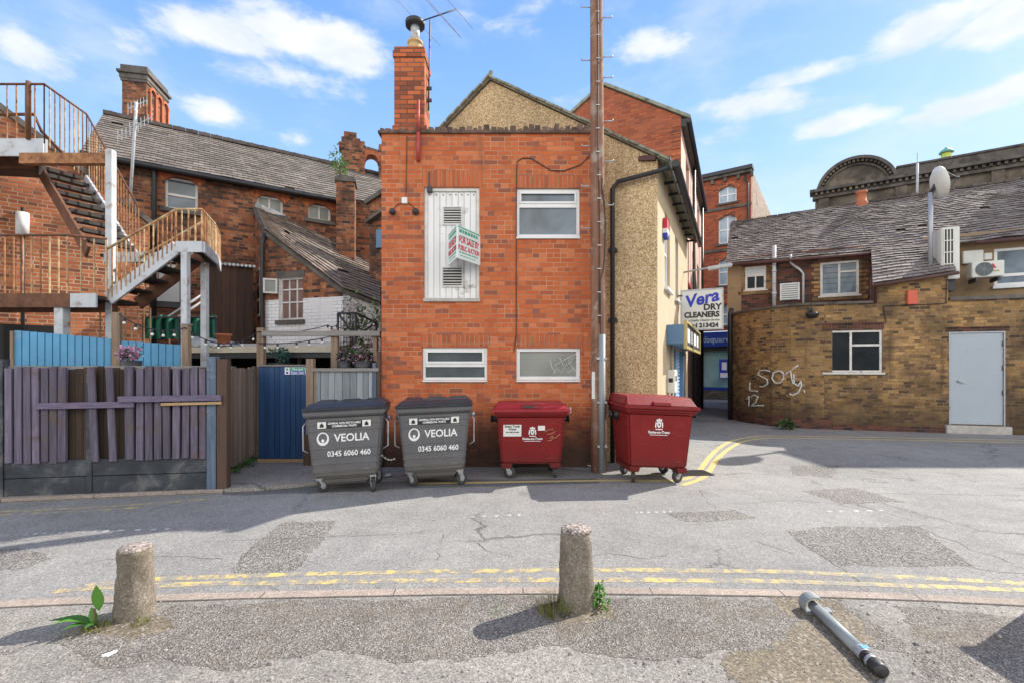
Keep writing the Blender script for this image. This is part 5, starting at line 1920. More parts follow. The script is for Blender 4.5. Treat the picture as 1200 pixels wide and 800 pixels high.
# roofless arched stack on the ridge at the right
Rr = V(400, 205, 16.4)
Af2 = Fr((Rr.x, Rr.y), (.95, .31))
rs = thing('ruined_stack', (Rr.x, Rr.y, 8.4), 'broken red brick chimney wall with an open arch against the sky', 'chimney')
def az_(py): return CZ + (HY - py) / FPX * 16.6
m = MB()
Af2.box(m, 0, .62, 7.4, az_(163), -.5, 0)
Af2.box(m, .08, .5, az_(163), az_(156), -.45, -.04)
Af2.box(m, -.08, .1, az_(176), az_(170), -.5, .04)
k0 = .62
wA = (438 - 422) / FPX * 16.6
Af2.box(m, k0, k0 + .15, 7.4, az_(166), -.42, .03)
Af2.box(m, k0 + .15 + wA, k0 + .55 + wA, 7.4, az_(166), -.45, .0)
m.build('pier', M['brick_old'], rs)
m = MB()
uc = k0 + .15 + wA / 2
for k in range(12):
    t0, t1 = math.pi * (k / 12 - .5), math.pi * ((k + .95) / 12 - .5)
    r0, r1 = wA / 2 - .02, wA / 2 + .2
    vz = az_(187)
    q = []
    for dd in (.02, -.42):
        for t, r in ((t0, r0), (t1, r0), (t1, r1), (t0, r1)):
            q.append(Af2.P(uc + math.sin(t) * r, vz + math.cos(t) * r, dd))
    m.hexa(q)
m.build('arch', M['brick_soldier'], rs)
m = MB()
for k in range(6):
    u = k0 + .1 + k * .12
    Af2.box(m, u, u + .11, az_(187) + wA / 2 + .14 - .012 * k, az_(187) + wA / 2 + .24 - .02 * k, -.4, .03)
m.build('broken_coping', M['coping'], rs)
# lower stack with a bush growing out of it
L0 = V(394, 275, 12.9)
Lf = Fr((L0.x, L0.y), (.97, .24))
ls = thing('brick_stack', (L0.x, L0.y, 4.6), 'square old brick chimney stack with a bush growing from its top', 'chimney')
zt2 = CZ + (HY - 212) / FPX * 12.9
m = MB()
Lf.box(m, 0, .47, 4.4, zt2, -.5, 0)
m.build('shaft', M['brick_old'], ls)
m = MB()
Lf.box(m, -.04, .51, zt2, zt2 + .09, -.54, .04); Lf.box(m, .0, .47, zt2 + .09, zt2 + .16, -.5, .0)
m.build('cap', M['stone_dark'], ls)


def foliage(name, label, cat, o, rx, rz, n, L, W, mats, stems=5, ry=None, clumps=6, group=None, droop=.2):
    o = Vector(o)
    ry = ry or rx
    t_ = thing(name, o, label, cat, group)
    m = MB()
    cl = [Vector((random.uniform(-.7, .7) * rx, random.uniform(-.7, .7) * ry, random.uniform(.15, .95) * rz)) for _ in range(clumps)]
    for k in range(stems):
        c = cl[k % clumps]
        m.tube([o + Vector((c.x * .15, c.y * .15, 0)), o + Vector((c.x * .5, c.y * .5, c.z * .6)), o + c], max(.004, L * .06), 5, r2=.003)
    m.build('stem', M['stem'], t_)
    for j, mat in enumerate(mats):
        m = MB()
        for i in range(n // len(mats)):
            c = random.choice(cl)
            d = Vector((random.gauss(0, 1), random.gauss(0, 1), random.gauss(0, 1))).normalized()
            p = o + c + Vector((d.x * rx, d.y * ry, d.z * rz)) * random.random() ** .6 * .36
            if p.z < o.z + .01:
                p.z = o.z + .01
            d = (d + Vector((random.uniform(-.6, .6), random.uniform(-.6, .6), random.uniform(-.2, .5) - droop))).normalized()
            s = random.uniform(.6, 1.25)
            m.leaf(p, d, Vector((random.uniform(-.5, .5), random.uniform(-.8, .2), 1)), L * s, W * s, .15)
        m.build('foliage' if j == 0 else 'blossom' if 'flower' in mat else 'foliage', M[mat], t_, recalc=False)
    return t_


foliage('self_sown_bush', 'small bright bush sprouting from the top of the brick stack', 'bush', Lf.P(.1, zt2 + .15, -.2), .42, .75, 260, .11, .05, ['leaf_yel', 'leaf'], 6)
# dark annex between the old building and the orange brick building
ax_ = thing('brick_annex', (-3.6, 12.4, 0), 'dark narrow brick annex squeezed beside the left edge of the orange brick building', 'building')
xf = Fr(V(409, 300, 13.6).to_2d(), (.93, .36))
m = MB()
wall(m, xf, 0, 1.4, 0, CZ + (HY - 233) / FPX * 13.6, [], .1)
xs = Fr(V(433, 300, 12.6).to_2d(), (.97, -.24))
m.poly([xs.P(0, 0), xs.P(.5, 0), xs.P(.5, CZ + (HY - 224) / FPX * 12.5), xs.P(0, CZ + (HY - 236) / FPX * 12.6)])
m.poly([xs.P(0, 0, -.3), xs.P(0, 0), xs.P(0, CZ + (HY - 236) / FPX * 12.6), xs.P(0, CZ + (HY - 236) / FPX * 12.6, -.3)])
m.build('wall', M['brick_old'], ax_, recalc=False)
m = MB()
m.beam(xs.P(-.1, CZ + (HY - 238) / FPX * 12.6, .02), xs.P(.5, CZ + (HY - 223) / FPX * 12.5, .02), .14, .1)
m.beam(xs.P(.0, CZ + (HY - 262) / FPX * 12.6, .1), xs.P(.5, CZ + (HY - 248) / FPX * 12.5, .1), .2, .06)
m.build('coping', M['stone_dark'], ax_)
m = MB()
u, v = xs.at(446, 281)
xs.box(m, u - .1, u + .2, v - .22, v + .25, 0, .05)
m.build('blue_panel', M['blue_fascia'], ax_)

# ================================================================ LEAN-TO WITH WHITEWASHED WALL
nF = Vector((WD.y, -WD.x, 0))          # towards the camera
lt = thing('lean_to_house', (-5.4, 10.7, 0), 'lean-to with patchy tiled roof, red brick above and whitewash below, old casement window', 'house')
La, Lb, Lc = V(299, 245, 12.5), V(311, 272, 11.3), V(402, 341, 10.65)
fd = (Lc - Lb); fd.z = 0
Tf = Fr((Lb.x, Lb.y), (fd.x, fd.y))
fl = fd.length
slp = (Lc.z - Lb.z) / fl
nL = (Lb - La).cross(Lc - La).normalized()
def onroof(px, py):
    dv_ = Vector(((px - 600) / FPX, 1, (HY - py) / FPX))
    o_ = Vector((0, 0, CZ))
    return o_ + dv_ * ((La - o_).dot(nL) / dv_.dot(nL))
Ld, Le, Lm = onroof(446, 357), onroof(446, 302), onroof(385, 279.5)
m = MB()
up_ = Vector((0, -.03, .05))
tiles(m, Lb + up_, Lc + up_, Lm + up_, La + up_, .2, .2, .022, .012, sag=.02)
tiles(m, Lc + up_, Ld + up_, Le + up_, Lm + up_, .2, .2, .022, .012, sag=.02)
# the raking front edge: fill between the verge and the eaves
m.build('roof', M['slate_pink'], lt, recalc=False)
WW = 2.62
def topv(u):
    return Lb.z + slp * u
wz = CZ + (HY - 350) / FPX * 11.0
hwL = Tf.rect(326.5, 355, 325, 375)
m = MB()
ue = Tf.upx(446)
us = [0, hwL[0], hwL[1], (wz - Lb.z) / slp]
# brick zone above the whitewash, cut by the window
def tri(mb, pts):
    mb.poly(pts)
tri(m, [Tf.P(0, wz), Tf.P(hwL[0], wz), Tf.P(hwL[0], topv(hwL[0])), Tf.P(0, Lb.z)])
tri(m, [Tf.P(hwL[0], hwL[3]), Tf.P(hwL[1], hwL[3]), Tf.P(hwL[1], topv(hwL[1])), Tf.P(hwL[0], topv(hwL[0]))])
tri(m, [Tf.P(hwL[1], wz), Tf.P(us[3], wz), Tf.P(hwL[1], topv(hwL[1]))])
sdv = Fr((La.x, La.y), (Lb - La).to_2d())
sl_len = (Lb - La).to_2d().length
m.poly([sdv.P(0, 1.9), sdv.P(sl_len, 1.9), Lb, La])
m.build('brick_wall', M['brick_old'], lt, recalc=False)
m = MB()
vv = min(wz, hwL[3])
for (a, b, c, d) in ((0, hwL[0], 0, wz), (hwL[0], hwL[1], 0, hwL[2]), (hwL[1], us[3], 0, wz)):
    m.poly([Tf.P(a, c), Tf.P(b, c), Tf.P(b, d), Tf.P(a, d)])
ub_ = fl
m.poly([Tf.P(us[3], 0), Tf.P(ub_, 0), Tf.P(ub_, topv(ub_)), Tf.P(us[3], wz)])
m.poly([Tf.P(ub_, 0), Vector((Ld.x, Ld.y, 0)), Ld, Tf.P(ub_, topv(ub_))])
m.poly([sdv.P(0, 0), sdv.P(sl_len, 0), sdv.P(sl_len, 1.9), sdv.P(0, 1.9)])
a, b, c, d = hwL
for q in ([(a, c, 0), (a, d, 0), (a, d, -.12), (a, c, -.12)], [(b, d, 0), (b, c, 0), (b, c, -.12), (b, d, -.12)], [(a, d, 0), (b, d, 0), (b, d, -.12), (a, d, -.12)]):
    m.poly([Tf.P(*p) for p in q])
m.build('whitewashed_wall', M['white_wall'], lt, recalc=False)
m = MB()
m.beam(Lb + Vector((0, 0, -.02)) + Tf.n * .04, Lc + Vector((0, 0, -.02)) + Tf.n * .04, .05, .07)
m.beam(Lc + Vector((0, -.02, -.01)) + Tf.n * .04, Ld + Vector((0, -.02, -.01)) + Tf.n * .04, .05, .07)
m.beam(La - sdv.t * 0 + sdv.n * .03, Lb + sdv.n * .03, .05, .1)
m.build('verge', M['stone_dark'], lt)
w_ = window(lt, Tf, *hwL, M['white_old'], M['curtain'], .05, hb=(.42, .72), vb=(.36, .68), rec=.06, sill=.1, sm_=M['stone_dark'], so=.06, over=.06, bw=.035, label='old white casement window, one leaf standing open')
ca = Fr(Tf.P(hwL[0] + .02, 0, .0).to_2d(), (-.80, -.25))
Fo = Fr(Tf.P(hwL[0] + .02, 0, .02) + Vector((-.30, -.12, 0)), (.30, .12))
z0_, z1_ = hwL[2] + (hwL[3] - hwL[2]) * .62, hwL[3] - .03
m = MB()
for (u0, u1, v0, v1) in ((0, .30, z0_, z0_ + .04), (0, .30, z1_ - .04, z1_), (0, .04, z0_ + .04, z1_ - .04), (.26, .30, z0_ + .04, z1_ - .04)):
    Fo.box(m, u0, u1, v0, v1, .0, .04)
cs_ = m.build('casement', M['white_old'], lt)
m = MB()
Fo.box(m, .038, .262, z0_ + .04, z1_ - .04, .015, .02)
m.build('casement_pane', M['glass_pale'], cs_)
m = MB()
Tf.box(m, hwL[0] - .06, hwL[1] + .06, hwL[3] + .003, hwL[3] + .14, -.05, .02)
m.build('lintel', M['stone_dark'], lt)
m = MB()
for (z, w__) in ((1.9, .24),):
    sdv.box(m, sl_len * .3, sl_len * .62, 2.9, 4.1, .0, .03)
sw_ = m.build('side_window', M['white_old'], lt)
m = MB()
for k in range(2):
    for j in range(3):
        u = sl_len * (.33 + .14 * k)
        sdv.box(m, u, u + sl_len * .12, 2.96 + j * .38, 3.28 + j * .38, .031, .035)
m.build('pane', M['glass_dark'], sw_)
m = MB()
m.tube([Lb + Vector((.02, -.06, -.05)), Lb + Vector((-.02, -.1, -.3)), Vector((Lb.x - .02, Lb.y - .1, 2.5)), Vector((Lb.x - .06, Lb.y - .1, 2.35)), Vector((Lb.x - .06, Lb.y - .1, 0))], .05, 8)
m.tube([sdv.P(sl_len * .2, 2.55, .08), sdv.P(sl_len * .8, 2.3, .08), Vector((Lb.x - .02, Lb.y - .1, 2.45))], .045, 8)
m.build('downpipe', M['black'], lt)
m = MB()   # lead flashing where the roof meets the old wall
k = 9
for i in range(k):
    def fpt(t):
        return La.lerp(Lm, t / .6) if t < .6 else Lm.lerp(Le, (t - .6) / .4)
    a, b = fpt(i / k), fpt((i + .97) / k)
    a, b = a + nF * .05 + UP * .10, b + nF * .05 + UP * (.10 - .03)
    m.beam(a, b, .03, .13)
m.build('flashing', M['lead'], lt)
m = MB()
m.tube([onroof(385, 330) + nL * .06 * (1 if nL.z > 0 else -1), onroof(417, 298) + nL * .06 * (1 if nL.z > 0 else -1)], .012, 5)
m.build('cable', M['black'], lt)
# dark timber shed front
shd = thing('timber_shed', V(268, 395, 11.4) * 1, 'tall dark rusty-brown boarded shed front beneath the old brick wall', 'shed')
Hf = Fr(V(243, 350, 11.2).to_2d(), (.9, .43))
q = Hf.rect(243, 297, 312, 396)
m = MB()
k = q[0]
while k < q[1]:
    w__ = random.uniform(.12, .2)
    Hf.box(m, k, min(k + w__ - .008, q[1]), .2, q[3] + random.uniform(-.03, .0), -.03, random.uniform(0, .015))
    k += w__
m.build('boards', M['corten'], shd)
m = MB()
k = q[0] - .05
while k < q[1] + .05:
    m.tube([Hf.P(k, q[3] + .02, .12), Hf.P(k, q[3] + .10, -.5)], .035, 6)
    k += .085
m.build('corrugated_roof', M['lead'], shd)
# ================================================================ BRICK HOUSE BEHIND THE FIRE ESCAPE
gd = Vector((.766, .643, 0)).normalized()
gb = thing('gabled_house', (-9, 9.6, 0), 'orange brick gable wall behind the rusty fire escape, at the far left', 'house')
gf = Fr(Vector((-7.97, 10.5, 0)) - gd * 6, gd)
m = MB()
ul, ur_ = 6 - 3.2, 6
zA, zB = CZ + (HY - 118) / FPX * 8.9, 4.75
m.poly([gf.P(-1, 0), gf.P(6, 0), gf.P(6, zB), gf.P(6 - 2.25, CZ + (HY - 130) / FPX * 9.05), gf.P(2.2, 7.3), gf.P(-1, 5.2)])
m.poly([gf.P(6, 0), gf.P(6, 0, -.9), gf.P(6, zB, -.9), gf.P(6, zB)])
m.build('wall', M['brick_stair'], gb, recalc=False)
m = MB()
zq = CZ + (HY - 130) / FPX * 9.05
sl_ = (zq - zB) / 2.25
for (a, b) in ((6.08, 2.2),):
    A_, B_ = gf.P(6.08, zB - .05, .1), gf.P(2.2, zq + sl_ * 1.55, .1)
    slab(m, A_, A_ - gf.n * 1.0, B_ - gf.n * 1.0, B_, .1)
m.build('roof', M['stone_dark'], gb)
m = MB()
u = gf.at(27, 300)[0]
m.tube([gf.P(u, 1.6, .05), gf.P(u, 4.7, .05)], .03, 6)
m.build('conduit', M['black'], gb)
m = MB()
v = gf.at(27, 264)[1]
m.lathe([(.1, -.22), (.1, .22)], gf.P(u, v, .09), 12)
m.build('cylinder_box', M['white'], gb)
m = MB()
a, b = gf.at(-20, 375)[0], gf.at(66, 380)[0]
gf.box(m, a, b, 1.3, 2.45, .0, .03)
m.build('landing_shade', M['dark'], gb)  # near-black panel standing in for the shade under the lower landing

# ================================================================ FIRE ESCAPE
fe = thing('fire_escape', (-6.6, 7.6, 0), 'rusty metal fire escape with two flights, landings and cream-orange railings, at the far left', 'staircase')
ZU, ZM, ZL = 5.27, 3.46, 2.66
def plate(name, pts, z, th, mat):
    m = MB()
    m.prism([Vector((x, y, z - th)) for x, y in pts], (0, 0, th))
    return m.build(name, mat, fe)
UL = [(-10.6, 7.7), (-7.53, 7.7), (-8.52, 8.6), (-8.2, 9.16), (-9.7, 8.95)]
plate('landing', UL, ZU, .06, M['tread'])
ML = [(-6.68, 7.75), (-4.99, 7.72), (-4.99, 7.1), (-4.6, 7.1), (-4.85, 7.8), (-5.2, 8.5), (-6.4, 8.2)]
plate('landing', ML, ZM, .05, M['tread'])
LL = [(-8.6, 6.9), (-6.0, 6.9), (-6.0, 7.75), (-8.6, 7.75)]
plate('landing', LL, ZL, .05, M['tread'])
def edge(a, b, z, h=.22, w=.03, mat='steel_white', nm='edge_channel'):
    m = MB()
    m.beam((a[0], a[1], z - h / 2 + .02), (b[0], b[1], z - h / 2 + .02), w, h)
    m.build(nm, M[mat], fe)
edge((-10.6, 7.68), (-7.52, 7.68), ZU, .28); edge((-7.50, 7.70), (-8.5, 8.6), ZU, .24)
edge((-4.97, 7.07), (-4.58, 7.07), ZM, .16); edge((-4.57, 7.09), (-4.84, 7.8), ZM, .16); edge((-4.83, 7.81), (-5.19, 8.5), ZM, .16); edge((-6.6, 7.74), (-5.0, 7.70), ZM, .16)
edge((-6.35, 6.88), (-5.98, 6.88), ZL, .2); edge((-8.6, 6.88), (-6.36, 6.88), ZL, .2, .03, 'rust_dark')
edge((-8.6, 7.3), (-6.05, 7.3), ZL - .08, .14, .08, 'rust_dark', 'joist'); edge((-10.4, 8.2), (-8.2, 8.2), ZU - .08, .16, .1, 'rust_dark', 'joist')
m = MB()
m.beam(V(26, 187, 7.35), V(131, 187, 7.35), .1, .16)
m.build('beam', M['rust'], fe)
# flights
a1 = Vector((.865, -.5, 0)).normalized(); p1 = Vector((.5, .865, 0)).normalized()
S1 = Vector((-8.52, 8.6, 0))
L1, N1 = 2.1, 8
def flight(s, a, p, L, n, w, z0, z1, matS):
    for i in range(n):
        z = z0 + (z1 - z0) * (i + 1) / (n + 1)
        q = s + a * (L * (i + .5) / n) + UP * z
        m = MB()
        m.beam(q + p * .03, q + p * (w - .03), L / n * .95, .035)
        m.beam(q + p * .03 + a * (L / n * .46) - UP * .02, q + p * (w - .03) + a * (L / n * .46) - UP * .02, .02, .05)
        m.build('tread', M['tread'], fe)
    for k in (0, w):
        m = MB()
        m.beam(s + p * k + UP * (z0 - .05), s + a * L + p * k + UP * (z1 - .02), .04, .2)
        m.build('stringer', M['steel_white'] if (k > 0) == (w > .6) else M['rust_dark'], fe)  # one stringer per flight darker: its shade is put into the colour
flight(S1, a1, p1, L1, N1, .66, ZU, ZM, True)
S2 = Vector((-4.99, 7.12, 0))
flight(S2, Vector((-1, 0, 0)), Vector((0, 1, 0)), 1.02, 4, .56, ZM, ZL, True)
# posts
for (px, Yp, zt_, mat, w__) in ((130, 7.3, 4.93, 'steel_white', .10), (217.5, 7.06, ZM - .15, 'steel_white', .09), (240, 7.72, ZM - .15, 'steel_white', .09), (73, 6.95, ZL - .15, 'steel_white', .13), (-60, 6.95, ZL - .15, 'steel_white', .13), (-80, 7.3, ZU - .2, 'steel_white', .12)):
    x = (px - 600) / FPX * Yp
    m = MB()
    m.beam((x, Yp, 0), (x, Yp, zt_), w__, w__)
    m.build('post', M[mat], fe, bevel=.006)
# railings
def railing(path, h, gap, mr, mb2, r=.018, first=True, drop=.05, lower=False, tops=None):
    path = [Vector(p) for p in path]
    tops = tops or [p + UP * h for p in path]
    m = MB()
    m.tube(tops, r, 6)
    if lower:
        m.tube([p + UP * .12 for p in path], r * .7, 5)
    ro = m.build('railing', M[mr], fe)
    tot = 0
    for (A, B), (C, D) in zip(zip(path, path[1:]), zip(tops, tops[1:])):
        L = (B - A).length
        n = max(1, int(L / gap))
        for i in range(n + 1):
            t = i / n
            if i == n and B is not path[-1]:
                continue
            m = MB()
            m.tube([A.lerp(B, t) - UP * drop, C.lerp(D, t)], .0105, 5)
            m.build('baluster', M[random.choice(mb2)], ro)
RS, RP = ['rust', 'rust', 'rust_pale'], ['rust_pale', 'rust', 'rust_pale']
railing([(-9.6, 7.68, ZU), (-7.52, 7.68, ZU)], .9, .14, 'rust_dark', RS)
B_ = S1 + p1 * .68
E_ = B_ + a1 * L1
railing([(-7.52, 7.68, ZU), (B_.x, B_.y, ZU - .02)], .9, .17, 'rust_dark', RS, tops=[Vector((-7.52, 7.68, ZU + .9)), Vector((B_.x, B_.y, ZU + 1.22))])
railing([(B_.x, B_.y, ZU - .02), (E_.x, E_.y, ZM)], .92, .14, 'rust_dark', RS, tops=[Vector((B_.x, B_.y, ZU + 1.22)), Vector((E_.x, E_.y, ZM + .88))])
q0, q1 = S1 + a1 * .35 - p1 * .02, S1 - p1 * .02 + a1 * L1
for y in (7.1, 7.7):
    railing([(-4.99, y, ZM), (-6.01, y, ZL)], .6, .085 if y < 7.5 else .12, 'rust_pale', RS, tops=[Vector((-4.99, y, ZM + .50)), Vector((-6.01, y, ZL + .72))])
railing([(-4.99, 7.08, ZM), (-4.6, 7.08, ZM), (-4.85, 7.8, ZM), (-5.19, 8.5, ZM)], .5, .085, 'rust_pale', RP)
railing([(-8.6, 6.88, ZL), (-6.40, 6.88, ZL), (-6.0, 7.08, ZL)], .86, .125, 'rust_dark', RP)
m = MB()
m.tube([(-7.75, 7.66, ZU), (-7.75, 7.66, ZU + .93)], .035, 6)
m.build('stanchion', M['rust_dark'], fe)
m = MB()
m.tube([(-9.2, 7.75, ZU + .45), (-7.75, 7.75, ZU + .45), (-7.68, 7.8, ZU + .2), (-7.5, 8.2, ZU - .2)], .025, 6)
m.build('grab_rail', M['rust_dark'], fe)
m = MB()
for i in range(9):
    m.tube([(-6.55 + i * .1, 7.6, ZL - .1), (-6.55 + i * .1, 7.6, 1.6)], .012, 4)
m.build('lower_bars', M['rust_pale'], fe)

# ================================================================ FENCES ON THE LEFT
fd_ = (Vector(G(255, 576)) - Vector(G(0, 586)))
pf = thing('purple_fence', G(120, 581), 'broken fence of faded purple boards over black gravel boards, beside the pavement', 'fence')
PF = Fr(G(0, 586), fd_.to_2d())
PF.o.z = 0
def pu(px): return PF.upx(px)
m = MB()
for (x0, x1) in ((-260, 4), (4.5, 101), (108, 242)):
    for k, (z0, z1) in enumerate(((.04, .255), (.262, .47))):
        PF.box(m, pu(x0), pu(x1), z0 - (.02 if k == 0 else 0), z1, -.05, 0)
m.build('gravel_board', M['gravelboard'], pf, bevel=.006)
for (x0, x1, zt_, mat) in ((-2, 4, 1.72, 'gravelboard'), (101, 108, 1.55, 'gravelboard'), (243, 254, 1.76, 'blue_post'), (255, 267, 1.73, 'brown_post')):
    m = MB()
    PF.box(m, pu(x0), pu(x1), 0.0, zt_, -.1, .012 if x0 < 200 else .03)
    m.build('post', M[mat], pf, bevel=.006)
m = MB()
x = 77
while x < 148:
    w__ = random.uniform(7, 10)
    PF.box(m, pu(x), pu(min(x + w__ - .5, 148)), .47, 1.62 + random.uniform(-.03, .03), -.07, -.05)
    x += w__
for x in range(-130, 242, 12):
    if x < 76 or x > 136:
        PF.box(m, pu(x), pu(x + 11.6), .47, 1.6 + random.uniform(-.02, .02), -.09, -.07)
m.build('backing_boards', M['brown_board'], pf)
m = MB()
xs_ = [(-125, 8.5), (-112, 8.5), (-99, 8.5), (-86, 8.5), (-73, 8.5), (-60, 8.5), (-47, 8.5), (-34, 8.5), (-21, 8.5), (7.5, 8.2), (18.8, 8.4), (29.2, 8.4), (39.5, 8.2), (50, 8.2), (59.5, 8.6), (69, 9.2), (148, 10), (160.5, 8.5), (171.5, 8.5), (182, 8.2), (192.5, 8.2), (203, 8.2), (214, 8.2), (224.5, 8), (234.5, 7.5)]
for x, w__ in xs_:
    z0, z1 = .45 + random.uniform(-.02, .01), 1.62 + random.uniform(-.018, .018)
    t0 = random.uniform(-.012, .012)
    d = .004 + random.uniform(0, .01)
    a, b = pu(x), pu(x + w__)
    m.hexa([PF.P(a, z0, d + .02), PF.P(b, z0, d + .02), PF.P(b, z0, d - .03), PF.P(a, z0, d - .03), PF.P(a + t0, z1, d + .02), PF.P(b + t0, z1 + random.uniform(-.01, .01), d + .02), PF.P(b + t0, z1, d - .03), PF.P(a + t0, z1, d - .03)])
for (x0, x1, xt0, xt1) in ((108, 117, 103.5, 112), (129.5, 138, 125, 133)):
    z0, z1 = .44, 1.62
    m.hexa([PF.P(pu(x0), z0, .03), PF.P(pu(x1), z0, .03), PF.P(pu(x1), z0, .0), PF.P(pu(x0), z0, .0), PF.P(pu(xt0), z1, .03), PF.P(pu(xt1), z1, .03), PF.P(pu(xt1), z1, .0), PF.P(pu(xt0), z1, .0)])
m.build('boards', M['purple'], pf, bevel=.004)
for (x0, x1, py, h, mat, d) in ((46, 160, 475.5, .075, 'purple_h', .05), (143, 262, 467.5, .075, 'purple_h', .075), (192, 262, 473.5, .035, 'light_rail', .06)):
    z = CZ + (HY - py) / FPX * PF.P((pu(x0) + pu(x1)) / 2, 0).y
    m = MB()
    a, b = PF.P(pu(x0), z + .01, d), PF.P(pu(x1), z + .02, d)
    m.beam(a, b, .03, h)
    m.build('rail', M[mat], pf, bevel=.003)
m = MB()
PF.box(m, pu(-130), pu(242), 1.60, 1.64, -.12, -.07)
m.build('top_rail', M['grey_rail'], pf)
# side return of tan boards running back to the gate
sf = thing('board_fence', (-4.1, 7.2, 0), 'weathered tan plank fence running back from the purple fence to the navy gate', 'fence')
SF = Fr((-3.92, 6.5), (-.40, 1.55))
SF = Fr((-4.3, 8.02), (.36, -1.5))
SF.n = Vector((SF.t.y, -SF.t.x, 0)) * -1
Ls = 1.52
SF.n = Vector((1.5, .36, 0)).normalized()
m = MB()
k = 0
while k < Ls:
    w__ = random.uniform(.085, .12)
    z0 = .18 + random.uniform(-.03, .03)
    SF.box(m, k, min(k + w__ - .008, Ls), z0, 1.62 + random.uniform(-.02, .03), -.02, random.uniform(.0, .008))
    k += w__
m.build('boards', M['tan_board'], sf)
m = MB()
for z in (.4, 1.4):
    SF.box(m, 0, Ls, z, z + .08, -.07, -.021)
m.build('rail', M['tan_wood'], sf)
# gate and its frame
GY = 7.98
gt = thing('timber_gate', V(331, 545, GY) * 1, 'navy blue boarded gate in the passage, above a raw timber threshold', 'gate')
GF = Fr((V(303, 500, GY).x, GY), (1, 0))
q = GF.rect(303, 359, 429, 537)
m = MB()
n = 9
for k in range(n):
    a = q[0] + (q[1] - q[0]) * k / n
    b = q[0] + (q[1] - q[0]) * (k + 1) / n - .005
    GF.box(m, a, b, q[2], q[3], -.03, random.uniform(-.003, .003))
m.build('boards', M['navy'], gt, bevel=.002)
m = MB()
GF.box(m, q[0] - .02, q[1], q[3] + .003, q[3] + .03, -.05, .02)
m.build('capping', M['grey_rail'], gt)
m = MB()
GF.box(m, q[0] - .02, q[1], .05, q[2] - .005, -.04, .01)
m.build('threshold', M['light_rail'], gt)
fs_ = thing('fire_exit_sign', V(346, 434, GY - .02), 'small green and blue fire exit notice screwed to the top of the navy gate', 'sign')
qs = GF.rect(334, 358.5, 430, 438.3)
m = MB()
GF.box(m, qs[0], qs[1], qs[2], qs[3], .004, .010)
fsb = m.build('plate', M['print'], fs_)
fsb = fs_
zm_ = (qs[2] + qs[3]) / 2
ws_ = qs[1] - qs[0]
for (z0, z1, mat, s) in ((zm_ + .002, qs[3] - .006, 'ink_green', 'Fire exit'), (qs[2] + .006, zm_ - .002, 'ink_blue', 'Keep clear')):
    m = MB()
    GF.box(m, qs[0] + ws_ * .24, qs[1] - .008, z0, z1, .0105, .012)
    pn = m.build('panel', M[mat], fsb)
    text(s, .052, M['print'], pn, GF.P(qs[0] + ws_ * .62, (z0 + z1) / 2, .0125), GF.t, GF.n, 'lettering', .001)
m = MB()
m.lathe([(.02, 0), (.02, .001)], GF.P(qs[0] + .04, zm_ - .028, .0105), 14, GF.n)
m.build('symbol', M['ink_blue'], fsb)
m = MB()
GF.box(m, qs[0] + .02, qs[0] + .06, zm_ + .01, qs[3] - .015, .0105, .0115)
m.build('symbol', M['ink_green'], fsb)
# grey plank fence between the gate and the brick building
gp = thing('plank_fence', V(405, 500, 7.75) * 1, 'silver-grey plank fence panel between the navy gate and the brick building', 'fence')
gp.location.z = 0
GP = Fr((V(358, 500, 7.72).x, 7.72), (1, 0))
def gx(px): return GP.upx(px)
m = MB()
x = 369.5
while x < 436:
    w__ = random.uniform(6.0, 9.5)
    GP.box(m, gx(x), gx(min(x + w__ - .5, 436)), .15, GP.at(400, 435)[1], -.03, random.uniform(-.006, .002))
    x += w__
m.build('boards', M['grey_board'], gp)
m = MB()
GP.box(m, gx(367), gx(444), GP.at(400, 434.8)[1], GP.at(400, 431)[1], -.05, .03)
m.build('capping', M['grey_rail'], gp, bevel=.003)
for (x0, x1, yt, mat, d) in ((359, 367.5, 420, 'tan_wood', .02), (368, 370.5, 434, 'tan_wood', .01), (436.5, 441, 425, 'blue_post', .01), (441.5, 445.5, 412, 'brown_post', .01)):
    m = MB()
    GP.box(m, gx(x0), gx(x1), 0.03, GP.at((x0 + x1) / 2, yt)[1], -.08, d)
    m.build('post', M[mat], gp, bevel=.004)
m = MB()
GP.box(m, gx(357), gx(369), .0, .55, .02, .05)
m.build('rotten_board', M['brown_post'], gp)
# pergola frame over gate and panel
pg_ = thing('pergola_frame', V(345, 545, 8.1), 'open timber frame of posts and beam above the navy gate and plank fence', 'pergola')
pg_.location.z = 0
Y_ = 8.06
for (x0, x1, yt) in ((300.5, 308.5, 384), (387.5, 395.5, 386), (437, 441.5, 388)):
    m = MB()
    a, b = V(x0, 400, Y_), V(x1, 400, Y_)
    m.box(a.x, b.x, Y_, Y_ + .1, 0, V(300, yt, Y_).z)
    m.build('post', M['tan_wood'], pg_, bevel=.004)
m = MB()
a = V(303, 391, Y_ - .03)
m.box(V(308, 0, Y_).x, V(446, 0, Y_).x, Y_ - .05, Y_ - .003, V(0, 394, Y_).z, V(0, 388, Y_).z)
m.build('beam', M['grey_rail'], pg_, bevel=.003)

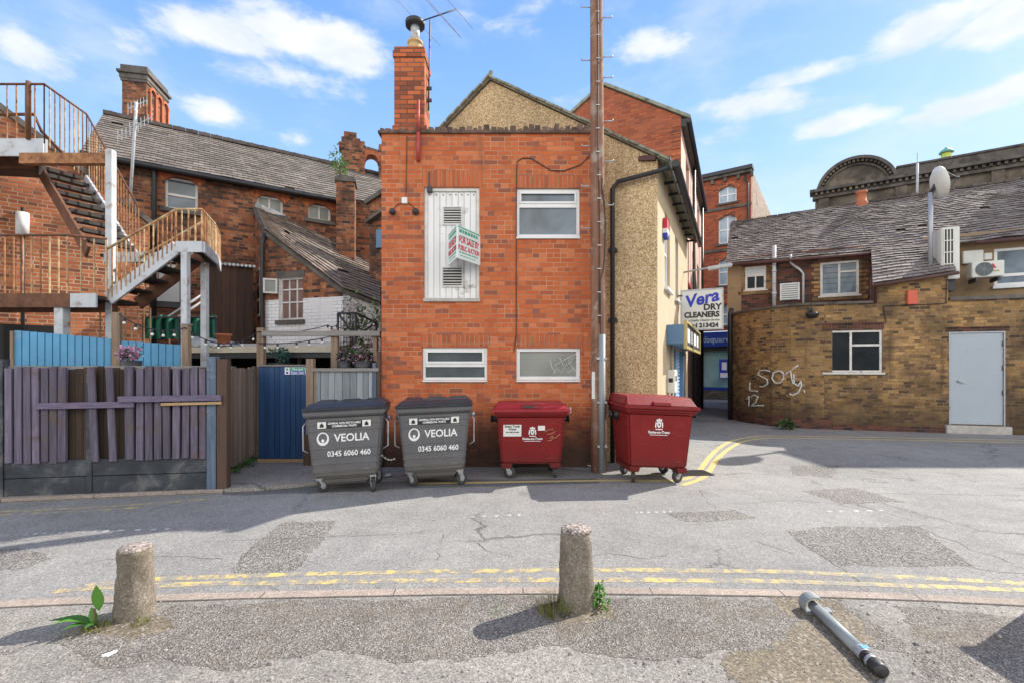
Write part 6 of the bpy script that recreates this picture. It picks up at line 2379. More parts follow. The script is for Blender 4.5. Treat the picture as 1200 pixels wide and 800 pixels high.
# bright blue sheet fence beyond
bf = thing('blue_sheet_fence', (-6.2, 6.8, 0), 'bright blue ribbed sheet fence standing behind the purple boards', 'fence')
BF = Fr((V(17, 400, 6.62).x, 6.62), (V(212, 400, 7.2).x - V(17, 400, 6.62).x, .58))
m = MB()
for (x0, x1, ya, yb) in ((17, 131, 387, 397), (142, 212, 399, 404)):
    u, ue = BF.upx(x0), BF.upx(x1)
    n = int((ue - u) / .085)
    for k in range(n):
        a, b = u + (ue - u) * k / n, u + (ue - u) * (k + 1) / n
        t = (k + .5) / n
        zt_ = BF.at(x0 + (x1 - x0) * t, ya + (yb - ya) * t)[1]
        BF.box(m, a, b - .012, .1, zt_, -.02, .0)
        BF.box(m, b - .012, b, .1, zt_ - .004, -.03, -.018)
m.build('sheet', M['blue_sheet'], bf)
for (x0, x1, yt) in ((131.5, 141.5, 366), (13, 17, 388)):
    m = MB()
    BF.box(m, BF.upx(x0), BF.upx(x1), 0, BF.at(x0, yt)[1], -.06, .03)
    m.build('post', M['tan_wood'], bf, bevel=.004)
tp = thing('timber_post', V(217, 430, 6.98), 'upright timber post carrying lights at the right end of the blue sheet fence', 'post')
tp.location.z = 0
m = MB()
a, b = V(213.5, 0, 6.9), V(221.5, 0, 6.9)
m.box(a.x, b.x, 6.88, 6.96, 0, V(0, 381, 6.9).z)
m.build('shaft', M['tan_wood'], tp, bevel=.004)
m = MB()
m.box(a.x - .01, b.x + .01, 6.87, 6.97, V(0, 381, 6.9).z, V(0, 381, 6.9).z + .02)
m.build('cap', M['grey_rail'], tp)

# string lights
def lights(pts, sag, nb, label):
    pts = [Vector(p) for p in pts]
    t_ = thing('string_lights', pts[0], label, 'string lights', 'festoon lights over the yard')
    P2 = []
    for a, b in zip(pts, pts[1:]):
        for k in range(12):
            t = k / 12
            P2.append(a.lerp(b, t) - UP * sag * 4 * t * (1 - t))
    P2.append(pts[-1])
    m = MB()
    m.tube(P2, .008, 5)
    m.build('cable', M['black'], t_)
    for i in range(nb):
        p = P2[int((i + .5) / nb * (len(P2) - 1))]
        m = MB()
        m.lathe([(.015, 0), (.018, -.045), (.012, -.05)], p, 8)
        h = m.build('lamp_holder', M['black'], t_)
        m = MB()
        m.lathe([(.010, -.05), (.02, -.065), (.021, -.078), (.013, -.09), (0, -.093)], p, 8)
        m.build('bulb', M['sticker'], h)
lights([V(139, 368, 6.72), V(217, 384, 6.86)], .12, 5, 'festoon lights strung between the tall post and the lower post above the blue sheets')
lights([V(217, 384, 6.86), V(303, 388, 8.03)], .22, 6, 'festoon lights sagging across the canopy from lone post to the pergola')
lights([V(303, 389, 8.03), V(384, 381, 8.8), V(398, 377, 8.9)], .06, 5, 'festoon lights rising along the whitewashed wall above the pergola beam')
lights([V(303, 402, 8.03), V(392, 393, 8.03)], .05, 5, 'lower festoon lights between the two pergola posts')
lights([V(396, 384, 8.7), V(446, 370, 8.9)], .1, 3, 'short festoon by the dark steel frame, next to the brick building')

# yard shelter with a cream canopy
sh_ = thing('garden_shelter', (-4.6, 9.0, 0), 'low yard shelter with cream canopy edge and dark interior behind the gate', 'shelter')
m = MB()
a, b = V(216, 410, 8.5), V(398, 408, 8.7)
m.hexa([Vector((a.x, 8.5, a.z - .05)), Vector((b.x, 8.7, b.z - .06)), Vector((b.x + .2, 10.4, b.z + .1)), Vector((a.x - .4, 10.2, a.z + .1)), Vector((a.x, 8.5, a.z + .05)), Vector((b.x, 8.7, b.z + .05)), Vector((b.x + .2, 10.4, b.z + .2)), Vector((a.x - .4, 10.2, a.z + .2))])
m.build('canopy', M['canopy'], sh_)
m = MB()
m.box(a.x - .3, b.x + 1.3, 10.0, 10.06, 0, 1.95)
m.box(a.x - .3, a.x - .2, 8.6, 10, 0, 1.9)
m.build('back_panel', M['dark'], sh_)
m = MB()
m.beam((a.x, 8.56, a.z - .1), (b.x, 8.76, b.z - .12), .05, .09)
m.build('fascia', M['black_iron'], sh_)
for (px, w__, mat) in ((250, .1, 'blue_fascia'), (265, .14, 'tan_wood'), (350, .06, 'grey_rail')):
    x = V(px, 0, 9.2).x
    m = MB()
    m.box(x - w__ / 2, x + w__ / 2, 9.2, 9.26, 0, 1.85)
    m.build('post', M[mat], sh_)
m = MB()
m.box(V(322, 0, 9.5).x, V(345, 0, 9.5).x, 9.5, 9.55, 1.3, 1.72)
m.build('menu_board', M['tan_board'], sh_)
gn = thing('green_netting', V(210, 385, 8.9), 'dark green netting screen with bright folds beneath the fire escape landing', 'netting')
m = MB()
N_ = 26
for i in range(N_):
    def nq(i, top):
        px = 168 + (253 - 168) * i / N_
        py = (371 + 2 * math.sin(i * .7)) if top else 397
        return V(px, py, 8.9 + .07 * math.sin(i * 1.9) + (.0 if top else .04 * math.cos(i * 2.7)))
    m.poly([nq(i, 0), nq(i + 1, 0), nq(i + 1, 1), nq(i, 1)])
o_ = m.build('mesh_sheet', M['netting'], gn, recalc=False)
mod = o_.modifiers.new('thick', 'SOLIDIFY'); mod.thickness = .01
m = MB()
m.tube([V(167, 372, 8.85), V(254, 372, 8.85)], .02, 6)
for px in (168, 210, 253):
    m.tube([V(px, 371, 8.85), Vector((V(px, 371, 8.85).x, 8.85, 0))], .02, 6)
m.build('frame', M['black_iron'], gn)
tb = thing('plastic_sheeting', V(238, 405, 8.6), 'crumpled grey plastic sheeting dumped on the cream canopy', 'sheeting')
m = MB()
ng, nh = 14, 7
def tq(i, j):
    px = 218 + 46 * i / ng
    x = V(px, 400, 8.6).x
    y = 8.52 + .6 * j / nh
    h = 2.03 + .16 * math.sin(math.pi * j / nh) * (1 - .55 * i / ng) + .05 * mnoise.noise(Vector((i * .6, j * .8, 2)))
    return Vector((x, y, h + (.0 if j else -.02)))
for i in range(ng):
    for j in range(nh):
        m.poly([tq(i, j), tq(i + 1, j), tq(i + 1, j + 1), tq(i, j + 1)])
bmesh.ops.remove_doubles(m.b, verts=m.b.verts, dist=.0005)
o_ = m.build('folded_sheet', M['lead'], tb, recalc=False, shade=True)
mod = o_.modifiers.new('thick', 'SOLIDIFY'); mod.thickness = .008
m = MB()
m.tube([tq(ng, 0), tq(ng, nh)], .025, 6)
m.build('rolled_edge', M['steel_white'], tb)
pt = thing('plant_pot', V(262, 406, 8.65), 'terracotta pot standing on the canopy beside the grey sheeting', 'plant pot')
m = MB()
o = Vector((V(262, 0, 8.65).x, 8.65, 2.06))
pt.location = o
m.lathe([(0, 0), (.09, 0), (.125, .13), (.14, .135), (.14, .17), (.115, .17), (.10, .12)], o, 14)
m.build('pot', M['terracotta'], pt)
m = MB()
m.lathe([(.118, .14), (0, .15)], o, 10)
m.build('soil', M['brown_post'], pt)
# diagonal handrail going up to the shed
hr_ = thing('ramp_rail', V(218, 380, 9.6), 'pale sloping handrail climbing left to right before the timber shed', 'handrail')
m = MB()
for d in (0, 8):
    m.tube([V(196, 372 + d, 9.4), V(244, 341 + d, 9.8)], .025, 6)
m.build('rails', M['lead'], hr_)
m = MB()
for px, py in ((198, 372), (243, 342)):
    q = V(px, py, 9.45 if px < 220 else 9.78)
    m.tube([q, Vector((q.x, q.y, 0))], .025, 6)
m.build('post', M['rust_dark'], hr_)
# dark steel frame and plants by the brick building
sf2 = thing('steel_frame', V(418, 400, 8.6), 'dark steel trellis frame beside the left edge of the brick building', 'trellis')
sf2.location.z = 0
m = MB()
c_ = [V(396, 367, 8.6), V(417, 367, 8.6), V(441, 378, 9.2), V(396, 395, 8.6), V(417, 395, 8.6), V(441, 397, 9.2)]
for i, j in ((0, 1), (1, 2), (0, 4), (2, 4)):
    m.tube([c_[i], c_[j]], .02, 6)
for i in range(3):
    m.tube([c_[i], Vector((c_[i].x, c_[i].y, 0))], .022, 6)
m.build('frame', M['black_iron'], sf2)
m = MB()
for k in range(7):
    t = k / 6
    m.tube([c_[0].lerp(c_[1], t), Vector((c_[0].lerp(c_[1], t).x, 8.6, 1.6))], .008, 4)
m.build('bars', M['black_iron'], sf2)
foliage('climbing_shrub', 'loose green shrub growing over the dark steel frame by the brick building', 'shrub', Vector((V(414, 0, 8.75).x, 8.75, 1.9)), .2, 1.0, 380, .075, .035, ['leaf_dark', 'leaf_dark', 'leaf_yel'], 9, .2, 12)
foliage('yellow_shrub', 'yellow-green shrub peeping through the dark steel frame', 'shrub', Vector((V(427, 0, 9.4).x, 9.4, 1.9)), .3, .9, 380, .09, .05, ['leaf_yel'], 6, .2, 7)
def pot_flowers(px, py, Y, r, label, mats, nm='flower_tub'):
    q = V(px, py, Y)
    t_ = foliage(nm, label, 'flowers', q, r, r * 1.1, 420, .05, .035, mats, 6, r * .7, 9)
    m = MB()
    m.lathe([(0, -.22), (r * .6, -.22), (r * .75, 0.02), (r * .66, .02), (r * .6, -.03)], q, 12)
    m.build('tub', M['black_iron'], t_)
    return t_
pot_flowers(404, 424, 7.95, .17, 'dark tub of mauve flowers behind the left half of the grey plank panel', ['flower_mauve', 'leaf_dark', 'leaf_dark'])
pot_flowers(427, 424, 7.95, .24, 'tub of pink and white flowers with long green leaves near the brick building', ['flower', 'flower_mauve', 'leaf', 'leaf_dark'])
pot_flowers(325, 426, 8.35, .2, 'bluish-green leafy plant behind the top of the navy gate', ['leaf_blue'], 'leafy_plant')
pot_flowers(154, 424, 6.4, .16, 'basket of pink, white and red flowers on the purple fence, beside the tall post', ['flower', 'flower', 'leaf_dark', 'flower_mauve'], 'flower_basket')

# ================================================================ WHEELED BINS
def shear(root, k, objs):
    for o in objs:
        for v in o.data.vertices:
            v.co.z += k * v.co.x
def tree(o):
    r = [o]
    for c in o.children:
        r += tree(c)
    return r
def castor(root, x, y, a, z1, mats, kz):
    c = MB()
    zt_ = z1 + kz * x
    ca, sa = math.cos(a), math.sin(a)
    f = Vector((ca, sa, 0)); s = Vector((-sa, ca, 0))
    o = Vector((x, y, 0)); w = o + f * .045 + UP * .088
    for k in (-1, 1):
        q = w + s * .032 * k
        c.poly([q - f * .02, q + f * .022, o + s * .032 * k + f * .05 + UP * (zt_ - .01), o + s * .032 * k - f * .05 + UP * (zt_ - .01)])
    c.beam(o + UP * (zt_ - .012) - f * .055, o + UP * (zt_ - .012) + f * .055, .09, .02)
    co_ = c.build('castor', M['zinc'], root)
    md = co_.modifiers.new('thick', 'SOLIDIFY'); md.thickness = .006
    m = MB()
    m.lathe([(.056, -.022), (.084, -.024), (.088, -.013), (.088, .013), (.084, .024), (.056, .022)], w, 18, s)
    m.build('tyre', M['rubber'], co_)
    m = MB()
    m.lathe([(0, -.026), (.02, -.028), (.054, -.018), (.058, -.018), (.058, .018), (.054, .018), (.02, .028), (0, .026)], w, 14, s)
    m.build('hub', M['zinc'], co_)
def taper_box(m, w0, d0, z0, w1, d1, z1, yo=0.0, yo1=None):
    yo1 = yo if yo1 is None else yo1
    m.hexa([Vector(p) for p in ((-w0 / 2, yo - d0 / 2, z0), (w0 / 2, yo - d0 / 2, z0), (w0 / 2, yo + d0 / 2, z0), (-w0 / 2, yo + d0 / 2, z0),
                                (-w1 / 2, yo1 - d1 / 2, z1), (w1 / 2, yo1 - d1 / 2, z1), (w1 / 2, yo1 + d1 / 2, z1), (-w1 / 2, yo1 + d1 / 2, z1))])
def grey_bin(loc, rz, k, label, angs):
    t_ = thing('wheeled_bin', (0, 0, 0), label, 'wheeled bin', 'grey commercial wheeled bins')
    Z0, Z1 = .2, .98
    W0, W1, D0, D1 = .90, 1.07, .58, .74
    def wd(z):
        f = (z - Z0) / (Z1 - Z0)
        return W0 + (W1 - W0) * f, D0 + (D1 - D0) * f
    m = MB()
    taper_box(m, W0, D0, Z0, W1, D1, Z1)
    body = m.build('body', M['bin_grey'], t_, bevel=.028)
    m = MB()
    for z, h, e in ((.27, .05, .006), (.37, .03, .005), (.455, .010, .006), (.57, .014, .007), (.79, .014, .007), (.87, .03, .006)):
        w, d = wd(z); w2, d2 = wd(z + h)
        taper_box(m, w - .02, d + e * 2, z, w2 - .02, d2 + e * 2, z + h)
        taper_box(m, w + e * 2, d - .04, z, w2 + e * 2, d2 - .04, z + h)
    m.build('rib', M['bin_grey'], body, bevel=.006)
    m = MB()
    taper_box(m, .62, .5, .11, .8, .56, .205)
    m.build('sump', M['bin_grey'], t_, bevel=.03)
    m = MB()
    taper_box(m, 1.09, .76, .965, 1.13, .80, .985); taper_box(m, 1.13, .80, .985, 1.15, .82, 1.045)
    m.build('rim', M['bin_grey'], t_, bevel=.012)
    m = MB()
    taper_box(m, 1.17, .86, 1.048, 1.17, .86, 1.085)
    taper_box(m, 1.12, .80, 1.085, 1.02, .60, 1.135, 0, .06)
    lid = m.build('lid', M['bin_lid'], t_, bevel=.014)
    m = MB()
    for x in (-.36, 0, .36):
        m.hexa([Vector(p) for p in ((x - .15, -.41, 1.084), (x + .15, -.41, 1.084), (x + .15, .3, 1.12), (x - .15, .3, 1.11), (x - .135, -.33, 1.108), (x + .135, -.33, 1.108), (x + .13, .28, 1.155), (x - .13, .28, 1.155))])
    m.build('lid_rib', M['bin_lid'], lid, bevel=.01)
    for sx in (-1, 1):
        m = MB()
        m.tube([(sx * .55, .05, .9), (sx * .62, .05, .9)], .03, 10)
        m.build('trunnion', M['zinc'], t_)
        m = MB()
        m.tube([(sx * .56, -.22, .9), (sx * .60, -.24, .86), (sx * .60, -.24, .56), (sx * .53, -.22, .52)], .011, 6)
        m.build('lifting_arm', M['steel_grey'], t_)
    sl = (D1 - D0) / 2 / (Z1 - Z0)
    def fp(x, z, e=.006):
        return Vector((x, -wd(z)[1] / 2 - e, z))
    tt, nn = Vector((1, 0, 0)), Vector((0, -1, -sl))
    lets = []
    lets.append(text('VEOLIA', .135, M['print'], body, fp(.10, .70), tt, nn, 'lettering', .003, sx=1.08))
    lets.append(text('0345 6060 460', .096, M['print'], body, fp(.06, .505, .015), tt, nn, 'lettering', .002, sx=1.04))
    m = MB()
    c = fp(-.30, .70)
    q = Vector(nn).normalized().to_track_quat('Z', 'Y')
    def dpt(r, a, e=.001): return c + q @ Vector((math.cos(a) * r, math.sin(a) * r, e))
    for i in range(28):
        a0, a1 = 2 * math.pi * i / 28, 2 * math.pi * (i + 1) / 28
        up_ = q @ Vector((0, 1, 0))
        m.poly([dpt(.085, a0), dpt(.085, a1), dpt(.06, a1) + Vector((0, 0, .009)), dpt(.06, a0) + Vector((0, 0, .009))])
    for i in range(12):
        a0, a1 = 2 * math.pi * i / 12, 2 * math.pi * (i + 1) / 12
        off = Vector((0, 0, -.022))
        m.poly([c + off, dpt(.022, a0) + off, dpt(.022, a1) + off])
    m.poly([fp(-.308, .655, .007), fp(-.292, .655, .007), fp(-.288, .62, .007), fp(-.312, .62, .007)])
    m.build('emblem', M['print'], body, recalc=False)
    m = MB()
    m.poly([fp(-.37, .83, .013), fp(.37, .83, .013), fp(.37, .915, .013), fp(-.37, .915, .013)])
    st_ = m.build('sticker', M['ink'], t_, recalc=False)
    for x in (-.37, .25):
        m = MB()
        m.poly([fp(x, .832, .015), fp(x + .12, .832, .015), fp(x + .12, .913, .015), fp(x, .913, .015)])
        m.build('sticker_square', M['sticker'], st_, recalc=False)
    for x in (-.31, .31):
        m = MB()
        m.poly([fp(x - .028, .845, .017), fp(x + .028, .845, .017), fp(x + .026, .875, .017), fp(x + .01, .890, .017), fp(x, .902, .017), fp(x - .01, .890, .017), fp(x - .026, .875, .017)])
        m.build('symbol', M['ink'], st_, recalc=False)
    text('GENERAL NON RECYCLABLE', .035, M['print'], st_, fp(0, .889, .0165), tt, nn, 'lettering', .001)
    text('COMMERCIAL WASTE', .035, M['print'], st_, fp(0, .853, .0165), tt, nn, 'lettering', .001)
    shear(t_, k, [o for o in tree(t_) if o.type == 'MESH'])
    for i, (x, y) in enumerate(((-.37, -.22), (.37, -.22), (-.37, .22), (.37, .22))):
        castor(t_, x, y, angs[i], .2, None, k)
    t_.location = loc
    t_.rotation_euler = (0, 0, rz)
    return t_
b1 = G(402.5, 576)
gb1 = grey_bin((b1.x, b1.y + .22, 0), R(9), .035, 'grey wheeled bin with charcoal lid nearest the navy gate', [.6, -1.2, 2, 1])
b2 = G(507.5, 568.5)
gb2 = grey_bin((b2.x, b2.y + .22, 0), R(6), .032, 'grey wheeled bin with charcoal lid before the orange wall, beside the small red bin', [-.6, .5, 1, 2.2])

gb1.scale = (.885, .94, 1.03)
gb2.scale = (.895, .94, 1.04)


def crest(body, fp, x, z, s, tt, nn):
    m = MB()
    def pl(pts):
        m.poly([fp(x + a * s, z + b * s) for a, b in pts])
    pl([(-.028, .035), (-.02, .005), (0, -.012), (.02, .005), (.028, .035), (.028, .065), (-.028, .065)])
    for a in (-.03, -.015, 0, .015, .03):
        pl([(a - .006, .078), (a + .006, .078), (a + .008, .10 + .012 * (a == 0)), (a - .008, .10 + .012 * (a == 0))])
    pl([(-.035, .069), (.035, .069), (.033, .076), (-.033, .076)])
    pl([(-.055, .0), (-.04, -.01), (-.034, .05), (-.046, .075), (-.052, .04)])
    pl([(.055, .0), (.052, .04), (.046, .075), (.034, .05), (.04, -.01)])
    pl([(-.05, -.022), (.05, -.022), (.045, -.034), (-.045, -.034)])
    pl([(-.12, -.104), (.12, -.104), (.12, -.097), (-.12, -.097)])
    o = m.build('emblem', M['print'], body, recalc=False)
    m = MB()
    pl2 = [fp(x + a * s, z + b * s, .0075) for a, b in ((-.014, .045), (0, .012), (.014, .045))]
    m.poly(pl2)
    m.build('emblem_detail', M['bin_red'], o, recalc=False)
    text('Stoke-on-Trent', .046 * s, M['print'], o, fp(x, z - .066 * s), tt, nn, 'lettering', .0015)
    return o


def red_bin(loc, rz, k, H, label, angs, big):
    t_ = thing('wheeled_bin', (0, 0, 0), label, 'wheeled bin', 'red council wheeled bins')
    Z0, Z1 = .22, .93 * H
    W0, W1, D0, D1 = .87, .98, .60, .76
    def wd(z):
        f = (z - Z0) / (Z1 - Z0)
        return W0 + (W1 - W0) * f, D0 + (D1 - D0) * f
    m = MB()
    taper_box(m, W0, D0, Z0, W1, D1, Z1)
    body = m.build('body', M['bin_red'], t_, bevel=.03)
    for sx in (-1, 1):
        m = MB()
        m.hexa([Vector(p) for p in ((sx * .43 - .14, -.3, .155), (sx * .43 + .005 * sx, -.3, .155), (sx * .43 + .005 * sx, .3, .155), (sx * .43 - .14, .3, .155),
                                    (sx * .43 - .16, -.305, .235), (sx * .435, -.305, .235), (sx * .435, .305, .235), (sx * .43 - .16, .305, .235))] if sx > 0 else
               [Vector(p) for p in ((-.435, -.3, .155), (-.29, -.3, .155), (-.29, .3, .155), (-.435, .3, .155), (-.435, -.305, .235), (-.27, -.305, .235), (-.27, .305, .235), (-.435, .305, .235))])
        m.build('skirt', M['bin_red'], t_, bevel=.01)
    m = MB()
    taper_box(m, 1.0, .78, Z1 - .02, 1.04, .84, Z1 + .02); taper_box(m, 1.06, .86, Z1 + .02, 1.06, .86, Z1 + .05)
    m.build('rim', M['bin_red'], t_, bevel=.008)
    m = MB()
    taper_box(m, 1.12, .92, Z1 + .053, 1.12, .92, Z1 + .10)
    taper_box(m, 1.05, .86, Z1 + .10, .98, .7, Z1 + .17 + (.05 if big else 0), 0, .04)
    lid = m.build('lid', M['bin_red_lid'] if not big else M['bin_red'], t_, bevel=.012)
    m = MB()
    zz = Z1 + .105
    m.hexa([Vector(p) for p in ((-.13, -.442, zz), (.13, -.442, zz), (.13, -.36, zz + .0), (-.13, -.36, zz), (-.13, -.432, zz + .05), (.13, -.432, zz + .05), (.13, -.34, zz + .055), (-.13, -.34, zz + .055))])
    m.build('lid_grip', M['bin_red'], lid, bevel=.006)
    if not big:
        m = MB()
        m.poly([Vector((-.11, -.4435, zz + .012)), Vector((.03, -.4435, zz + .012)), Vector((.03, -.437, zz + .042)), Vector((-.11, -.437, zz + .042))])
        m.build('grip_label', M['ink'], lid, recalc=False)
    for sx in (-1, 1):
        m = MB()
        m.lathe([(0, 0), (.075, 0), (.075, .03), (.045, .035), (.045, .10), (.06, .10), (.06, .12), (0, .12)], (sx * .48, .08, Z1 - .09), 14, Vector((sx, 0, 0)))
        m.build('trunnion', M['black'], t_)
    if not big:
        m = MB()
        m.box(.575, .60, -.2, -.08, Z1 + .02, Z1 + .10)
        m.build('lid_hinge', M['zinc'], t_)
    sl = (D1 - D0) / 2 / (Z1 - Z0)
    def fp(x, z, e=.005):
        return Vector((x, -wd(z)[1] / 2 - e, z))
    tt, nn = Vector((1, 0, 0)), Vector((0, -1, -sl))
    crest(t_, fp, .02 if not big else -.02, .66 if not big else .80, 1.0 if not big else 1.1, tt, nn)
    if not big:
        m = MB()
        m.poly([fp(-.40, .63), fp(-.14, .63), fp(-.14, .80), fp(-.40, .80)])
        s_ = m.build('sticker', M['sticker'], t_, recalc=False)
        for s, z, sz in (('Stoke Trade', .775, .044), ('Waste', .735, .044), ('Tel 01782 236700', .69, .026)):
            text(s, sz, M['ink'], s_, fp(-.27, z, .0065), tt, nn, 'lettering', .001)
        m = MB()
        m.poly([fp(.10, .715), fp(.20, .715), fp(.20, .785), fp(.10, .785)])
        m.build('small_sticker', M['sticker'], body, recalc=False)
        m = MB()
        random.seed(5)
        for (x, z, w_) in ((.20, .69, .12), (.23, .645, .12), (.27, .61, .05), (.24, .565, .18)):
            p = [fp(x + w_ * i / 7, z + w_ * i / 7 * .45 + random.uniform(-.016, .016), .006) for i in range(8)]
            m.tube(p, .0035, 4)
        m.build('scribble', M['buff_pot'], body)
    shear(t_, k, [o for o in tree(t_) if o.type == 'MESH'])
    for i, (x, y) in enumerate(((-.35, -.22), (.36, -.22), (-.35, .22), (.36, .22))):
        castor(t_, x, y, angs[i], .22, None, k)
    t_.location = loc
    t_.rotation_euler = (0, 0, rz)
    return t_
b3 = G(622, 560)
red_bin((b3.x, b3.y + .25, 0), R(0), .003, 1.0, 'smaller red wheeled bin with paler lid and white sticker, against the orange wall', [-.3, 1.5, .6, 2], False)
b4 = G(768, 565)
rb4 = red_bin((b4.x, b4.y + .28, 0), R(3), -.04, 1.07, 'larger red wheeled bin turned slightly right, in front of the pebbledashed wall', [1.2, 3.5, .6, 2], True)

rb4.scale = (.94, 1.2, 1.0)
# ================================================================ TELEGRAPH POLE
tpole = thing('telegraph_pole', V(702, 548, 7.48), 'tall brown timber telegraph pole with climbing pegs, in front of the brick corner', 'pole')
tpole.location.z = 0
PX = V(702, 548, 7.48)
m = MB()
base = Vector((PX.x, 7.48, 0)); top = Vector((V(698.5, 0, 7.48).x - .01, 7.48, 9.6))
m.tube([base.lerp(top, i / 14) for i in range(15)], .128, 18, r2=.088)
m.build('shaft', M['pole'], tpole)
def pp(py, side=0.0, d=.0):
    z = CZ + (HY - py) / FPX * 7.48
    t = z / 9.6
    c = base.lerp(top, t)
    r = .128 + (.088 - .128) * t
    return c + Vector((side * r, -math.sqrt(max(0, 1 - side * side)) * r - d, 0))
for py, s in ((10, -1), (22, 1), (68, 1), (72, -1), (92, 1), (143, 1), (172, -1), (190, 1), (219, -1), (241, 1), (268, -1)):
    m = MB()
    q = pp(py, s * .98)
    m.tube([q - Vector((s * .03, 0, 0)), q + Vector((s * .14, -.0, .0))], .009, 6)
    m.tube([q + Vector((s * .14, 0, 0)), q + Vector((s * .14, 0, .03))], .009, 6)
    m.build('climbing_peg', M['zinc'], tpole)
m = MB()
m.tube([pp(py, .0 + .06 * math.sin(py * .03), .010) for py in range(-60, 400, 20)], .011, 5)
m.tube([pp(212, .55, .01), pp(226, .5, .012), pp(240, .8, .012), pp(260, .98, .02), pp(300, .9, .02), pp(318, .6, .012), pp(330, .15, .012), pp(395, .15, .012)], .012, 5)
m.build('cable', M['cable'], tpole)
m = MB()
for py in range(20, 392, 27):
    q = pp(py, .06 * math.sin(py * .03), .018)
    m.beam(q - Vector((.03, 0, 0)), q + Vector((.03, 0, 0)), .008, .012)
m.build('staple', M['zinc'], tpole)
m = MB()
m.tube([pp(548, .05, .07) + Vector((0, 0, -.02)), pp(393, .2, .07)], .05, 12)
m.build('conduit', M['conduit'], tpole)
m = MB()
for py in (420, 470, 520):
    q = pp(py, .12, .07)
    m.beam(q - Vector((.075, -.03, 0)), q + Vector((.075, .03, 0)), .12, .03)
m.build('saddle', M['zinc'], tpole)
m = MB()
q = pp(450, -.7, .004)
m.beam(q - UP * .22, q + UP * .2, .07, .012)
m.build('nailed_plate', M['sticker'], tpole)
m = MB()
m.lathe([(0, 9.6), (.12, 9.58), (.125, 9.64), (.05, 9.7), (0, 9.71)], (top.x, top.y, 0), 14)
m.build('cap', M['zinc'], tpole)
ow = MB()
a, b = top - UP * .2, Vector((-6.5, 3.0, 11.5))
pts = [a.lerp(b, i / 16) - UP * .25 * 4 * (i / 16) * (1 - i / 16) for i in range(17)]
ow.tube(pts, .008, 4)
tag(ow.build('overhead_wire', M['cable']), 'thin wire running off to the left from the top of the telegraph pole', 'wire')

# ================================================================ FOREGROUND THINGS
def bollard(px, pyb, pyt, w0, w1, label, seed):
    random.seed(seed)
    b = G(px, pyb)
    Y = b.y + .12
    cs_t = 1 / math.hypot((px - 600) / FPX, 1)
    r0, r1 = w0 / 2 / FPX * Y * cs_t, w1 / 2 / FPX * Y * cs_t
    x = (px - 600) / FPX * Y
    h = CZ + (HY - pyt) / FPX * Y
    t_ = thing('concrete_bollard', (x, Y, 0), label, 'bollard', 'concrete bollards along the kerb')
    m = MB()
    prof = [(r0 * 1.02, -.06)] + [(r0 + (r1 - r0) * (i / 14) ** .85, h * .96 * i / 14) for i in range(15)]
    m.lathe(prof, (x, Y, 0), 28, jit=.008)
    for v in m.b.verts:
        n = mnoise.noise(v.co * 7) * .008 + mnoise.noise(v.co * 19) * .006 - max(0, mnoise.noise(v.co * 11 + Vector((3, 1, 7))) - .25) * .04
        d = Vector((v.co.x - x, v.co.y - Y, 0))
        if d.length:
            v.co += d.normalized() * n
    sh = m.build('shaft', M['bollard'], t_)
    m = MB()
    m.lathe([(r1 * 1.0, h * .955), (r1 * .97, h * .985), (r1 * .86, h), (r1 * .5, h + .006), (0, h + .009)], (x, Y, 0), 28, jit=.012)
    for v in m.b.verts:
        v.co += Vector((0, 0, 1)) * mnoise.noise(v.co * 40) * .004
    m.build('top', M['bollard_top'], t_)
    return x, Y, r0
B1 = bollard(158, 733, 639, 53, 43, 'squat pebbly concrete bollard on the left, with a broad-leaved weed at its foot', 3)
B2 = bollard(675, 722, 617, 44, 36, 'pebbly concrete bollard near the centre, with grass and a bright weed at its foot', 4)
random.seed(11)
# fallen steel post
fa_, fb_ = G(953, 706, .07), G(1034, 784, .06)
fa_ = Vector((fa_.x, fa_.y, .054)); fb_ = Vector((fb_.x, fb_.y, .048))
fp_ = thing('fallen_post', (fa_ + fb_) / 2, 'uprooted grey steel post lying on the pavement with its base plate still attached', 'post')
dv = (fb_ - fa_)
ax2 = dv.normalized()
Lp = dv.length
m = MB()
m.lathe([(0.0346, .0), (0.0346, Lp * .72)], fa_, 20, ax2)
m.build('tube', M['conduit'], fp_)
m = MB()
m.lathe([(0.0349, Lp * .72), (0.0355, Lp * .722), (0.0355, Lp * .80), (0.0349, Lp * .802)], fa_, 20, ax2)
m.build('pale_band', M['steel_grey'], fp_)
m = MB()
m.lathe([(0.0349, Lp * .802), (0.0355, Lp * .803), (0.0355, Lp * .86), (0.0349, Lp * .862)], fa_, 20, ax2)
m.build('dark_band', M['black'], fp_)
m = MB()
m.lathe([(0.0355, Lp * .862), (0.0355, Lp * .895)], fa_, 20, ax2)
m.build('reflective_band', M['steel_grey'], fp_)
m = MB()
m.lathe([(0.0355, Lp * .895), (0.0378, Lp * .90), (0.0378, Lp * .985), (.034, Lp), (0, Lp * 1.003)], fa_, 20, ax2)
m.build('end_cap', M['black_iron'], fp_)
m = MB()
sidev = ax2.cross(UP).normalized()
upv = sidev.cross(ax2).normalized()
q = fa_ + ax2 * (Lp * .735) - sidev * .0 + upv * .0366
m.poly([q - sidev * .03, q + sidev * .01, q + sidev * .01 + ax2 * .035, q - sidev * .03 + ax2 * .035])
m.build('blue_label', M['blue_sheet'], fp_, recalc=False)
m = MB()
arc_ = [math.radians(x) for x in range(65, 321, 15)]
for t0, t1 in zip(arc_, arc_[1:]):
    q = []
    for e in (-.05, .035):
        for t, r in ((t0, .062), (t1, .062), (t1, .07), (t0, .07)):
            p = fa_ + ax2 * e + sidev * -math.cos(t) * r + upv * math.sin(t) * r
            q.append(Vector((p.x, p.y, max(p.z, .0137 if r > .065 else .018))))
    m.hexa(q)
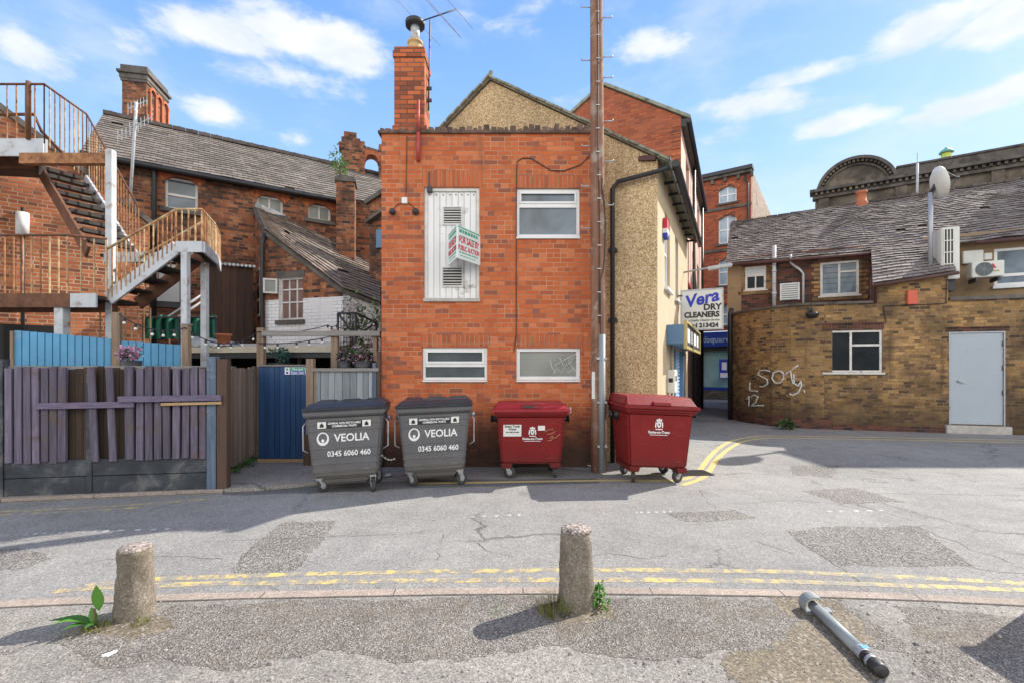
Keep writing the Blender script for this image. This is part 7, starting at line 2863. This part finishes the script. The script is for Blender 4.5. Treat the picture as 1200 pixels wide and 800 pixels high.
m.build('base_plate', M['conduit'], fp_)
m = MB()
p = fa_ - sidev * .06 - ax2 * .01 - UP * .035
m.beam(p, p - sidev * .05 + UP * .006, .06, .012)
m.build('lug', M['zinc'], fp_)
m = MB()
m.lathe([(0, -.002), (.030, -.002)], fa_, 16, ax2)
m.build('hollow', M['dark'], fp_)
# weeds
dw = thing('dock_weed', (B1[0] - .12, B1[1] - .13, .012), 'broad-leaved green weed growing against the left bollard', 'weed')
o = Vector((B1[0] - .115, B1[1] - .16, .012))
def big_leaf(m, p, d, L, W, lift, sd=None):
    d = Vector(d).normalized()
    s = d.cross(UP)
    s = s.normalized() if s.length > .1 else Vector((1, 0, 0))
    if sd is not None:
        s = Vector(sd).normalized()
    n = 8
    prev = None
    for i in range(n + 1):
        t = i / n
        c = p + d * L * t + UP * (lift * math.sin(t * 2.2) * L)
        w = W * math.sin(math.pi * min(1, t ** .8 * .97 + .03)) * .5
        row = [c + s * w + UP * w * .25, c, c - s * w + UP * w * .25]
        if prev:
            m.poly([prev[0], row[0], row[1], prev[1]])
            m.poly([prev[1], row[1], row[2], prev[2]])
        prev = row
    bmesh.ops.remove_doubles(m.b, verts=m.b.verts, dist=.0008)
for i, (dx, dy, dz, L, W, lift, sd) in enumerate(((-.05, -.06, 1, .165, .07, .0, (1, .2, 0)), (-.75, -.35, .18, .24, .07, .12, None), (-.95, -.1, .1, .2, .05, .2, None), (-.3, -.75, .08, .16, .055, .2, None), (.1, -.8, .06, .12, .04, .2, None), (-.6, -.7, .15, .2, .05, .25, None), (-.25, .1, .9, .11, .045, .0, (.8, .5, 0)))):
    m = MB()
    st0 = o + Vector((random.uniform(-.015, .015), random.uniform(-.01, .01), .0)) + UP * (.10 if i == 0 else .02)
    big_leaf(m, st0, (dx, dy, dz), L, W, lift, sd)
    lf = m.build('leaf', M['leaf'], dw, recalc=False, shade=True)
m = MB()
m.tube([o, o + Vector((0, 0, .06)), o + Vector((-.003, -.005, .12))], .006, 6)
m.build('stem', M['stem'], dw)
def grass(name, label, cat, c, r, n, h, mat, lean=.5):
    t_ = thing(name, c, label, cat)
    m = MB()
    for i in range(n):
        a = random.uniform(0, 6.28)
        rr = r * math.sqrt(random.random())
        p = Vector(c) + Vector((math.cos(a) * rr, math.sin(a) * rr, 0))
        hh = h * random.uniform(.45, 1.1)
        d = Vector((math.cos(a) * lean * random.random(), math.sin(a) * lean * random.random(), 1)).normalized()
        s = Vector((-math.sin(a + 1), math.cos(a + 1), 0)) * random.uniform(.0018, .0035)
        k = d * hh * .55
        e = p + d * hh + Vector((math.cos(a), math.sin(a), -.5)) * hh * lean * .5
        m.poly([p - s, p + s, p + k + s * .8, p + k - s * .8])
        m.poly([p + k - s * .8, p + k + s * .8, e])
    m.build('blades', M[mat], t_, recalc=False)
    return t_
g1 = grass('grass_tuft', 'dry straw-green grass tuft at the left foot of the centre bollard', 'grass', Vector((B2[0] - .15, B2[1] - .08, .014)), .11, 190, .15, 'straw', .7)
grass('grass_tuft', 'small fresh green grass clump in the tarmac left of the centre bollard', 'grass', G(583, 717), .05, 150, .03, 'leaf', 1.2)
grass('grass_tuft', 'tiny moss-green grass clump in the gap just behind the kerb line', 'grass', G(602, 697), .025, 60, .025, 'leaf', 1.1)
grass('grass_tuft', 'short dry grass at the right foot of the left bollard', 'grass', Vector((B1[0] + .12, B1[1] - .12, .014)), .05, 50, .045, 'straw', 1.0)
grass('grass_tuft', 'thin green and straw blades around the stem of the broad-leaved weed', 'grass', Vector((B1[0] - .10, B1[1] - .17, .014)), .07, 110, .07, 'straw', 1.0)
foliage('bushy_weed', 'small bright leafy weed at the right foot of the centre bollard', 'weed', Vector((B2[0] + .155, B2[1] - .02, .012)), .06, .14, 260, .028, .016, ['leaf'], 7, .05, 8)
foliage('wall_weed', 'leafy weed growing out of the yellow wall base under the black window', 'weed', Vector((G(1005, 502).x, G(1005, 502).y - .1, 0)), .2, .38, 260, .10, .05, ['leaf_dark', 'leaf'], 6, .12, 7)
foliage('wall_weed', 'low weed clump at the foot of the curved yellow corner below the graffiti', 'weed', Vector((G(921, 502).x, G(921, 502).y - .12, 0)), .3, .2, 240, .09, .05, ['leaf_dark'], 6, .15, 8)
for i, (px, py) in enumerate(((272, 556), (280, 551), (289, 546))):
    q = G(px, py)
    foliage('fence_weed', ('low green weeds at the near foot of the tan plank fence', 'low green weeds midway along the foot of the tan plank fence', 'low green weeds at the gate end of the tan plank fence')[i], 'weed', Vector((q.x + .05, q.y, .05)), .16, .16, 160, .06, .035, ['leaf_dark', 'leaf'], 5, .2, 7)
# drain grate
dg_ = thing('drain_grate', G(818, 553), 'iron road drain grate beside the larger red bin, between the yellow lines', 'drain')
c = G(812, 554)
m = MB()
dd = Vector((.93, .1, 0)).normalized(); ee = Vector((-.1, .93, 0)).normalized()
for s_, (a, b) in enumerate((((-.24, -.17), (.24, -.17)), ((-.24, .17), (.24, .17)), ((-.24, -.17), (-.24, .17)), ((.24, -.17), (.24, .17)))):
    m.beam(c + dd * a[0] + ee * a[1] + UP * .006, c + dd * b[0] + ee * b[1] + UP * .006, .035, .012)
for i in range(7):
    x = -.18 + i * .06
    m.beam(c + dd * x - ee * .16 + UP * .007, c + dd * x + ee * .16 + UP * .007, .022, .01)
m.build('grating', M['black_iron'], dg_)
m = MB()
m.poly([c - dd * .23 - ee * .16 + UP * .0035, c + dd * .23 - ee * .16 + UP * .0035, c + dd * .23 + ee * .16 + UP * .0035, c - dd * .23 + ee * .16 + UP * .0035])
m.build('drain_well', M['dark'], dg_, recalc=False)
# litter by the wall
for (px, py, s, mat, lab) in ((690, 546, .07, 'sticker', 'crumpled white paper between the telegraph pole and the small red bin'), (455, 558, .05, 'steel_white', 'scrap of pale litter between the two grey bins'), (128, 768, .03, 'sticker', 'white paper scrap beside the weed at the left bollard')):
    q = G(px, py)
    m = MB()
    m.blob(q + UP * s * .35, s, 2, .5)
    for v in m.b.verts:
        d = v.co - q
        v.co += d * (mnoise.noise(v.co * 30) * .7)
        v.co.z = max(v.co.z, .015)
    tag(m.build('litter', M[mat]), lab, 'litter')
# galvanised chain between the grey bins
chn = MB()
a, b = V(447, 533, 6.5), V(463, 536, 6.55)
for i in range(9):
    p, q = a.lerp(b, i / 9), a.lerp(b, (i + 1) / 9)
    s = -.04 * 4 * (i / 9) * (1 - i / 9)
    chn.beam(p + UP * s, q + UP * s, .022 if i % 2 else .008, .008 if i % 2 else .022)
tag(chn.build('chain', M['zinc']), 'short steel chain hanging between the two grey bins', 'chain')
# loose stones over the pavement
m = MB()
for i in range(1800):
    px, py = random.uniform(-80, 1290), 704 + 150 * random.random() ** .8
    q = G(px, py)
    s = random.choice((.002, .003, .003, .004, .004, .006)) * random.uniform(.7, 1.3)
    if i % 90 == 0:
        s = random.uniform(.008, .014)
    e = [Vector((random.uniform(.6, 1), random.uniform(-.2, .2), 0)), Vector((random.uniform(-.2, .2), random.uniform(.6, 1), 0))]
    z = .0135
    m.hexa([q + UP * z - e[0] * s - e[1] * s, q + UP * z + e[0] * s - e[1] * s, q + UP * z + e[0] * s + e[1] * s, q + UP * z - e[0] * s + e[1] * s,
            q + UP * (z + s) - e[0] * s * .5 - e[1] * s * .6, q + UP * (z + s * .8) + e[0] * s * .6 - e[1] * s * .5, q + UP * (z + s * 1.1) + e[0] * s * .5 + e[1] * s * .6, q + UP * (z + s * .9) - e[0] * s * .6 + e[1] * s * .5])
st_ = m.build('loose_stones', M['pebble'], None)
st_['kind'] = 'stuff'
# cabinet outside the frame at the lower right, its shade falls on the pavement
cbn = thing('utility_cabinet', (4.05, 3.18, 0), 'grey street cabinet on the pavement past the right end of the kerb', 'cabinet')
m = MB()
m.box(3.75, 4.35, 3.0, 3.35, .012, 1.05)
m.build('body', M['steel_grey'], cbn, bevel=.01)
m = MB()
m.box(3.72, 4.38, 2.97, 3.38, 1.052, 1.1)
m.build('roof', M['steel_grey'], cbn, bevel=.01)
m = MB()
m.box(3.78, 4.32, 2.985, 2.998, .1, 1.0)
m.build('door', M['steel_grey'], cbn)
